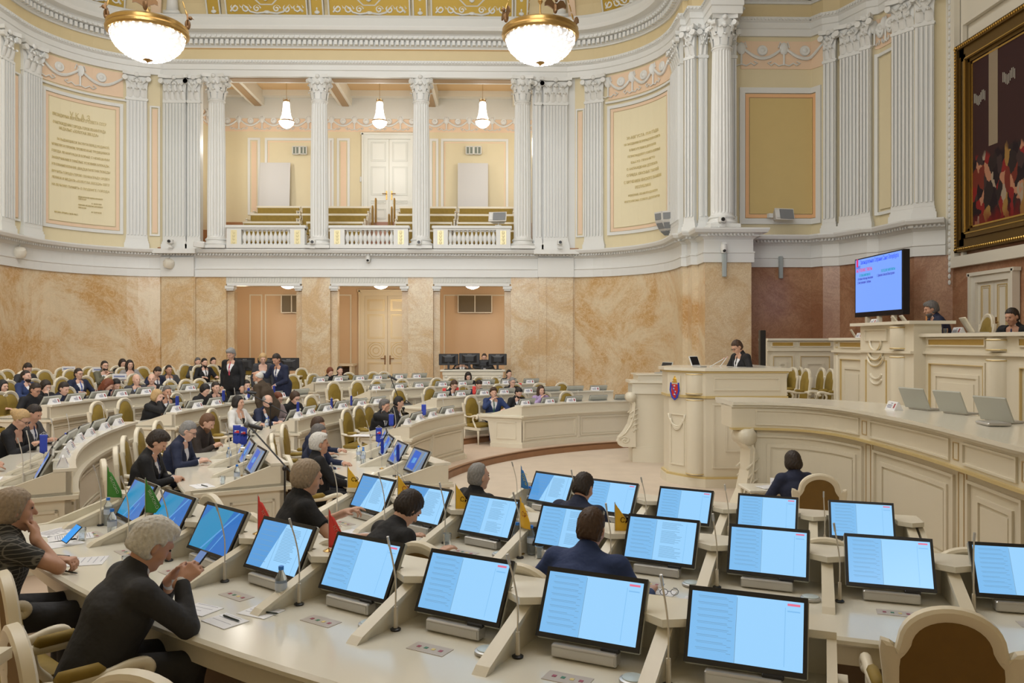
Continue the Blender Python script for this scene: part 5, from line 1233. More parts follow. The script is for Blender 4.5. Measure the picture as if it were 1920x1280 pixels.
GAR={'navy':(.012,.018,.05),'black':(.008,.008,.010),'charcoal':(.03,.03,.034),'blue':(.02,.04,.13),'brown':(.055,.035,.018),'darkbrown':(.025,.016,.012),'white':(.70,.69,.66),'olive':(.13,.125,.085),'greyknit':(.30,.28,.27),'mauve':(.30,.24,.24),'greydk':(.05,.05,.055),'lilac':(.4,.3,.5)}
def cloth_mat(n):
    new='cloth_'+n not in MATS; m=mat('cloth_'+n,GAR[n],.8,var=.12,bscale=7,bump=.55)
    if new:
        for q in m.node_tree.nodes:
            if q.bl_idname=='ShaderNodeBump': q.inputs['Distance'].default_value=.045
    return m
def tweed():
    if 'tweed' in MATS: return MATS['tweed']
    m,t,b=node_mat('tweed'); N=t.nodes;L=t.links; tc=N.new('ShaderNodeTexCoord'); s=[]
    for sc_,rot in ((90,0),(90,1.57)):
        w=N.new('ShaderNodeTexWave'); w.inputs['Scale'].default_value=12; w.inputs['Distortion'].default_value=1.5; w.inputs['Detail'].default_value=3
        w.bands_direction='X' if rot==0 else 'Z'; L.new(tc.outputs['Object'],w.inputs['Vector']); s.append(w)
    a=N.new('ShaderNodeMath'); a.operation='MAXIMUM'; L.new(s[0].outputs['Fac'],a.inputs[0]); L.new(s[1].outputs['Fac'],a.inputs[1])
    r=N.new('ShaderNodeValToRGB'); e=r.color_ramp.elements; e[0].position=.86; e[0].color=(.035,.035,.033,1); e[1].position=.99; e[1].color=(.19,.18,.16,1); L.new(a.outputs['Value'],r.inputs['Fac']); L.new(r.outputs['Color'],b.inputs['Base Color']); b.inputs['Roughness'].default_value=.9
    MATS['tweed']=m; return m
TIE={'navy':(.01,.02,.08),'red':(.45,.04,.07),'black':(.01,.01,.01),'blue':(.02,.06,.35),'green':(.03,.12,.08),'grey':(.12,.12,.15)}
GNAME={'suit':'jacket','cardigan':'cardigan','tee':'dress','sweater':'sweater'}
def person(x,y,z,rz,label,skin='a',hc='dark',gar='navy',tie='navy',shirt='white',glasses=False,trous=None,scale=1.0,group=None,**pose):
    pose.setdefault('top','suit')
    key=tuple(sorted((a,tuple(b) if isinstance(b,list) else b) for a,b in pose.items())); d=fig_data(key)
    e=thing('person',label,'person',(x,y,z),rz,group); e.scale=(scale,)*3
    def put(nm,me,m):
        o=bpy.data.objects.new(nm,me); COL.objects.link(o); o.parent=e
        if not me.materials: me.materials.append(m)
        o.material_slots[0].link='OBJECT'; o.material_slots[0].material=m; return o
    put('body',d['body'],mat('skin_'+skin,SKIN[skin],.5,var=.08,bscale=12))
    gm=tweed() if gar=='tweed' else cloth_mat(gar)
    put(GNAME[pose['top']] if gar!='tweed' else 'dress',d['garment'],gm)
    put('trousers',d['trousers'],cloth_mat(trous or (gar if pose['top']=='suit' else 'black'))); put('shoes',d['shoes'],black)
    if 'shirt' in d: put('shirt',d['shirt'],mat('shirt_'+shirt,{'white':(.75,.75,.78),'blue':(.35,.45,.65),'black':(.01,.01,.01)}[shirt],.8))
    if 'tie' in d and tie: put('tie',d['tie'],mat('tie_'+tie,TIE[tie],.6))
    if 'hair' in d: put('hair',d['hair'],mat('hair_'+hc,HAIR[hc],.6,var=.35,bscale=60,bump=.4))
    if 'beard' in d: put('beard',d['beard'],mat('hair_'+hc,HAIR[hc],.6,var=.35,bscale=60,bump=.4))
    put('eyes',d['eyes'],mat('eye_dark',(.03,.02,.015),.2))
    if glasses: put('glasses',d['glasses'],mat('glasses_frame',(.02,.02,.02),.3))
    return e,d
# ================= desks
AM={1:[-70.8,-64.8,-59,-53.2,-47.5],2:[-75.15,-70.65,-66.1,-61.6,-57.1,-52.6,-48.1,-43.6],3:[-66.45+3.68*i for i in range(8)]}
DK=[('A',1,-74.6,-44.2),('A',2,-77.6,-40.9),('A',3,-68.4,-37.2),('B',1,-31,-6.5),('B',2,-29.5,-6),('B',3,-30,-5),
    ('C',1,6.5,29.5),('C',2,4.5,30.5),('C',3,3.2,29.5),('C',4,2.5,29),('D',1,46.5,75.5),('D',2,40,76),('D',3,39,69),('D',4,38.5,56)]
BK={'A':0,'B':1,'C':2,'D':3}
for sec,k,t0,t1 in DK: desk(sec,k,t0,t1,AM[k] if sec=='A' else None,{('D',1):(.42,0),('B',1):(-.3,0),('C',1):(-.3,0),('D',2):(.2,0)}.get((sec,k),(0,0)))
def ring(sec,k): return FR['A' if sec=='A' else 'X'][k]+.33
def sdesc(sec,k,i): return f"{ORD[i]} seat of the {RN[k]}, {SN[sec]}"
for (sec,k,i),(t,rm,z) in SEATS.items():
    x,y=pol(rm,t); rz=R(-t-90); q=Matrix.Rotation(rz,3,'Z'); kind='doc'
    if sec=='A':
        if k==3 and i in(7,6,5): kind='beam'
        elif k==3 and i==4: kind='half'
        elif k==2 and i in(6,7): kind='half'
        elif k==2 and i in(3,4,5): kind='text'
        elif k==1 and i==4: kind='half'
        if k==1 and t<-72: pass
        lab={'doc':'lit monitor with a pale blue voting list','text':'lit monitor showing a two-page blue document','beam':'lit monitor with a deep blue desktop','half':'lit monitor with a document over blue waves'}[kind]
    else: kind='logo'; lab='grey-backed monitor'
    MON[kind]((x,y,z+.77),rz,f"{lab}, {sdesc(sec,k,i)}",'desk monitors of the '+SN[sec])
    if sec=='A' or (i+k)%3!=2:
        o=q@Vector((-.30,-.10,0)); MIC((x+o.x,y+o.y,z+.77),rz+.3*math.sin(i*2.3+k),f"gooseneck microphone, {sdesc(sec,k,i)}",'gooseneck microphones')
    if sec=='A':
        if not(k==3 and i>4) : o=q@Vector((.27,-.13,0)); PUCK((x+o.x,y+o.y,z+.77),rz,f"round silver desk speaker, {sdesc(sec,k,i)}",'round desk speakers')
    elif (sec,k,i) not in ((('C',3,6)),('D',1,3),('D',1,4),('D',2,6),('D',2,5)) and not(sec=='B' and k<3):
        o=q@Vector((.16 if (i+k)%2 else .10,.26,0)); PLATE((x+o.x,y+o.y,z+1.0),rz,f"white crested name plate, {sdesc(sec,k,i)}",'white name plates on the ledges')
# ================= flags
def on_desk(sec,k,t,tang,rad,dz=.77):
    """point on a desk: tangential (user's right) and radial (towards the centre) offsets from the monitor line"""
    rm=ring(sec,k); x,y=pol(rm,t); q=Matrix.Rotation(R(-t-90),3,'Z'); o=q@Vector((tang,rad,0)); return x+o.x,y+o.y,TZ[k]+dz
def fl(sec,k,i,tang,rad,col,txt,label,dz=.77,h=.36,hang=False,drz=0,sc=1):
    t=AM[k][i] if sec=='A' else i; x,y,z=on_desk(sec,k,t,tang,rad,dz); flag(x,y,z,R(drz),col,txt,label,h,hang,sc)
fl('A',3,7,-.42,-.02,'green','ЯБЛОКО','green flag with white letters standing between the papers and the desk end',h=.42,drz=-20,sc=1.1)
fl('A',3,6,-.30,.02,'green','ЯБЛОКО','green flag with white letters beside the chrome foot near the white-haired man',h=.42,drz=-20,sc=1.1)
fl('A',3,4,-.36,.18,'red','КПРФ','small red flag on the divider shelf behind the deep blue screens',dz=1.0,h=.26,drz=-30)
fl('A',3,3,-.36,.18,'red','КПРФ','small red flag on the divider shelf before the gold chair at the second row',dz=1.0,h=.26,drz=-30)
fl('A',2,7,-.36,.05,'yellow','СР','yellow flag beside the glasses held by the woman in black',h=.44,drz=0)
fl('A',2,6,-.36,.10,'yellow','СР','yellow flag half hidden behind the dark-haired woman',h=.44,drz=10)
fl('A',2,5,-.36,.10,'yellow','СР','yellow flag leaning between two lit screens before the dark-haired woman',h=.44,drz=0)
fl('A',2,4,-.36,.0,'yellow','СР','yellow flag hanging by the bottle next to the man in the blue suit',h=.44,drz=-60)
fl('A',2,3,-.36,.15,'yellow','СР','yellow flag beyond the shoulder of the man in the blue suit',h=.44,drz=0)
fl('A',1,4,-.33,.0,'blue','ЛДПР','blue flag with yellow letters beside the balding man in the innermost row',h=.44,drz=-60)
for k,(sec,kk,t,tg,rd,dz,lab,h) in enumerate((('B',2,-26.5,-.05,-.10,.77,'hanging navy party flag, tall one in front of the dark-haired phone reader',.66),('B',2,-25.0,.0,.0,.77,'hanging navy party flag just behind the tall one',.62),
    ('B',1,-14,.0,.0,.77,'hanging navy party flag beside three water bottles',.5),('B',1,-20,.1,-.1,.77,'narrow navy flag seen edge on between two tilted screens',.45),('B',1,-26,.05,-.1,.77,'narrow navy flag seen edge on before the last tilted screen',.45),
    ('C',3,5,.0,.20,1.0,'hanging navy flag on the ledge before the whispering grey-haired man',.3),('C',3,14,.1,.2,1.0,'hanging navy flag on the ledge next to the smiling dark-haired woman',.3),('C',3,18.5,.1,.2,1.0,'hanging navy flag on the ledge next to the smiling man in the dark suit',.3),('C',3,23,.1,.2,1.0,'hanging navy flag on the ledge by the man in front of the brown coat',.3),
    ('C',2,7.5,.1,.2,1.0,'hanging navy flag on the ledge by the red-haired woman',.3),('C',2,17,.1,.2,1.0,'hanging navy flag on the ledge before the empty chair after the man with glasses',.26),('C',2,22,.1,.2,1.0,'hanging navy flag on the ledge near the open bench of monitors',.26),
    ('C',1,18,.1,.2,1.0,'hanging navy flag among the monitor backs of the row with the whispering men',.3),('C',1,9.5,.0,-.1,.77,'hanging navy flag in front of the man covering his mouth',.42),
    ('B',3,-22,.0,.0,.77,'small navy flag on the desk by the blond woman with a bun',.45),('B',3,-17,.0,.1,.77,'small navy flag beside the first monitor back near the bun',.36),('B',3,-13,.0,.1,.77,'small striped navy flag further along the curved third row',.36),('B',3,-8,.0,.1,.77,'small navy flag in front of an empty gold chair',.3))):
    x,y,z=on_desk(sec,kk,t,tg,rd,dz); edge='edge' in lab; flag(x,y,z,(R(75) if edge else 0),'navy','ЕДИНАЯ РОССИЯ' if h>.45 and not edge else '',lab,h,True)
for k,(sec,kk,px,lab) in enumerate((('D',3,832,'small red flag before the first chair of the far third row'),('D',3,857,'small red flag beside the man with glasses looking down'),('D',3,886,'red flag under the chin of the man in navy looking down'),('D',3,976,'red flag by the last chair of the far third row'))):
    pass
for px,py,y_,lab in ((833,742,19.9,'small red cloth pennant at the aisle chair below the technicians'),(857,740,20.2,'small red cloth pennant beside the man with glasses looking down'),(889,738,20.4,'red pennant hanging by the man in navy below the technicians'),(975,731,22.2,'red pennant on the ledge by the grey-haired man with glasses')):
    x,t=atY(px,y_+1.0); flag(x,y_+1.0,zat(py,t)-.1,0,'red','',lab,.34,True)
# ================= things on the near desks
def D(sec,k,i,tang,rad): t=AM[k][i] if sec=='A' else i; x,y,z=on_desk(sec,k,t,tang,rad); return x,y,z,R(-t-90)
def put(P,sec,k,i,tg,rd,label,group=None,dr=0): x,y,z,r=D(sec,k,i,tg,rd); return P((x,y,z),r+dr,label,group)
put(BOT,'A',3,7,-.28,-.05,'water bottle with blue cap just behind the green flag of the papers'); put(BOT,'A',3,6,-.52,-.14,'water bottle with blue cap between the two green flags'); put(BOT,'A',3,3,-.38,-.16,'water bottle with blue cap standing before the document screen near the man with the phone')
put(BOT,'A',2,4,-.28,.03,'water bottle with red label behind the empty gold chair top'); put(BOT,'A',2,5,.30,.05,'water bottle mostly hidden behind a two-page document screen'); put(BOT,'A',1,4,-.25,.05,'water bottle next to the blue lettered flag')
put(BOT,'B',2,-27.8,.1,-.16,'water bottle on the desk beside the tall navy flag'); put(BOT,'B',2,-20,-.2,-.1,'water bottle near the bearded man in brown'); put(BOT,'B',1,-15.5,.05,-.25,'first water bottle of the trio by the navy flag'); put(BOT,'B',1,-16.8,.1,-.28,'second water bottle of the trio by the navy flag'); put(BOT,'B',1,-14.5,.0,-.3,'third water bottle of the trio by the navy flag'); put(BOT,'C',2,6.2,.1,-.3,'small bottle before the bald man in the navy suit')
put(GLS,'A',3,6,-.62,-.32,'empty drinking glass beside the sheets of the woman in tweed'); put(GLS,'A',3,5,-.30,-.38,'drinking glass with a dark rim shadow behind the white-haired man'); put(GLS,'B',2,-28.5,-.1,-.3,'drinking glass near the dark-haired phone reader'); put(GLS,'A',2,4,-.18,-.02,'drinking glass beside the red-labelled bottle'); put(GLS,'A',2,5,-.26,-.12,'drinking glass under the leaning yellow flag'); put(GLS,'B',1,-27.5,.2,-.2,'drinking glass beside the papers at the desk end')
def sh(sec,k,i,tg,rd,w,h,label,dr=0,lines=8): x,y,z,r=D(sec,k,i,tg,rd); return sheet(x,y,z,r+R(dr),w,h,label,lines)
sh('A',3,7,-.28,-.42,.21,.30,'printed sheet fanned on top before the woman in tweed',25,16); sh('A',3,7,-.02,-.38,.21,.30,'printed sheet beside the phone of the woman in tweed',-10,16); sh('A',3,7,.15,-.50,.21,.30,'plain sheet under the forearm of the woman in tweed',5,0)
sh('A',3,6,.02,-.52,.22,.30,'printed sheet lying between the woman in tweed and the white-haired man',-30,6)
sh('A',3,4,.35,-.30,.20,.16,'folded paper with a pen beside the phone hand',10,4); sh('A',3,4,.32,-.50,.21,.15,'white sheet with a green pen by the cuff of the white-haired man',0,3); sh('A',3,4,.05,-.48,.2,.15,'white sheet under the phone hands of the white-haired man',10,3)
sh('A',2,6,-.36,-.42,.30,.28,'white paper with drawn loops before the woman in black',0,0); sh('A',2,4,-.42,-.36,.30,.22,'stack of sheets before the empty gold chair near the blue suit',15,10); sh('A',2,5,.38,-.40,.16,.12,'small note sheet with a pen before the document screen',0,5); sh('A',2,3,.15,-.36,.15,.12,'small note sheet beside the elbow of the blue suit',0,4); sh('A',2,3,.40,-.44,.21,.16,'printed sheet with a pen beyond the smartphone',0,9)
sh('B',2,-28.0,.0,-.52,.28,.2,'sheet with a pen before the grey-haired man with glasses',10,3); sh('B',1,-27.5,.0,-.32,.28,.2,'crumpled printed sheets at the end of the innermost desk with glasses',20,6); sh('C',1,8.5,.0,-.6,.3,.4,'printed papers hanging over the desk end beside the whispering men',0,8)
sh('B',3,-24,.0,-.5,.25,.3,'open printed pages by the hand of the man in dark green',0,10); sh('C',4,3.5,-.1,.10,.3,.2,'white sheet held before the man with glasses by the desk corner',0,0); sh('C',3,4.2,.0,-.4,.3,.2,'white sheet on the desk end beside the blond woman',0,0)
x,y,z,r=D('A',2,3,.20,-.56); phone(x,y,z,r+R(-35),'black smartphone lying on the edge by the man in the blue suit',False)
x,y,z,r=D('A',3,6,-.22,-.60); phone(x,y,z,r+R(-60),'grey-brown smartphone lying next to the printed sheet',False)
x,y,z,r=D('B',1,-29.3,.1,-.35); phone(x,y,z,r+R(60),'small black phone before the microphone base on the desk end',False)
x,y,z,r=D('B',1,-15,-.1,-.62); phone(x,y,z,r+R(70),'black phone under the hand of the man with glasses',False)
x,y,z,r=D('B',1,-13,-.2,-.66); phone(x,y,z,r+R(60),'second black phone beside the trio of bottles',False)
x,y,z,r=D('B',1,-30.3,.0,-.25); e=thing('desk_microphone','microphone with a long black foot on the innermost desk end of the flag block','microphone',(x,y,z)); m=MB(); m.bbox((0,0,.02),(.24,.07,.04),.015); obj('foot',m,black,e,False,False); m=MB(); m.tube([(.05,0,.03),(.0,.05,.1),(-.12,.0,.22)],.006,6); obj('gooseneck',m,MATS['mic_ivory'],e,True,False)
e=thing('leaflet','bright green and white folded leaflet beside the first green flag','leaflet',D('A',3,7,-.46,-.12)[:3],.6); m=MB(); m.box((0,0,.003),(.14,.22,.006)); obj('sheet',m,paper,e,False,False); m=MB(); m.box((.0,-.07,.0075),(.14,.09,.002)); obj('green_print',m,mat('leaflet_green',(.25,.55,.05),.6),e,False,False)
def pen(sec,k,i,tg,rd,dr,label,c=(.02,.03,.02)):
    x,y,z,r=D(sec,k,i,tg,rd); e=thing('pen',label,'pen',(x,y,z+.011),r+R(dr)); m=MB(); m.tube([(-.07,0,0),(.06,0,0)],.005,8); m.tube([(.06,0,0),(.075,0,0)],.005,8,.001); obj('pen_barrel',m,mat('pen_dark',c,.4),e,True,False); m=MB(); m.box((-.05,0,.006),(.04,.003,.002)); obj('clip',m,silver,e,False,False)
pen('A',3,4,.33,-.47,0,'dark green pen on the white sheet by the cuff'); pen('A',3,6,.26,-.66,20,'dark pencil at the desk edge behind the white-haired man'); pen('A',2,5,.42,-.42,-30,'black pen on the small note sheet by the document screen'); pen('A',2,3,.50,-.44,60,'black pen on the printed sheet beyond the smartphone'); pen('A',3,4,.40,-.30,20,'dark pen on the folded paper'); pen('B',2,-28,.05,-.5,20,'pen on the sheet before the grey-haired man')
def specs(x,y,z,rz,label):
    e=thing('eyeglasses',label,'glasses',(x,y,z),rz); m=MB()
    for sg in(-1,1): m.tube([(sg*.034+.024*math.cos(a),0,.025+.02*math.sin(a)) for a in [2*math.pi*i/14 for i in range(15)]],.002,5); m.tube([(sg*.058,0,.03),(sg*.06,.06,.03),(sg*.055,.13,.012)],.002,5)
    m.tube([(-.01,0,.03),(.01,0,.03)],.002,5); obj('wire_frame',m,mat('glasses_frame',(.02,.02,.02),.3),e,False,False)
x,y,z,r=D('A',2,7,.62,-.42); specs(x,y,z,r,'wire eyeglasses lying on the paper before the woman in black')
x,y,z,r=D('A',2,3,.20,-.40); specs(x,y,z,r+.5,'wire eyeglasses on the note sheet beside the blue suit')
# boom microphone stands
def micstand(base,mid,head,tail,label):
    e=thing('microphone_stand',label,'microphone',base); B=Vector(base); m=MB()
    for k in range(3): a=R(30+120*k); m.tube([(0,0,.12),(.3*math.cos(a),.3*math.sin(a),.01)],.010,6)
    m.tube([(0,0,.05),tuple(Vector(mid)-B)],.011,8); obj('stand_pole',m,black,e,True,False)
    m=MB(); m.tube([tuple(Vector(tail)-B),tuple(Vector(head)-B)],.009,8); m.ell(tuple(Vector(mid)-B),(.03,.03,.03),8,6); obj('boom_arm',m,black,e,True,False)
    h=Vector(head)-B; d=(Vector(head)-Vector(tail)).normalized(); d2=Vector((d.x,d.y,d.z*.2)).normalized(); m=MB(); m.tube([h-d2*.16,h-d2*.02],.022,10,.026); mo_=obj('microphone_body',m,black,e,True,False); m=MB(); m.ell(tuple(h+d2*.02),(.034,.034,.034),12,8); obj('microphone_grille',m,mat('mic_mesh',(.14,.14,.14),.5,metal=.6),e,True,False)
def W3(px,py,Y): x,t=atY(px,Y); return (x,Y,zat(py,t))
x,t=atY(534,8.6); micstand((x,8.6,TZ[2]),W3(534,878,8.6),W3(466,797,8.7),W3(548,888,8.6),'black boom microphone stand behind the woman in black, grey mesh head')
x,t=atY(507,13.4); micstand((x,13.4,.28),W3(507,757,13.4),W3(463,735,13.4),W3(540,776,13.4),'black boom microphone stand before the bald man in the navy suit')
x,t=atY(757,17.6); micstand((x,17.6,.15),W3(757,765,17.6),W3(732,706,17.6),W3(760,780,17.6),'black boom microphone stand by the aisle chair with a black bag')
# ================= lectern
def body(parent,name,pts,z0,z1,m,sm=False): b=MB(); b.prism(pts,z0,z1); return obj(name,b,m,parent,sm)
def grow(pts,d):
    c=Vector((sum(p[0] for p in pts)/len(pts),sum(p[1] for p in pts)/len(pts))); out=[]
    n=len(pts)
    for i,p in enumerate(pts):
        a=Vector(pts[i-1]);b=Vector(p);c_=Vector(pts[(i+1)%n]); n1=Vector(((b-a).y,-(b-a).x)).normalized(); n2=Vector(((c_-b).y,-(c_-b).x)).normalized(); nn=(n1+n2).normalized(); nn/=max(.4,nn.dot(n1)); out.append(tuple(b+nn*d))
    return out
LP=[(5.22,14.35),(5.22,16.05),(3.85,16.05),(3.42,15.9),(3.42,14.75),(3.55,14.45),(3.85,14.35)][::-1]
LP=[(3.27,14.97),(3.50,14.60),(3.80,14.33),(5.24,14.33),(5.24,16.07),(3.80,16.07),(3.50,15.80),(3.27,15.43)]
e=thing('lectern','tall cream lectern with rounded corners and a coloured coat of arms on its front','lectern',(4.3,15.2,0))
body(e,'base_plinth',grow(LP,.06),0,.16,cream); body(e,'lower_body',grow(LP,-.0),.16,1.62,cream); body(e,'upper_body',grow(LP,.03),1.66,2.10,cream)
b=MB(); b.prism(grow(LP,.05),1.62,1.665); b.prism(grow(LP,.05),.16,.20); b.prism(grow(LP,.06),2.08,2.115); obj('gilt_edge',b,mat('pale_gilt_edge',(.66,.52,.24),.35,metal=.2),e)
b=MB(); b.prism(grow(LP,.10),2.115,2.17); obj('top_ledge',b,creamt,e)
LPt=Path([(3.27,15.4),(3.27,14.97),(3.50,14.60),(3.80,14.33),(5.24,14.33)],-1)
if (LPt.at(.2,1).x>3.27): LPt=Path([tuple(p) for p in LPt.p],1)
b=MB(); L0=LPt.c; frame(b,LPt,L0[3]+.14,LPt.L-.1,1.76,2.0,.025,.05,.02); frame(b,LPt,L0[3]+.12,LPt.L-.08,.35,1.52,.03,.03,0); frame(b,LPt,L0[3]+.36,LPt.L-.3,.65,1.35,.03,.02,0)
frame(b,LPt,L0[1]+.05,L0[2]-.03,.35,1.3,.02,.02,0); obj('panel_moulding',b,cream,e)
b=MB(); q=LPt.at(L0[2],0)
for z0,z1 in ((.22,1.60),(1.68,2.07)): b.lathe([(.17,z0),(.175,z0+.03),(.175,z1-.03),(.17,z1)],(3.66,14.50,0),n=24)
obj('rounded_pilaster',b,cream,e,True)
b=MB()
for z0,z1 in ((.24,1.58),(1.70,2.05)):
    for z_ in (z0,z1): b.lathe([(.18,z_-.008),(.186,z_),(.18,z_+.008)],(3.66,14.50,0),n=24)
obj('pilaster_gilt',b,goldl,e)
b=MB()
for k in range(3): b.tube([(3.37+.12*math.sin(R(a))*(1-k*.25),14.765-.17*math.sin(R(a))*(1-k*.25),1.35-.1*k-.28*math.cos(R(a))*(1-.25*k)) for a in range(-80,81,16)],.018,6)
obj('festoon_relief',b,cream,e,'all')
sh_=thing('coat_of_arms','small red and blue coat of arms under a gold crown on the lectern','emblem',(3.345,14.755,1.63),R(35.6))
sh_.scale=(.75,.75,.75); b=MB(); b.prism([(-.17,.42),(.17,.42),(.17,.05),(.10,-.10),(0,-.17),(-.10,-.10),(-.17,.05)],-.02,.02,lambda y,z,x:(x,y,z+.1)); obj('shield_board',b,mat('cream_shield',(.72,.66,.52),.4),sh_,False,False)
b=MB(); b.prism([(-.10,.20),(.10,.20),(.10,-.05),(0,-.15),(-.10,-.05)],-.035,-.02,lambda y,z,x:(x,y,z+.1)); s_=obj('red_field',b,mat('arms_red',(.55,.03,.03),.4),sh_,False,False)
b=MB()
for sg in(-1,1): b.tube([(-.03,sg*.12,.34),(-.03,sg*.14,.15),(-.03,sg*.08,-.02),(-.03,0,-.08)],.022,6)
b.tube([(-.045,-.08,.0),(-.045,.08,.26)],.01,5); obj('blue_ribbon',b,mat('arms_blue',(.03,.06,.5),.4),s_,True,False)
b=MB(); b.ell((-.03,0,.42),(.02,.06,.05),8,6); b.ell((-.03,0,.48),(.015,.02,.03),6,5); b.box((-.03,0,.36),(.03,.14,.03)); obj('gold_crown',b,mat('arms_gold',(.8,.5,.08),.3,metal=.6),s_,True,False)
b=MB()
for k in range(4): b.box((-.04,.03*math.sin(k*2),.26-.07*k),(.01,.05,.03))
obj('silver_anchor_marks',b,mat('arms_silver',(.7,.7,.72),.3),s_,False,False)
# lectern screen and microphones
def lid(x,y,z,rz,w,h,label,name='laptop',tilt=20,flat=False,m_=None):
    e=thing(name,label,'laptop' if name=='laptop' else 'monitor',(x,y,z),rz); M=Matrix.Translation((0,0,.02))@Matrix.Rotation(R(-tilt),4,'X'); b=MB(); b.bbox((0,0,h/2),(w,.022,h),.006,M); obj('lid_back',b,m_ or lidg,e,False,False)
    b=MB(); b.box((0,-.012,h/2),(w-.03,.002,h-.03),0,M); obj('screen',b,black,e,False,False)
    b=MB(); b.bbox((0,-.10,.012),(w*.8,.2,.022),.006); obj('laptop_base' if name=='laptop' else 'monitor_base',b,silver,e,False,False); return e
x,t=atY(1305,14.9); e=lid(x,14.9,2.17,R(30),.22,.20,'small white desk terminal on the lectern top','monitor_terminal',25,m_=white)
for k,(a,b_,l) in enumerate((((1331,692),(1356,673),'slim white gooseneck microphone on the lectern, the lower one'),((1350,692),(1362,671),'slim white gooseneck microphone on the lectern, beside the speaker'))):
    x0,t=atY(a[0],15.0); x1,t1=atY(b_[0],15.1); e=thing('lectern_microphone',l,'microphone',(x0,15.0,2.17)); b=MB(); b.tube([(0,0,0),((x1-x0)*.5,.05,(zat(b_[1],t1)-2.17)*.5),(x1-x0,.1,zat(b_[1],t1)-2.17)],.008,6); obj('gooseneck',b,white,e,True,False); b=MB(); b.tube([(x1-x0,.1,zat(b_[1],t1)-2.17),(x1-x0+.03,.12,zat(b_[1],t1)-2.15)],.013,8); obj('microphone_head',b,mat('pinkish_tip',(.7,.45,.4),.5),e,True,False)
# ================= scrolled console wing behind the lectern (far side) and the curved front wing
def scroll(e,P0,d,n,z0,z1,name='scroll_bracket'):
    """carved S-shaped bracket: P0 base point (2d), d outward direction, n sideways direction"""
    b=MB(); H_=z1-z0; pts=[]
    prof=[(.02,1.0),(.17,.97),(.20,.90),(.14,.84),(.08,.80),(.10,.6),(.16,.42),(.26,.28),(.36,.18),(.40,.10),(.36,.03),(.28,.0),(.0,0)]
    for th in (.12,): b.prism([(a,c) for a,c in prof],-th,th,lambda a,c,h:(P0[0]+d[0]*a+n[0]*h,P0[1]+d[1]*a+n[1]*h,z0+c*H_))
    f=lambda a,c,h:(P0[0]+d[0]*a+n[0]*h,P0[1]+d[1]*a+n[1]*h,z0+c*H_)
    o=obj(name,b,cream,e)
    b=MB(); b.tube([f(.10,.92,-.15),f(.10,.92,.15)],.11,14)
    for s_ in(-.125,.125):
        b.tube([f(.24+.12*(1-k/20)*math.cos(k*.55),.13+.075*(1-k/20)*math.sin(k*.55),s_) for k in range(20)],.018,6)
        b.tube([f(.14,.97,s_),f(.02,.80,s_),f(.04,.6,s_),f(.10,.42,s_),f(.22,.27,s_),f(.37,.16,s_)],.02,6)
        for k in range(5): b.tube([f(.06+.02*k,.28+.085*k,s_),f(.02,.33+.09*k,s_),f(-.05,.34+.095*k,s_)],.02,6,.008)
    obj('carved_scroll',b,mat('carved_cream',(.74,.68,.54),.35),o,'all'); return o
e=thing('scrolled_console','cream console with a carved scroll standing behind the lectern','console',(3.4,17.6,0))
CP=Path([(3.05,17.95),(3.05,17.45),(4.6,17.2)],-1); 
if CP.at(.1,1).x>3.05: CP=Path([tuple(p) for p in CP.p],1)
b=MB(); blk(b,CP,0,CP.L,.3,1.74,-.8,0); obj('console_body',b,cream,e); b=MB(); blk(b,CP,0,CP.L,0,.30,-.8,.05); blk(b,CP,0,CP.L,.30,.34,-.8,.03); obj('plinth',b,cream,e)
b=MB(); blk(b,CP,0,CP.L,1.50,1.74,-.85,.06); blk(b,CP,0,CP.L,1.74,1.80,-.85,.12); obj('top_band',b,creamt,e)
scroll(e,(3.06,17.45),(-1,0),(0,1),.34,1.52)
b=MB(); b.box((3.75,17.6,1.86),(1.3,.6,.12)); b.box((3.75,17.6,1.93),(1.4,.7,.03)); obj('raised_shelf',b,creamt,e)
x,t=atY(1247,17.6); lid(x,17.6,1.945,R(-60),.34,.24,'grey laptop on the console behind the lectern')
e=thing('curved_front_wing','long curved cream counter with raised panels and a carved scroll end','counter',(4.4,8,0)); EW=e
WP=[tuple(p) for p in cr([(x,y,0) for x,y in WP],[0]*len(WP),4)[0]]; WP=[(p[0],p[1]) for p in WP]
WPt=Path(WP,1)
if WPt.at(WPt.L/2,1).x>4.6: WPt=Path(WP,-1)
PWc=[WP[0]]
for i in range(1,len(WP)):   # finer rounded path
    PWc.append(WP[i])
L=WPt.L; Zt=1.82
b=MB(); blk(b,WPt,.3,L,0,Zt-.06,-.12,0); blk(b,WPt,.3,.36,0,Zt-.06,-.5,0); obj('counter_wall',b,cream,e)
b=MB(); blk(b,WPt,-0,L,Zt-.36,Zt-.06,-.5,.05); obj('upper_band',b,cream,e)
b=MB(); blk(b,WPt,0,L,Zt-.04,Zt,-.85,.14); blk(b,WPt,0,L,Zt-.075,Zt-.04,-.8,.09); obj('counter_top',b,creamt,e)
b=MB(); blk(b,WPt,0,L,Zt-.385,Zt-.355,-.05,.09); obj('gilt_edge',b,MATS['pale_gilt_edge'],e)
b=MB(); blk(b,WPt,.3,L,0,.22,0,.05); obj('plinth',b,cream,e)
cuts=[.35,2.62,3.72,4.85,5.95,7.0,8.0]; cuts=[WPt.s_of_px(1408),WPt.s_of_px(1636),WPt.s_of_px(1812)]
cuts+= [cuts[-1]+1.25,cuts[-1]+2.5,cuts[-1]+3.6]
mm=MB(); mg=MB()
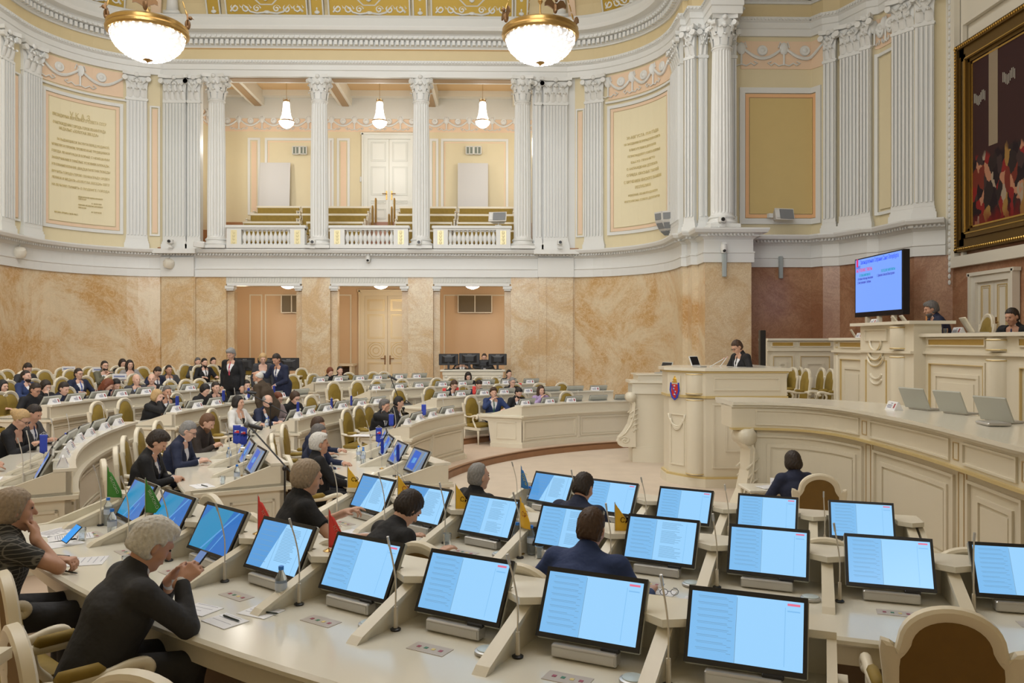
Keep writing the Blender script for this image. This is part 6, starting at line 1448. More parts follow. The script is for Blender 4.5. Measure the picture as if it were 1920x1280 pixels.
for a,c in zip(cuts,cuts[1:]):
    if c>L-.1: break
    for (z0,z1,w,o,ins) in ((Zt-.32,Zt-.11,.02,.07,.0),(.35,Zt-.46,.03,.03,.0),(.48,Zt-.58,.05,.02,.16)):
        base=.05 if z0>1.3 else 0
        frame(mm,WPt,a+.05+ins,c-.22-ins,z0,z1,w,o,base)
    blk(mm,WPt,a+.05+.24,c-.46,.56,Zt-.66,0,.014)
    frame(mg,WPt,c-.16,c-.04,Zt-.30,Zt-.13,.010,.056,.05); frame(mg,WPt,c-.16,c-.04,.35,Zt-.42,.010,.006,0)
    blk(mg,WPt,c+.005,c+.015,.25,Zt-.40,0,.006)
obj('raised_panels',mm,cream,e); obj('panel_gilding',mg,mat('dull_gilt_line',(.55,.40,.20),.4,metal=.2),e)
scroll(e,(WP[0][0]+.27,WP[0][1]-.02),(-.96,-.26),(.26,-.96),.0,Zt-.36)
for k,(px,py,l) in enumerate(((1706,768,'open grey laptop on the curved counter next to the white name plate'),(1772,776,'open grey laptop in the middle of the three on the curved counter'),(1852,792,'open grey laptop over a closed one on the curved counter'))):
    x,y=at(px,py,Zt); lid(x+.10,y,Zt,R(-90+14-180),.40,.27,l,tilt=24)
x,y=at(1866,797,Zt); b=MB(); b.bbox((0,0,.02),(.30,.22,.03),.01); o=obj('closed_laptop',b,silver); o.location=(x-.02,y-.0,Zt); o.rotation_euler=(0,0,R(80)); tag(o,'closed silver laptop in front of the last open laptop on the counter','laptop')
x,y=at(1676,768,Zt); PLATE((x,y,Zt),R(-90),'white name plate with red crest on the curved counter')
# ================= presidium
e=thing('presidium_desk','high cream presidium counter with gilt friezes and a raised central block','counter',(6.7,13.4,0))
XW=6.6; FPt=Path([(6.62,19.6),(6.62,6.0)],1)
if FPt.at(1,1).x>6.62: FPt=Path([(6.62,19.6),(6.62,6.0)],-1)
sp=FPt.s_of_px; a0,a1=sp(1632),sp(1735)
ZL,ZR,ZC=2.72,2.77,2.97
WG=Path([(atY(1438,17.9)[0],17.9),(8.6,17.9)],1)
b=MB(); blk(b,FPt,sp(1563),a0,.85,ZL-.05,-.5,0); obj('counter_wall',b,cream,e); b=MB(); blk(b,WG,0,WG.L,.85,ZL-.05,-.5,0); obj('back_wing_wall',b,cream,e); b=MB(); blk(b,FPt,a1,FPt.L,.85,ZR-.05,-.5,0); obj('side_wing_wall',b,cream,e); b=MB(); blk(b,FPt,a0,a1,.85,ZC-.05,-.25,.18); obj('central_block',b,cream,e)
b=MB(); blk(b,FPt,sp(1563),a0,ZL-.05,ZL,-.6,.10); blk(b,WG,-.05,WG.L,ZL-.05,ZL,-.6,.08); blk(b,FPt,a1,FPt.L,ZR-.05,ZR,-.7,.10); blk(b,FPt,a0-.15,a1+.1,ZC-.05,ZC,-.42,.30); obj('counter_top',b,creamt,e)
b=MB(); gp=MB(); gl=MB()
blk(b,FPt,sp(1563),a0,2.44,2.48,0,.05); blk(b,WG,0,WG.L,2.43,2.47,0,.05); blk(b,FPt,a1,FPt.L,2.46,2.50,0,.05); blk(b,FPt,a0,a1,2.46,2.50,.18,.23); blk(b,FPt,sp(1563),FPt.L,.85,1.05,0,.04)
def seg(pa,pb,ztop,FPt=FPt):
    s0,s1=FPt.s_of_px(pa),FPt.s_of_px(pb); frame(b,FPt,s0,s1,1.15,2.36,.04,.03); 
    if s1-s0>.5: frame(b,FPt,s0+.16,s1-.16,1.3,2.18,.05,.02); blk(b,FPt,s0+.28,s1-.28,1.4,2.05,0,.012)
    blk(gp,FPt,s0+.02,s1-.02,ztop-.17,ztop-.09,0,.02); frame(b,FPt,s0,s1,ztop-.19,ztop-.07,.02,.03); frame(gl,FPt,s0+.035,s1-.035,1.19,2.32,.012,.034,.0)
for pa,pb in ((1446,1488),(1497,1558)): seg(pa,pb,ZL,WG)
obj('back_wing_gilding',gl,goldl,e); gl=MB()
seg(1576,1624,ZL)
seg(1742,1850,ZR); seg(1912,1990,ZR)
c0,c1=sp(1642),sp(1685)
frame(b,FPt,c0,c1,2.66,2.86,.02,.21,.18); frame(gl,FPt,c0+.03,c1-.03,.95,2.34,.012,.20,.18)
cm=(c0+c1)/2; cw=(c1-c0)/2
for k,(zc_,rr) in enumerate(((2.66,.5),(2.50,.62),(2.40,.7))):
    pts=[(*FPt.at(cm+cw*rr*math.sin(R(a)),.20),zc_-.16*math.cos(R(a))) for a in range(-90,91,15)]; b.tube(pts,.022,6); gl.tube([(p[0]-.012,p[1],p[2]-.01) for p in pts],.010,5)
for k in range(2): b.tube([(*FPt.at(cm+cw*.5*math.sin(R(a)),.19),2.12-.09*k-.1*math.cos(R(a))) for a in range(-80,81,16)],.018,6)
for px,o,zt,ins in ((1707,.18,ZC,0),(1872,0,ZR,0),(1569,0,ZL,1)):
    q=FPt.at(sp(px),o); r_=.17 if ins==0 else .05
    for z0,z1 in ((.9,2.42),(2.52,zt-.08)): b.lathe([(r_,z0),(r_+.005,z0+.02),(r_+.005,z1-.02),(r_,z1)],(q.x+.04,q.y,0),n=20)
    for z_ in (.95,2.40,2.54,zt-.1): gl.lathe([(r_+.01,z_-.008),(r_+.016,z_),(r_+.01,z_+.008)],(q.x+.04,q.y,0),n=20)
obj('panel_moulding',b,cream,e,True); obj('gilt_frieze',gp,goldb,e); obj('gilt_lines',gl,goldl,e)
# things on the presidium
def Wt(px,Y,z): x,t=atY(px,Y); return x,Y,z
for px,Y,z,l in ((1640,14.7,ZC,'white name plate on the raised presidium block'),(1613,15.6,ZL,'white name plate on the lower wing just before the raised block'),(1797,12.2,ZR,'white name plate with a black crest on the side wing beside the tumbler')):
    x,y,_=Wt(px,Y,z); PLATE((x,y,z),R(-90),l)
x,y,_=Wt(1676,14.0,ZC); e=lid(x+.05,14.0,ZC,R(70),.36,.13,'low white terminal lid on the raised presidium block','monitor_terminal',35,m_=MATS['cream_lacquer']); x,_,_=Wt(1698,13.7,ZC); lid(x,13.7,ZC,R(70),.4,.14,'wide low terminal lid beside the candle on the presidium block','monitor_terminal',35,m_=MATS['cream_lacquer'])
x,_,_=Wt(1822,11.9,ZR); lid(x,11.9,ZR,R(70),.42,.26,'cream terminal back on the presidium side wing','monitor_terminal',30,m_=MATS['cream_lacquer'])
x,_,_=Wt(1604,16.2,ZL); lid(x,16.2,ZL,R(70),.34,.18,'cream terminal back on the lower presidium wing','monitor_terminal',30,m_=MATS['cream_lacquer'])
x,y,_=Wt(1737,13.3,ZC); b=MB(); b.tube([(0,0,0),(0,0,.11)],.011,10); o=obj('candle',b,mat('orange_candle',(.8,.35,.12),.5)); o.location=(x,y,ZC); tag(o,'thin orange candle on the presidium beside the bearded man','candle')
x,y,_=Wt(1773,12.5,ZR); GLS((x,y,ZR),0,'drinking tumbler on the presidium side wing')
for k,px in enumerate((1755,1762)): x,y,_=Wt(px,12.7,ZR); BOT((x,y,ZR-.02),0,f"clear bottle in the sleeve shadow of the bearded man, {'first' if k==0 else 'second'} of two")
# ================= LED screen
XS=9.35; x=XS; SP=Path([(XS,24),(XS,15)],1)
s0,s1=SP.s_of_px(1603),SP.s_of_px(1693); q0,q1=SP.at(s0),SP.at(s1); t0_=q0.x*math.sin(PSI)+q0.y*math.cos(PSI); zb=zat(594,t0_); zt=zat(487,t0_); t1_=q1.x*math.sin(PSI)+q1.y*math.cos(PSI); zt=(zt+zat(466,t1_))/2; zb=(zb+zat(590,t1_))/2
e=thing('led_screen','large lit LED information screen with blue background hung before the red marble','screen',(XS,(q0.y+q1.y)/2,(zb+zt)/2))
b=MB(); b.box((XS+.08,(q0.y+q1.y)/2,(zb+zt)/2),(.16,q0.y-q1.y,zt-zb)); obj('screen_case',b,black,e)
ys0,ys1=q0.y-.06,q1.y+.06; zb2=zb+.12; zt2=zt-.03
b=MB(); b.box((XS-.005,(ys0+ys1)/2,(zb2+zt2)/2),(.01,ys0-ys1,zt2-zb2)); sc_=obj('screen_face',b,mat('led_blue',(0,0,0),.3,emit=(.20,.38,1.0),es=.74),e)
wS,hS=ys0-ys1,zt2-zb2
def st(txt,u0,u1,v,size,c):
    me=text_mesh(txt,size,'LEFT',.001); me.materials.clear(); me.materials.append(mat('led_text_'+c,(0,0,0),.5,emit={'blue':(.02,.05,.75),'red':(.6,.03,.15),'dark':(.04,.03,.35),'teal':(.0,.25,.35)}[c],es=.9))
    xs_=[v.co.x for v in me.vertices]; a,b=min(xs_),max(xs_)
    for vv in me.vertices: vv.co=Vector((XS-.012-vv.co.z,ys0-wS*(u0+(u1-u0)*(vv.co.x-a)/(b-a)),zt2-v*hS+vv.co.y))-Vector(e.location)
    link('screen_text',me,sc_)
st('Законодательное Собрание Санкт-Петербурга',.12,.95,.10,.15,'blue'); st('ВОПРОС',.02,.12,.17,.10,'dark'); st('ВЫСТУПЛЕНИЯ С ТРИБУНЫ',.02,.39,.24,.12,'red'); st('ОТ ПЕРВЫХ МИКРОФОНОВ',.09,.35,.33,.09,'teal'); st('1. Евстафьев Александр Николаевич',.05,.41,.39,.085,'dark'); st('2. Выступающий с трибуны',.05,.36,.46,.09,'dark'); st('ПОСЛЕДНИЕ МИКРОФОНЫ',.59,.88,.31,.09,'teal'); st('1. Цивилев Алексей Викторович',.50,.87,.38,.09,'dark')
b=MB(); b.box((XS-.013,ys0-.045*wS,zt2-.07*hS),(.004,.10,.18)); b.ell((XS-.013,ys0-.045*wS,zt2-.015*hS),(.004,.04,.05),8,5); obj('screen_crest',b,mat('led_text_red',(0,0,0)),sc_)
b=MB(); 
for yy in (q0.y-.6,(q0.y+q1.y)/2,q1.y+.5): b.box((XS+.05,yy,(1.9+zb)/2),(.08,.12,zb-1.9)); 
obj('mounting_posts',b,cream,e)
# black column speaker behind the lectern
x,t=atY(1429,17.3); b=MB(); b.bbox((0,0,.95),(.13,.15,zat(619,t)-.85-.0),.01); o=obj('tower_loudspeaker',b,black); z1=zat(619,t); 
b=MB(); b.bbox((0,0,(z1-.92)/2),(.12,.14,z1-.92),.01); o.data=b.mesh('tower_loudspeaker',black); o.location=(x,17.3,.92); tag(o,'tall black tower loudspeaker between the lectern and the presidium','loudspeaker')
# stenographer table
x,y=at(1447,912,.74); e=thing('small_table','small cream writing table beside the seated stenographer','table',(x,y,0)); b=MB(); b.bbox((0,0,.72),(.75,.5,.04),.01); obj('table_top',b,creamt,e,False,False)
for sx in(-1,1):
    for sy in(-1,1): b=MB(); b.tube([(sx*.33,sy*.2,.70),(sx*.34,sy*.21,0)],.022,8,.014); obj('leg',b,cream,e,True,False)
STX,STY=x,y
sheet(x-.05,y-.05,.745,.3,.3,.21,'white sheet on the stenographer table',4); PLATE((x+.12,y+.05,.74),R(160),'white folded card on the stenographer table')
# technicians tables with black monitors
def bigmon(x,y,z,rz,w,h,label,logo=True):
    e=thing('desktop_monitor',label,'monitor',(x,y,z),rz); b=MB(); b.bbox((0,0,.14+h/2),(w,.04,h),.01); b.loft([[Vector((-w*.35,-.02,.14+h*.15)),Vector((w*.35,-.02,.14+h*.15)),Vector((w*.35,-.02,.14+h*.85)),Vector((-w*.35,-.02,.14+h*.85))],[Vector((-w*.2,-.05,.14+h*.3)),Vector((w*.2,-.05,.14+h*.3)),Vector((w*.2,-.05,.14+h*.7)),Vector((-w*.2,-.05,.14+h*.7))]]); obj('monitor_back',b,black,e,False,False)
    b=MB(); b.box((0,-.02,.12),(.07,.04,.24)); b.bbox((0,0,.01),(.26,.2,.02),.005); obj('monitor_stand',b,black,e,False,False)
    if logo: text_obj('ASUS',.055,mat('logo_grey',(.35,.35,.36),.4),lambda c:Vector((c.x,-.023-c.z,.14+h*.82+c.y)),e,'maker_lettering',ext=.001)
def techtable(px0,px1,Y,py,label,z0=.8):
    x0,t=atY(px0,Y); x1,_=atY(px1,Y); zt_=zat(py,t); w=x1-x0; e=thing('technician_desk',label,'desk',((x0+x1)/2,Y+.35,z0)); h=zt_-z0
    b=MB(); b.bbox((0,0,h-.03),(w+.1,.8,.06),.012); obj('desk_top',b,creamt,e,False,False)
    b=MB(); b.box((0,-.33,(h-.06)/2),(w-.1,.05,h-.06)); 
    for sg in(-1,1): b.box((sg*(w/2-.08),0,(h-.06)/2),(.08,.7,h-.06))
    b.box((0,-.36,h-.12),(w-.05,.03,.1)); b.box((0,-.36,.06),(w-.05,.03,.12)); obj('desk_body',b,cream,e,False,False)
    b=MB(); n=int((w-.5)/.12)
    for k in range(n): b.ell((-(n-1)*.06+k*.12,-.36,h-.32),(.045,.015,.05),8,4)
    for q in ((0,h-.24,w-.4,.02),(0,h-.40,w-.4,.02)): b.box((q[0],-.36,q[1]),(q[2],.03,q[3]))
    for sg in(-1,1):
        for k in range(3): b.ell((sg*(w/2-.13),-.36,h-.22-k*.11),(.05,.02,.04),8,4)
    for sg in(-1,1): b.box((sg*(w/4),-.36,(h-.5)/2+.06),(w/2-.2,.02,h-.7))
    obj('carved_relief',b,cream2,e,False,False); return e,zt_
e,zt_=techtable(828,945,25.1,693,'cream carved desk of the technicians carrying four black monitors')
for px,w,h,l,Y,dz in ((841,.62,.36,'black monitor seen from behind, first on the carved technician desk',25.2,.0),(880,.66,.36,'black monitor seen from behind, second on the carved technician desk',25.2,.02),(933,.58,.36,'black monitor seen from behind, last on the carved technician desk',25.2,-.0),(904,.62,.27,'low black monitor between the raised ones on the technician desk',25.15,-.12)):
    x,t=atY(px,Y); bigmon(x,Y+.05 if dz!=-.12 else Y+.25,zt_+dz if dz>=0 else zt_-.10,0,w,h,l,dz!=-.12)
e,zt_=techtable(448,560,24.6,704,'cream technician desk standing in the first arcade opening')
for px,w,l in ((459,.62,'black monitor behind the grey-haired man with a red tie'),(502,.62,'black monitor behind the woman in a grey vest'),(541,.66,'black monitor behind the leaning man in the navy suit')):
    x,t=atY(px,24.9); bigmon(x,24.9,zt_,0,w,.40,l)
# ================= chairs and people in the hall
def seat_xy(sec,k,px,back=1.0,lead=.15,rng=None):
    rm=ring(sec,k) if isinstance(k,int) and k<=4 else k-1.0
    lo,hi=rng or {'A':(-82,-37),'C':(2,60),'D':(20,80)}[sec]
    t=th_of_px(rm+back-lead,px,lo,hi)
    if t is None: t=(lo+hi)/2; print('no theta',sec,k,px)
    return pol(rm+back,t),t
def zt_(k): return TZ[k] if isinstance(k,int) else .80
def CH(sec,k,px,label,back=.99,dz=None,dr=0,rng=None,grp='ivory armchairs with gold upholstery'):
    (x,y),t=seat_xy(sec,k,px,back,0,rng); z=dz if dz is not None else zt_(k); return chair(x,y,z,R(-t-90+dr),label,grp)
def PE(sec,k,px,label,back=1.0,dr=0,th=None,dz=None,chairlab=None,lead=None,**kw):
    if lead is None: lead=.04+.5*math.sin(R(kw.get('lean',8)))*math.cos(R(dr))
    if th is not None: t=th; x,y=pol(ring(sec,k)+back,t)
    else: (x,y),t=seat_xy(sec,k,px,back,lead)
    z=dz if dz is not None else zt_(k); rz=R(-t-90+dr)
    if chairlab is not None:
        cx,cy=pol(math.hypot(x-CX,y-CY)+.05,t); chair(cx,cy,z,R(-t-90),chairlab,'ivory armchairs with gold upholstery')
    return person(x,y,z,rz,label,**kw)
def seatlab(sec,k,n): return f"armchair occupied by the {n}"
# ---- near block
e,d=person(-2.02,4.02,.40,R(38-90),'white-haired man in a charcoal suit holding a smartphone over the desk',res=.009,skin='b',hc='white',gar='charcoal',tie=None,hair='full',lean=24,hp=32,hy=R(-6),L=(-.06,.40,.98),R=(.10,.40,1.0),curl=.65,pn=((.6,.3,-.2),(-.6,.3,-.2)),hd=((.15,.75,.55),(-.1,.75,.55)),w=1.06)
ph=thing('smartphone','dark smartphone with a blue display held by the white-haired man','phone'); m=MB(); m.bbox((0,0,.005),(.078,.16,.010),.003); obj('phone_body',m,black,ph,False,False); m=MB(); m.box((0,0,.0105),(.070,.148,.001)); obj('phone_screen',m,mat('phone_display',(0,0,0),.1,emit=(.10,.20,.45),es=.7),ph,False,False)
def hold(ph,e,loc,rot): Mx=Matrix.Translation(e.location)@Matrix.Rotation(e.rotation_euler.z,4,'Z')@Matrix.Translation(loc)@Euler(rot).to_matrix().to_4x4(); ph.location=Mx.to_translation(); ph.rotation_euler=Mx.to_euler()
hold(ph,e,(.02,.50,1.05),(R(48),0,R(8)))
chair(-2.07,3.98,.40,R(38-90),'armchair of the white-haired man, seen from behind with gold back panel','ivory armchairs with gold upholstery')
e,d=PE('A',3,28,'woman in a grey tweed dress resting her chin on her hand',back=1.12,dr=-8,res=.009,skin='b',hc='ash',gar='tweed',hair='pixie',top='tee',fem=1,lean=14,hp=4,L=(-.12,.42,.84),R=(.10,.25,1.06),pole=(1.1,.5,-1.2),curl=.9,hd=(None,(-.5,.1,.4)),pn=(None,(-.2,-.8,-.3)),w=1.12,trous='charcoal',tie=None)
(x,y),t=seat_xy('A',3,-12,1.22,0); chair(x,y,.40,R(-t-90),'armchair of the woman in tweed, cut by the picture edge'.replace('picture','frame'),'ivory armchairs with gold upholstery')
x,y,z,r=D('A',3,7,.24,-.42); ph=thing('smartphone','smartphone with bright blue display propped above the papers','phone',(x-.02,y+.02,z+.075)); m=MB(); m.bbox((0,0,.005),(.075,.15,.009),.003); obj('phone_body',m,black,ph,False,False); m=MB(); m.box((0,0,.010),(.068,.14,.001)); obj('phone_screen',m,mat('phone_display_blue',(0,0,0),.1,emit=(.02,.26,.70),es=.9),ph,False,False); ph.rotation_euler=(R(45),R(10),R(-35))
x,y=at(240,1256,1.57); chair(x+.10,y+.30,.40,R(75-90),'round-topped chair back rising at the frame bottom behind the white-haired man'); x,y=at(28,1172,1.57); chair(x+.24,y+.20,.40,R(40-90),'chair back in the corner behind the armchair of the white-haired man')
x,y=at(-6,1222,1.54); e=thing('curved_desk_end','cream desk end in the lowest corner beside a chair back','desk',(x,y,.54)); m=MB(); m.box((-.2,-.15,.98),(.45,.4,.04)); m.box((-.2,-.15,.48),(.38,.34,.96)); obj('desk_end',m,cream,e,False,False)
PE('A',2,568,'woman in a black dress with short ash hair reaching over the desk',back=.98,dr=-20,res=.009,skin='a',hc='ash',gar='black',hair='pixie',top='tee',fem=1,lean=10,hp=12,L=(-.10,.44,.92),R=(.34,.48,.82),curl=(.8,.7,.3,.3),w=1.1,tie=None,scale=1.06)
CH('A',2,546,'armchair of the woman in black, arched back towards the viewer',1.18); CH('A',2,466,'empty armchair beyond the second-row desk end with a tall gold back',1.05,rng=(-45,-36))
PE('A',2,742,'dark-haired woman in black bent low over the desk',back=.92,dr=-10,res=.010,skin='a',hc='dark',gar='black',hair='pixie',fem=1,lean=38,hp=48,L=(-.10,.46,.84),R=(.36,.42,.84),top='sweater',tie=None)
CH('A',2,700,'armchair of the bent dark-haired woman, arched ivory top',1.28,); CH('A',2,843,'empty armchair between the bent woman and the man in the blue suit',1.05)
PE('A',2,1102,'man in a blue suit with brown hair, seen from behind',back=.90,res=.009,skin='b',hc='brown',gar='blue',lean=22,hp=18,hair='short',w=1.12,L=(-.3,.38,.82),R=(.34,.36,.82))
CH('A',2,1022,'armchair of the man in the blue suit, small red tag on its top',1.15)
CH('A',2,1752,'large empty armchair with a dark brown back at the frame bottom',1.02); 
PE('A',1,1086,'man with short black hair in a navy suit before the pale screens',back=.88,dr=-4,res=.010,skin='b',hc='dark',gar='navy',lean=18,hp=26,hy=R(-4),w=1.08)
CH('A',1,1014,'armchair of the black-haired man in the innermost row',1.12); PE('A',1,897,'balding grey-haired man in a black jacket looking towards the lectern',back=1.0,dr=-10,res=.010,skin='a',hc='grey',gar='black',hair='thin',lean=6,hp=2,hy=R(-12))
CH('A',1,858,'armchair of the balding grey-haired man in the innermost row',1.1); CH('A',1,1552,'low armchair top between two lit screens of the innermost row',1.1); CH('A',1,1788,'second low armchair top behind the innermost screens near the counter',1.1)
# stenographer
person(3.60,9.4,-.03,R(6),'woman with dark bobbed hair and black jacket seated before the curved counter',skin='a',hc='dark',gar='navy',hair='bob',fem=1,res=.012,top='sweater',lean=12,hp=12,tie=None,L=(-.18,.36,.80),R=(.18,.36,.80))
x,y=at(1540,887,1.17); chair(x+.02,y+.3,0,R(-8),'armchair with dark brown back standing before the curved counter')
# ---- block with the dark blue flags
sit=dict(res=.012)
PE('B',2,0,'dark-haired man in a black suit reading his phone by the desk corner',th=-24.5,back=1.12,dr=-18,skin='a',hc='dark',gar='black',lean=14,hp=36,L=(-.04,.36,.80),R=(.06,.38,.80),curl=.6,hair='full',**sit)
PE('B',2,0,'grey-haired man with glasses in a navy suit touching the desk',th=-17,back=.86,dr=-14,skin='c',hc='grey',gar='navy',glasses=True,lean=22,hp=28,L=(-.10,.40,.80),R=(.22,.46,.82),tie=None,hair='crop',**sit)
PE('B',2,0,'bearded man in a dark brown jacket writing on the desk',th=-9.5,back=.80,dr=-14,skin='a',hc='ginger',gar='darkbrown',top='sweater',lean=26,hp=32,beard=2,tie=None,L=(-.05,.42,.84),R=(.10,.44,.84),curl=.7,**sit)
for i,(t,l) in enumerate(((-29,'armchair of the dark-haired phone reader, its arm towards the lit screens'),(-23.5,'tall narrow chair back behind the dark-haired phone reader'),(-17.5,'tall chair back seen edge on behind the grey-haired man with glasses'),(-12,'tall chair back seen edge on next to the far end of the curved panel'),(-6.5,'last chair back of the edge-on series by the bearded man'))): x,y=pol(10.42 if i else 10.55,t); chair(x,y,.28 if i else .28,R(-t-90),l)
PE('B',1,0,'white-haired man in a black jacket leaning back in the flag block',th=-25.5,back=1.10,dr=-6,skin='b',hc='white',gar='black',lean=2,hp=0,hair='full',tie=None,L=(-.14,.40,.74),R=(.16,.40,.74),**sit)
PE('B',1,0,'grey-haired man with glasses and navy suit reaching towards a black phone',th=-17,back=1.0,dr=-16,skin='b',hc='salt',gar='navy',glasses=True,lean=10,hp=8,L=(-.10,.44,.80),R=(.22,.40,.76),hy=R(-8),**sit)
PE('B',1,0,'brown-haired man in navy half hidden behind the man with glasses',th=-9.5,back=.98,dr=-20,skin='b',hc='brown',gar='navy',lean=8,hp=14,**sit)
for i,(t,l) in enumerate(((-27.5,'armchair of the white-haired man in the flag block'),(-19.5,'tall chair back behind the white-haired man in the flag block'),(-12,'armchair of the grey-haired man with glasses, gold arm pads beside him'),(-3.5,'empty armchair at the aisle end of the innermost flag-block desk'))): x,y=pol(8.62,t); chair(x,y,.15,R(-t-90),l)
PE('B',3,0,'man in dark green suit with a thin beard line facing the curved desk',th=-20.5,back=1.0,dr=-8,skin='b',hc='dark',gar='olive' if 0 else 'charcoal',lean=16,hp=6,L=(-.05,.46,.84),R=(.15,.48,.82),hair='crop',**sit)
PE('B',3,0,'man in a dark suit with clasped hands at the frame edge',th=-16.5,back=1.25,dr=-8,skin='a',hc='dark',gar='black',lean=8,hp=6,L=(-.03,.36,1.0),R=(.03,.36,1.0),curl=.8,hair='thin',**sit)
PE('B',3,0,'blond woman with a hair bun and glasses reading a phone',th=-12.5,back=.92,dr=-10,skin='a',hc='blond',gar='black',hair='bun',fem=1,top='cardigan',shirt='black',tie=None,glasses=True,lean=20,hp=34,L=(-.04,.40,.86),R=(.06,.42,.86),**sit)
PE('B',3,0,'dark-haired man in charcoal beside the blond woman with a bun',th=-9,back=.98,dr=-10,skin='b',hc='dark',gar='greydk',lean=16,hp=26,L=(-.02,.44,.84),R=(.10,.44,.84),hair='crop',**sit)
for t,b_,l in ((-14.5,1.75,'gold chair back right behind the blond woman with a bun'),(-11.5,1.8,'second gold chair back behind the blond woman with a bun')): x,y=pol(ring('B',3)+b_*.75,t); chair(x,y,.40,R(-t-90),l.replace('right ','just '))
# ---- middle block
f2=dict(res=.015)
PE('C',1,722,'grey-haired man in a black suit whispering behind his hand',back=.95,dr=-8,skin='b',hc='salt',gar='black',lean=22,hp=6,hy=R(-18),R=(.10,.26,1.10),L=(-.1,.44,.80),hd=(None,(-.3,.2,.8)),hair='full',pole=(.9,.4,-1),**f2)
PE('C',1,744,'dark-haired man in black listening close to the whispering man',back=.9,dr=25,skin='a',hc='black',gar='black',lean=14,hp=18,hy=R(30),tie='blue',**f2)
for px,l,b_ in ((676,'gold chair back standing in the aisle before the whispering men',1.05),(697,'gold chair back behind the whispering grey-haired man',1.2),(714,'gold chair back behind the listening dark-haired man',1.2)): CH('C',1,px,l,b_,rng=(2,40))
o=CH('C',2,762,'armchair at the aisle with a black bag on its seat',1.05,rng=(30,50)); m=MB(); m.ell((0,0,.15),(.22,.14,.16),12,8); m.tube([(-.1,0,.28),(0,0,.36),(.1,0,.28)],.015,6); bg=obj('bag',m,black,None,'all'); bg.location=(o.location.x,o.location.y-.02,.28+.50); tag(bg,'black bag lying on the aisle armchair near the microphone stand','bag')
PE('C',2,449,'black-haired woman in a white jacket over a black top',back=1.0,dr=-12,skin='a',hc='black',gar='white',shirt='black',tie=None,top='cardigan',hair='bob',fem=1,lean=2,hp=2,hy=R(-10),trous='black',**f2)
PE('C',2,500,'bald man in a navy suit and blue tie looking down',back=.90,dr=-10,skin='c',hc='grey',gar='navy',tie='blue',lean=16,hp=28,hair='ring',L=(-.06,.44,.82),R=(.16,.46,.82),**f2)
PE('C',2,522,'red-haired woman with glasses in a pinkish grey jacket',back=.98,dr=-10,skin='c',hc='red',gar='mauve',tie=None,top='sweater',hair='pixie',fem=1,glasses=True,lean=14,hp=18,L=(-.05,.42,.82),R=(.12,.44,.82),**f2)
PE('C',2,555,'dark curly-haired man with glasses in black looking at his monitor',back=.95,dr=-14,skin='c',hc='brown',gar='black',tie=None,top='sweater',hair='pixie',glasses=True,lean=18,hp=26,**f2)
for px,l in ((428,'empty gold chair before the woman in the white jacket'),(470,'gold chair back between the white jacket and the bald man'),(540,'gold chair back beside the red-haired woman'),(571,'gold chair back behind the man with dark curly hair'),(603,'empty gold chair after the man with dark curly hair')): CH('C',2,px,l,1.0,rng=(-4,40))
PE('C',3,296,'blond woman in black holding her hand to her face',back=.88,dr=-6,skin='c',hc='blond',gar='black',tie=None,top='sweater',hair='bob',fem=1,lean=22,hp=14,R=(.04,.30,1.10),L=(-.08,.40,.84),hd=(None,(-.4,.1,.6)),pole=(.9,.4,-1),**f2)
PE('C',3,317,'grey-haired man in a dark suit turned away beside the blond woman',back=1.0,dr=-30,skin='b',hc='salt',gar='black',lean=10,hp=4,hair='crop',**f2)
PE('C',3,385,'smiling dark-haired woman in black looking down',back=.95,dr=-6,skin='c',hc='black',gar='black',top='sweater',tie=None,hair='pixie',fem=1,lean=16,hp=30,**f2)
PE('C',3,407,'smiling dark-haired man in a dark suit and tie',back=.92,dr=-20,skin='c',hc='dark',gar='black',tie='black',lean=4,hp=8,**f2)
PE('C',3,463,'dark-haired man in black before the brown coat',back=.95,dr=-14,skin='c',hc='dark',gar='black',tie=None,lean=8,hp=12,**f2)
for px,l in ((212,'empty gold chair with a small blue flag behind the third-row monitors'),(261,'empty gold chair behind the blond woman with a hand to her face'),(352,'empty gold chair between the grey-haired man and the smiling woman'),(420,'gold chair back behind the smiling man in the dark suit'),(446,'gold chair top before the man in front of the brown coat')): CH('C',3,px,l,1.0,rng=(-14,40))
# outermost row of the middle block
PE('C',4,68,'man with glasses and greying hair in black at the outermost desk corner',back=.85,dr=-8,skin='b',hc='dark',gar='black',tie=None,top='sweater',glasses=True,hair='crop',lean=20,hp=24,R=(.25,.40,.84),L=(-.05,.42,.84),**f2)
PE('C',4,88,'dark-haired person with a hand at the cheek behind the man with glasses',back=1.15,dr=-10,skin='c',hc='dark',gar='black',tie=None,top='sweater',hair='pixie',lean=16,hp=20,R=(.06,.28,1.08),pole=(.9,.4,-1),**f2)
PE('C',4,120,'young dark-haired man in navy bent towards his monitor',back=.85,dr=-6,skin='c',hc='dark',gar='navy',tie=None,top='sweater',lean=26,hp=22,**f2)
PE('C',4,193,'woman with long auburn hair hiding her face',back=.85,dr=20,skin='c',hc='red',gar='black',tie=None,top='sweater',hair='long',fem=1,lean=24,hp=38,**f2)
PE('C',4,214,'black-haired man looking down between auburn hair and an empty chair',back=.88,dr=-6,skin='c',hc='black',gar='navy',lean=26,hp=34,**f2)
PE('C',4,259,'shaven-headed man in a grey jacket and pale blue shirt looking ahead',back=.95,dr=-20,skin='c',hc='dark',gar='greydk',shirt='blue',tie=None,lean=4,hp=4,hair='bald',**f2)
PE('C',4,291,'bald man in black turned to the side beside the shaven-headed man',back=.95,dr=-50,skin='c',hc='grey',gar='black',lean=8,hp=6,hair='ring',**f2)
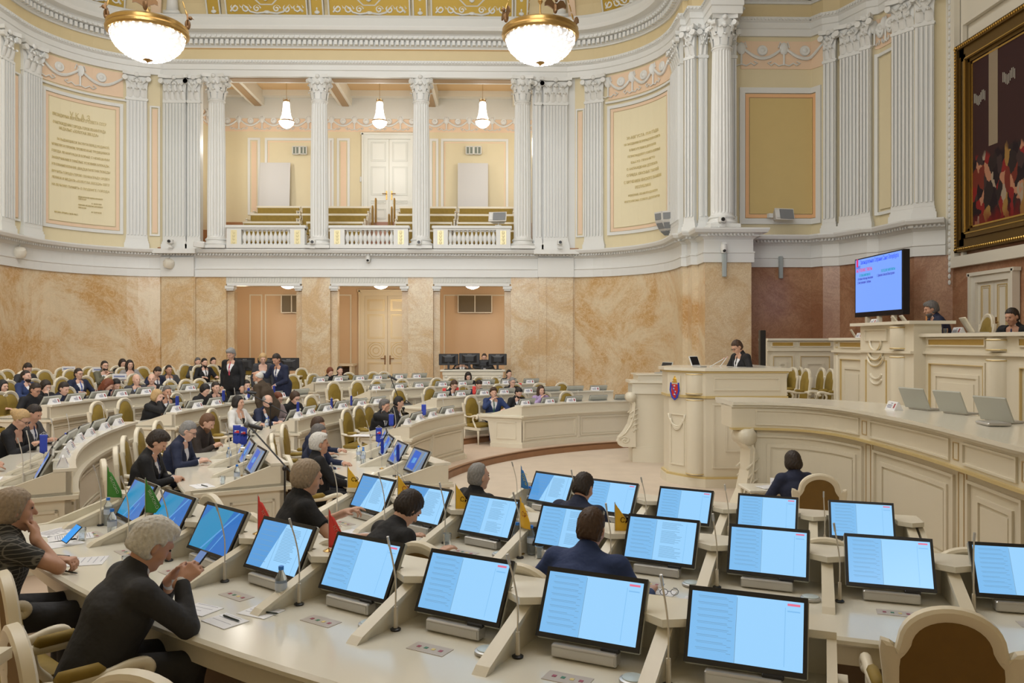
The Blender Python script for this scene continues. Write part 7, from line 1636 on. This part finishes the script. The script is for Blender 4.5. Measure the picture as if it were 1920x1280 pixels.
for px,l in ((28,'empty gold chair behind the man with glasses at the desk corner'),(44,'second gold chair top behind the man with glasses'),(150,'gold chair between the young man in navy and the auburn-haired woman'),(243,'gold chair behind the shaven-headed man'),(278,'gold chair between the two bald men'),(334,'small empty gold chair after the bald man in black'),(365,'empty gold chair above the blank monitor pair'),(390,'gold chair in front of the bearded man in the dark suit')): CH('C',4,px,l,1.0,rng=(-8,40))
# loose rows of chairs behind
LR=[(15.95,[(38,'gold chair back under the man with a dark beard'),(87,'empty gold chair after the man with a dark beard'),(134,'gold chair behind the man with a blue tie'),(180,'empty gold chair after the man with a blue tie'),(224,'gold chair carrying a white reserved card'),(267,'gold chair top before the man in the blue suit looking down'),(307,'gold chair behind the grey-suited man with short hair'),(459,'gold chair beside the standing man with a red tie'),(506,'gold chair under the arm of the leaning man in navy'),(574,'tall gold chair at the end of the loose rows')]),
    (17.25,[(12,'gold chair back at the frame edge, third loose row'),(62,'gold chair behind the man with a dark beard, farther row'),(101,'empty gold chair with a broad arched top'),(146,'gold chair top above the man with a blue tie'),(196,'gold chair of the man in the olive jacket'),(243,'gold chair of the woman in a grey checked coat'),(281,'empty gold chair before the ochre marble edge'),(328,'wide gold chair back before the marble pilaster'),(386,'gold chair of the bearded man in the dark suit'),(408,'gold chair after the bearded man in the dark suit'),(474,'gold chair top beside the woman in a grey vest')]),
    (18.5,[(6,'small gold chair top in the last row at the frame edge'),(29,'small gold chair top in the last row by the marble'),(84,'small gold chair top in the last row above the empty chairs'),(131,'small gold chair in the last row with a white card on top'),(182,'small gold chair in the last row behind the olive jacket'),(232,'small gold chair top of the dark-haired woman in the last row'),(357,'small gold chair of the grey-haired man in the last row')])]
for r_,lst in LR:
    for px,l in lst: CH('C',r_,px,l,1.0,dz=.67 if r_<16.5 else .80,rng=(3,62))
for px,r_,l in ((227,15.95,'white reserved card hanging on a gold chair back'),(134,18.5,'white reserved card on top of a chair in the last row'),(187,17.25,'white reserved card beside the man in the olive jacket')):
    (x,y),t=seat_xy('C',r_,px,1.0,0,(3,62)); m=MB(); m.box((0,0,0),(.36,.012,.13)); m2=MB(); z=(.67 if r_<16.5 else .8)+1.13
    e=thing('reserved_card',l,'card',(x+.05,y-.16,z),R(-5)); obj('card',m,paper,e,False,False); m2.box((0,-.008,0),(.28,.002,.04)); obj('printed_line',m2,mat('print_blue',(.25,.3,.5),.7),e,False,False)
def PL_(px,r_,label,dr=0,**kw):
    (x,y),t=seat_xy('C',r_,px,.95,.1,(3,62)); person(x,y,.67 if r_<16.5 else .80,R(-t-90+dr),label,res=.018,**kw)
PL_(56,15.95,'man with a dark beard in a dark blue suit in the first loose row',skin='c',hc='dark',gar='blue',tie='navy',beard=1,lean=0,hp=-4)
PL_(149,15.95,'man with glasses, navy suit and bright blue tie in the first loose row',-6,skin='c',hc='dark',gar='navy',tie='blue',glasses=True,lean=4,hp=4)
PL_(200,17.0,'man in an olive jacket with glasses and raised hands',-16,skin='c',hc='dark',gar='olive',glasses=True,tie=None,beard=1,lean=10,hp=0,L=(-.02,.32,1.02),R=(.06,.34,1.0))
PL_(245,17.0,'woman with long dark hair in a grey checked coat',-20,skin='c',hc='dark',gar='greyknit',tie=None,hair='long',fem=1,shirt='black',top='cardigan',lean=4,hp=4)
PL_(233,18.4,'dark-haired woman in black half hidden in the last row',-10,skin='c',hc='dark',gar='black',tie=None,top='sweater',hair='bob',fem=1,lean=6,hp=14)
PL_(47,17.25,'dark-haired man looking down behind the bearded man',-4,skin='c',hc='dark',gar='charcoal',lean=10,hp=30)
PL_(289,15.95,'man in a blue suit looking down after the checked coat',-4,skin='c',hc='dark',gar='navy',lean=16,hp=40)
PL_(321,15.95,'man with short dark hair in a grey suit before the wide chair',-16,skin='b',hc='dark',gar='greydk',lean=4,hp=4,hair='crop')
PL_(385,17.0,'man with a full black beard in a dark suit before the marble pilaster',-6,skin='c',hc='black',gar='black',tie='black',beard=2,lean=4,hp=6)
PL_(399,17.9,'dark-haired man partly hidden behind the bearded man',-6,skin='c',hc='black',gar='black',lean=6,hp=8)
PL_(370,18.3,'grey-haired man partly hidden beside the bearded man',-6,skin='c',hc='salt',gar='greydk',lean=8,hp=10)
(x,y),t=seat_xy('C',15.2,5,1,0,(-5,62)); person(x,y,.54,R(-t-90-10),'woman with very long black hair in black at the frame edge',res=.015,skin='c',hc='black',gar='black',tie=None,top='sweater',hair='long',fem=1,lean=2,hp=4)
# standing people
x,_=atY(438,18.6); person(x,18.6,.72,R(165),'standing grey-haired man in a black suit with a red tie',res=.014,sit=0,skin='a',hc='grey',gar='black',tie='red',lean=6,hp=24,hair='full',L=(-.30,.12,.84),R=(.26,.05,.82),scale=1.03)
x,_=atY(492,19.3); person(x,19.3,.72,R(200),'standing woman with blond hair, white blouse and grey vest',res=.014,sit=0,skin='c',hc='blond',gar='greydk',top='cardigan',shirt='white',tie=None,hair='bob',fem=1,lean=16,hp=26,hy=R(20),L=(-.24,.22,.85),R=(.24,.22,.85),scale=.97)
x,_=atY(530,18.3); person(x,18.3,.67,R(150),'leaning dark-haired man in a navy suit stretching out his arm',res=.014,sit=0,skin='b',hc='dark',gar='navy',tie='navy',lean=14,hp=30,L=(-.05,.26,1.0),R=(.42,.34,1.25),scale=1.0)
x,_=atY(507,15.6); person(x,15.6,.40,R(75),'bald man with a white beard in a brown coat bending between the rows',res=.013,sit=0,skin='b',hc='white',gar='brown',tie=None,trous='black',lean=24,hp=22,hair='ring',beard=1,scale=1.0)
# ---- block below the balcony
for k,lst in ((4,[(562,'gold chair beyond the leaning man in navy'),(597,'gold chair at the start of the outermost row below the balcony'),(665,'gold chair after the dark-haired man by the radiator niche'),(710,'gold chair top before the tall cream door'),(728,'second gold chair top before the tall cream door')]),
    (3,[(641,'large gold chair standing free in the aisle, first of the pair'),(682,'large gold chair standing free in the aisle, second of the pair'),(720,'gold chair top behind the first third-row monitors'),(765,'gold chair top beside the marble pier, third row'),(827,'gold chair top below the first black technician monitor'),(858,'gold chair top before the black-haired woman'),(906,'gold chair top after the black-haired woman'),(938,'gold chair top before the man with a shaved dark beard')]),
    (2,[(820,'gold chair at the aisle end of the second row with a red pennant'),(862,'gold chair between the two men looking down'),(879,'gold chair top behind the man in navy looking down'),(944,'gold chair before the grey-haired man with glasses'),(976,'gold chair with a red pennant after the grey-haired man'),(1020,'gold chair top before the plain marble, second row'),(1061,'last gold chair top of the second row')]),
    (1,[(898,'full-length gold chair at the aisle side of the innermost row'),(945,'gold chair between the man in blue and the bearded man'),(988,'gold chair between the bearded man and the brown-haired woman'),(1032,'gold chair after the brown-haired woman'),(1072,'last gold chair of the innermost row below the balcony')])):
    for px,l in lst: CH('D',k,px,l,1.05,rng=(20,80))
def PD(k,px,label,dr=0,back=.9,**kw):
    (x,y),t=seat_xy('D',k,px,back,.1,(20,80)); person(x,y,TZ[k],R(-t-90+dr),label,res=.018,**kw)
PD(4,617,'dark-haired woman in black looking down in the outermost row',skin='c',hc='red',gar='black',tie=None,top='sweater',hair='pixie',fem=1,lean=14,hp=30,)
PD(4,641,'dark-haired man in a black jacket before the small radiator niche',-10,skin='c',hc='dark',gar='black',tie=None,lean=2,hp=2)
PD(3,878,'woman with long black hair bent forward below the technicians',-20,skin='c',hc='black',gar='black',tie=None,top='sweater',hair='long',fem=1,lean=20,hp=24)
PD(3,957,'man with short dark hair before the marble at the desk end',0,skin='c',hc='dark',gar='charcoal',lean=2,hp=6,hair='crop')
PD(2,845,'man with glasses in a dark suit looking down beside a red pennant',10,skin='c',hc='brown',gar='black',glasses=True,lean=14,hp=34,tie='black')
PD(2,891,'man in a navy suit and red tie bent over his desk',6,skin='c',hc='dark',gar='navy',tie='red',lean=20,hp=36)
PD(2,960,'grey-haired man with glasses in black behind the innermost row',4,skin='c',hc='grey',gar='black',glasses=True,tie=None,lean=8,hp=10)
PD(1,928,'man in a blue suit with brown hair resting his chin on his hand',-30,back=1.0,skin='c',hc='brown',gar='blue',tie='green',hair='full',lean=10,hp=4,R=(.08,.32,1.06),pole=(.9,.4,-1))
PD(1,967,'bearded dark-haired man in black looking down at his monitor',0,skin='c',hc='black',gar='black',beard=1,lean=14,hp=34)
PD(1,1017,'brown-haired woman in a lilac top resting her face on her hand',-10,skin='c',hc='brown',gar='lilac',tie=None,top='sweater',hair='long',fem=1,lean=6,hp=2,R=(.08,.26,1.06),pole=(.9,.4,-1))
# technicians
x,_=atY(867,26.1); person(x,25.98,.8,R(180),'technician in a black suit hidden behind the second black monitor',res=.018,skin='c',hc='dark',gar='black',tie='black',lean=4,hp=10,R=(.2,.3,1.0),L=(-.2,.3,1.0))
x,_=atY(908,26.4); person(x,26.4,.8,R(180),'technician whose eyes show above the low black monitor',res=.018,skin='c',hc='dark',gar='black',tie=None,lean=0,hp=4,scale=1.06)
# ---- lectern and presidium people
x,_=atY(1392,15.2); person(x+.05,15.2,.92,R(108),'speaker with glasses, black suit and tie reading at the lectern',res=.011,sit=0,skin='a',hc='brown',gar='black',tie='black',glasses=True,lean=12,hp=34,hair='crop',L=(-.25,.36,1.16),R=(.25,.36,1.16),scale=1.03)
x,_=atY(1766,13.3); person(x+.08,13.3,2.0,R(78),'bearded man in a dark suit leaning over the raised presidium block',res=.012,skin='b',hc='salt',gar='navy',tie='navy',beard=1,lean=22,hp=14,hair='full',R=(.2,.4,.85),L=(-.2,.4,.85),hy=0)
x,_=atY(1906,11.7); person(x+.06,11.7,1.80,R(112),'dark-haired man in a black suit seated at the presidium side wing',res=.012,skin='b',hc='dark',gar='black',tie='navy',lean=16,hp=16,R=(.2,.4,.85),L=(-.2,.4,.85))
for k,(px,Y,z,rz,l) in enumerate(((1816,13.2,1.9,80,'gold chair with carved ivory top at the presidium before the side door'),(1560,19.5,1.45,170,'small gold chair top above the lower presidium wing, first'),(1585,19.0,1.45,170,'small gold chair top above the lower presidium wing, second'))):
    x,_=atY(px,Y); chair(x,Y,z if k else 1.95,R(rz),l)
# chairs stored before the presidium
x0=0
for k,(px,Y,rz,l) in enumerate(((1485,16.6,90,'stored armchair closest to the lectern end'),(1514,17.1,87,'second stored armchair in the group before the presidium'),(1530,16.5,87,'third stored armchair in the group before the presidium'),(1550,16.2,84,'stored armchair at the far end of the group, full side view'),
    (1437,17.6,95,'stored chair top peeking above the lectern, first beside the speaker'),(1449,18.2,95,'stored chair top peeking above the lectern, second beside the speaker'),(1462,17.4,95,'stored chair top peeking above the lectern, third'),(1474,17.9,95,'stored chair top peeking above the lectern, fourth'),
    (1351,18.6,180,'small gold chair top seen past the lectern microphones'),(1368,18.4,180,'small gold chair top just before the speaker'),(1417,18.9,180,'small gold chair top directly behind the speaker'),(1427,17.7,180,'low gold chair top behind the back of the speaker'))):
    x,_=atY(px,Y); chair(x,Y,.92,R(rz),l)
# ================= light and view
w=bpy.data.worlds.new('room_ambient'); S.world=w; w.use_nodes=True; w.node_tree.nodes['Background'].inputs[0].default_value=(.9,.93,1,1); w.node_tree.nodes['Background'].inputs[1].default_value=.0
def area(name,loc,rot,sx,sy,e,c):
    l=bpy.data.lights.new(name,'AREA'); l.shape='RECTANGLE'; l.size=sx; l.size_y=sy; l.energy=e; l.color=c; o=bpy.data.objects.new(name,l); COL.objects.link(o); o.location=loc; o.rotation_euler=rot if name!='added_window_fill' else (R(-90),0,R(180)); return o
def point(name,loc,e,c,r=.3):
    l=bpy.data.lights.new(name,'POINT'); l.energy=e; l.color=c; l.shadow_soft_size=r; o=bpy.data.objects.new(name,l); COL.objects.link(o); o.location=loc; return o
for x in (-9.2,-4.2,.8): area('added_window_fill',(x,-1.3,8.6),(R(90),0,R(180)),2.5,5.4,150,(.95,.98,1)).data.spread=R(88)  # added fill lamps behind the camera, aimed at the far desk fronts
# added broad fill lamp under the closed ceiling, no skylight there
area('added_ceiling_fill',(-4,13.5,15.7),(0,0,0),14,14,1100,(1,.99,.97))
for i,x in enumerate((-9.2,-4.2,.8)): point('arcade_lamp',(x,28.9,4.2),40,(1,.85,.65),.2); point('balcony_lamp',(x,28.8,9.7),60,(1,.95,.87),.3)
S.view_settings.view_transform='Standard'; S.view_settings.look='None'; S.view_settings.exposure=.46; S.view_settings.gamma=1
S.view_settings.use_curve_mapping=False
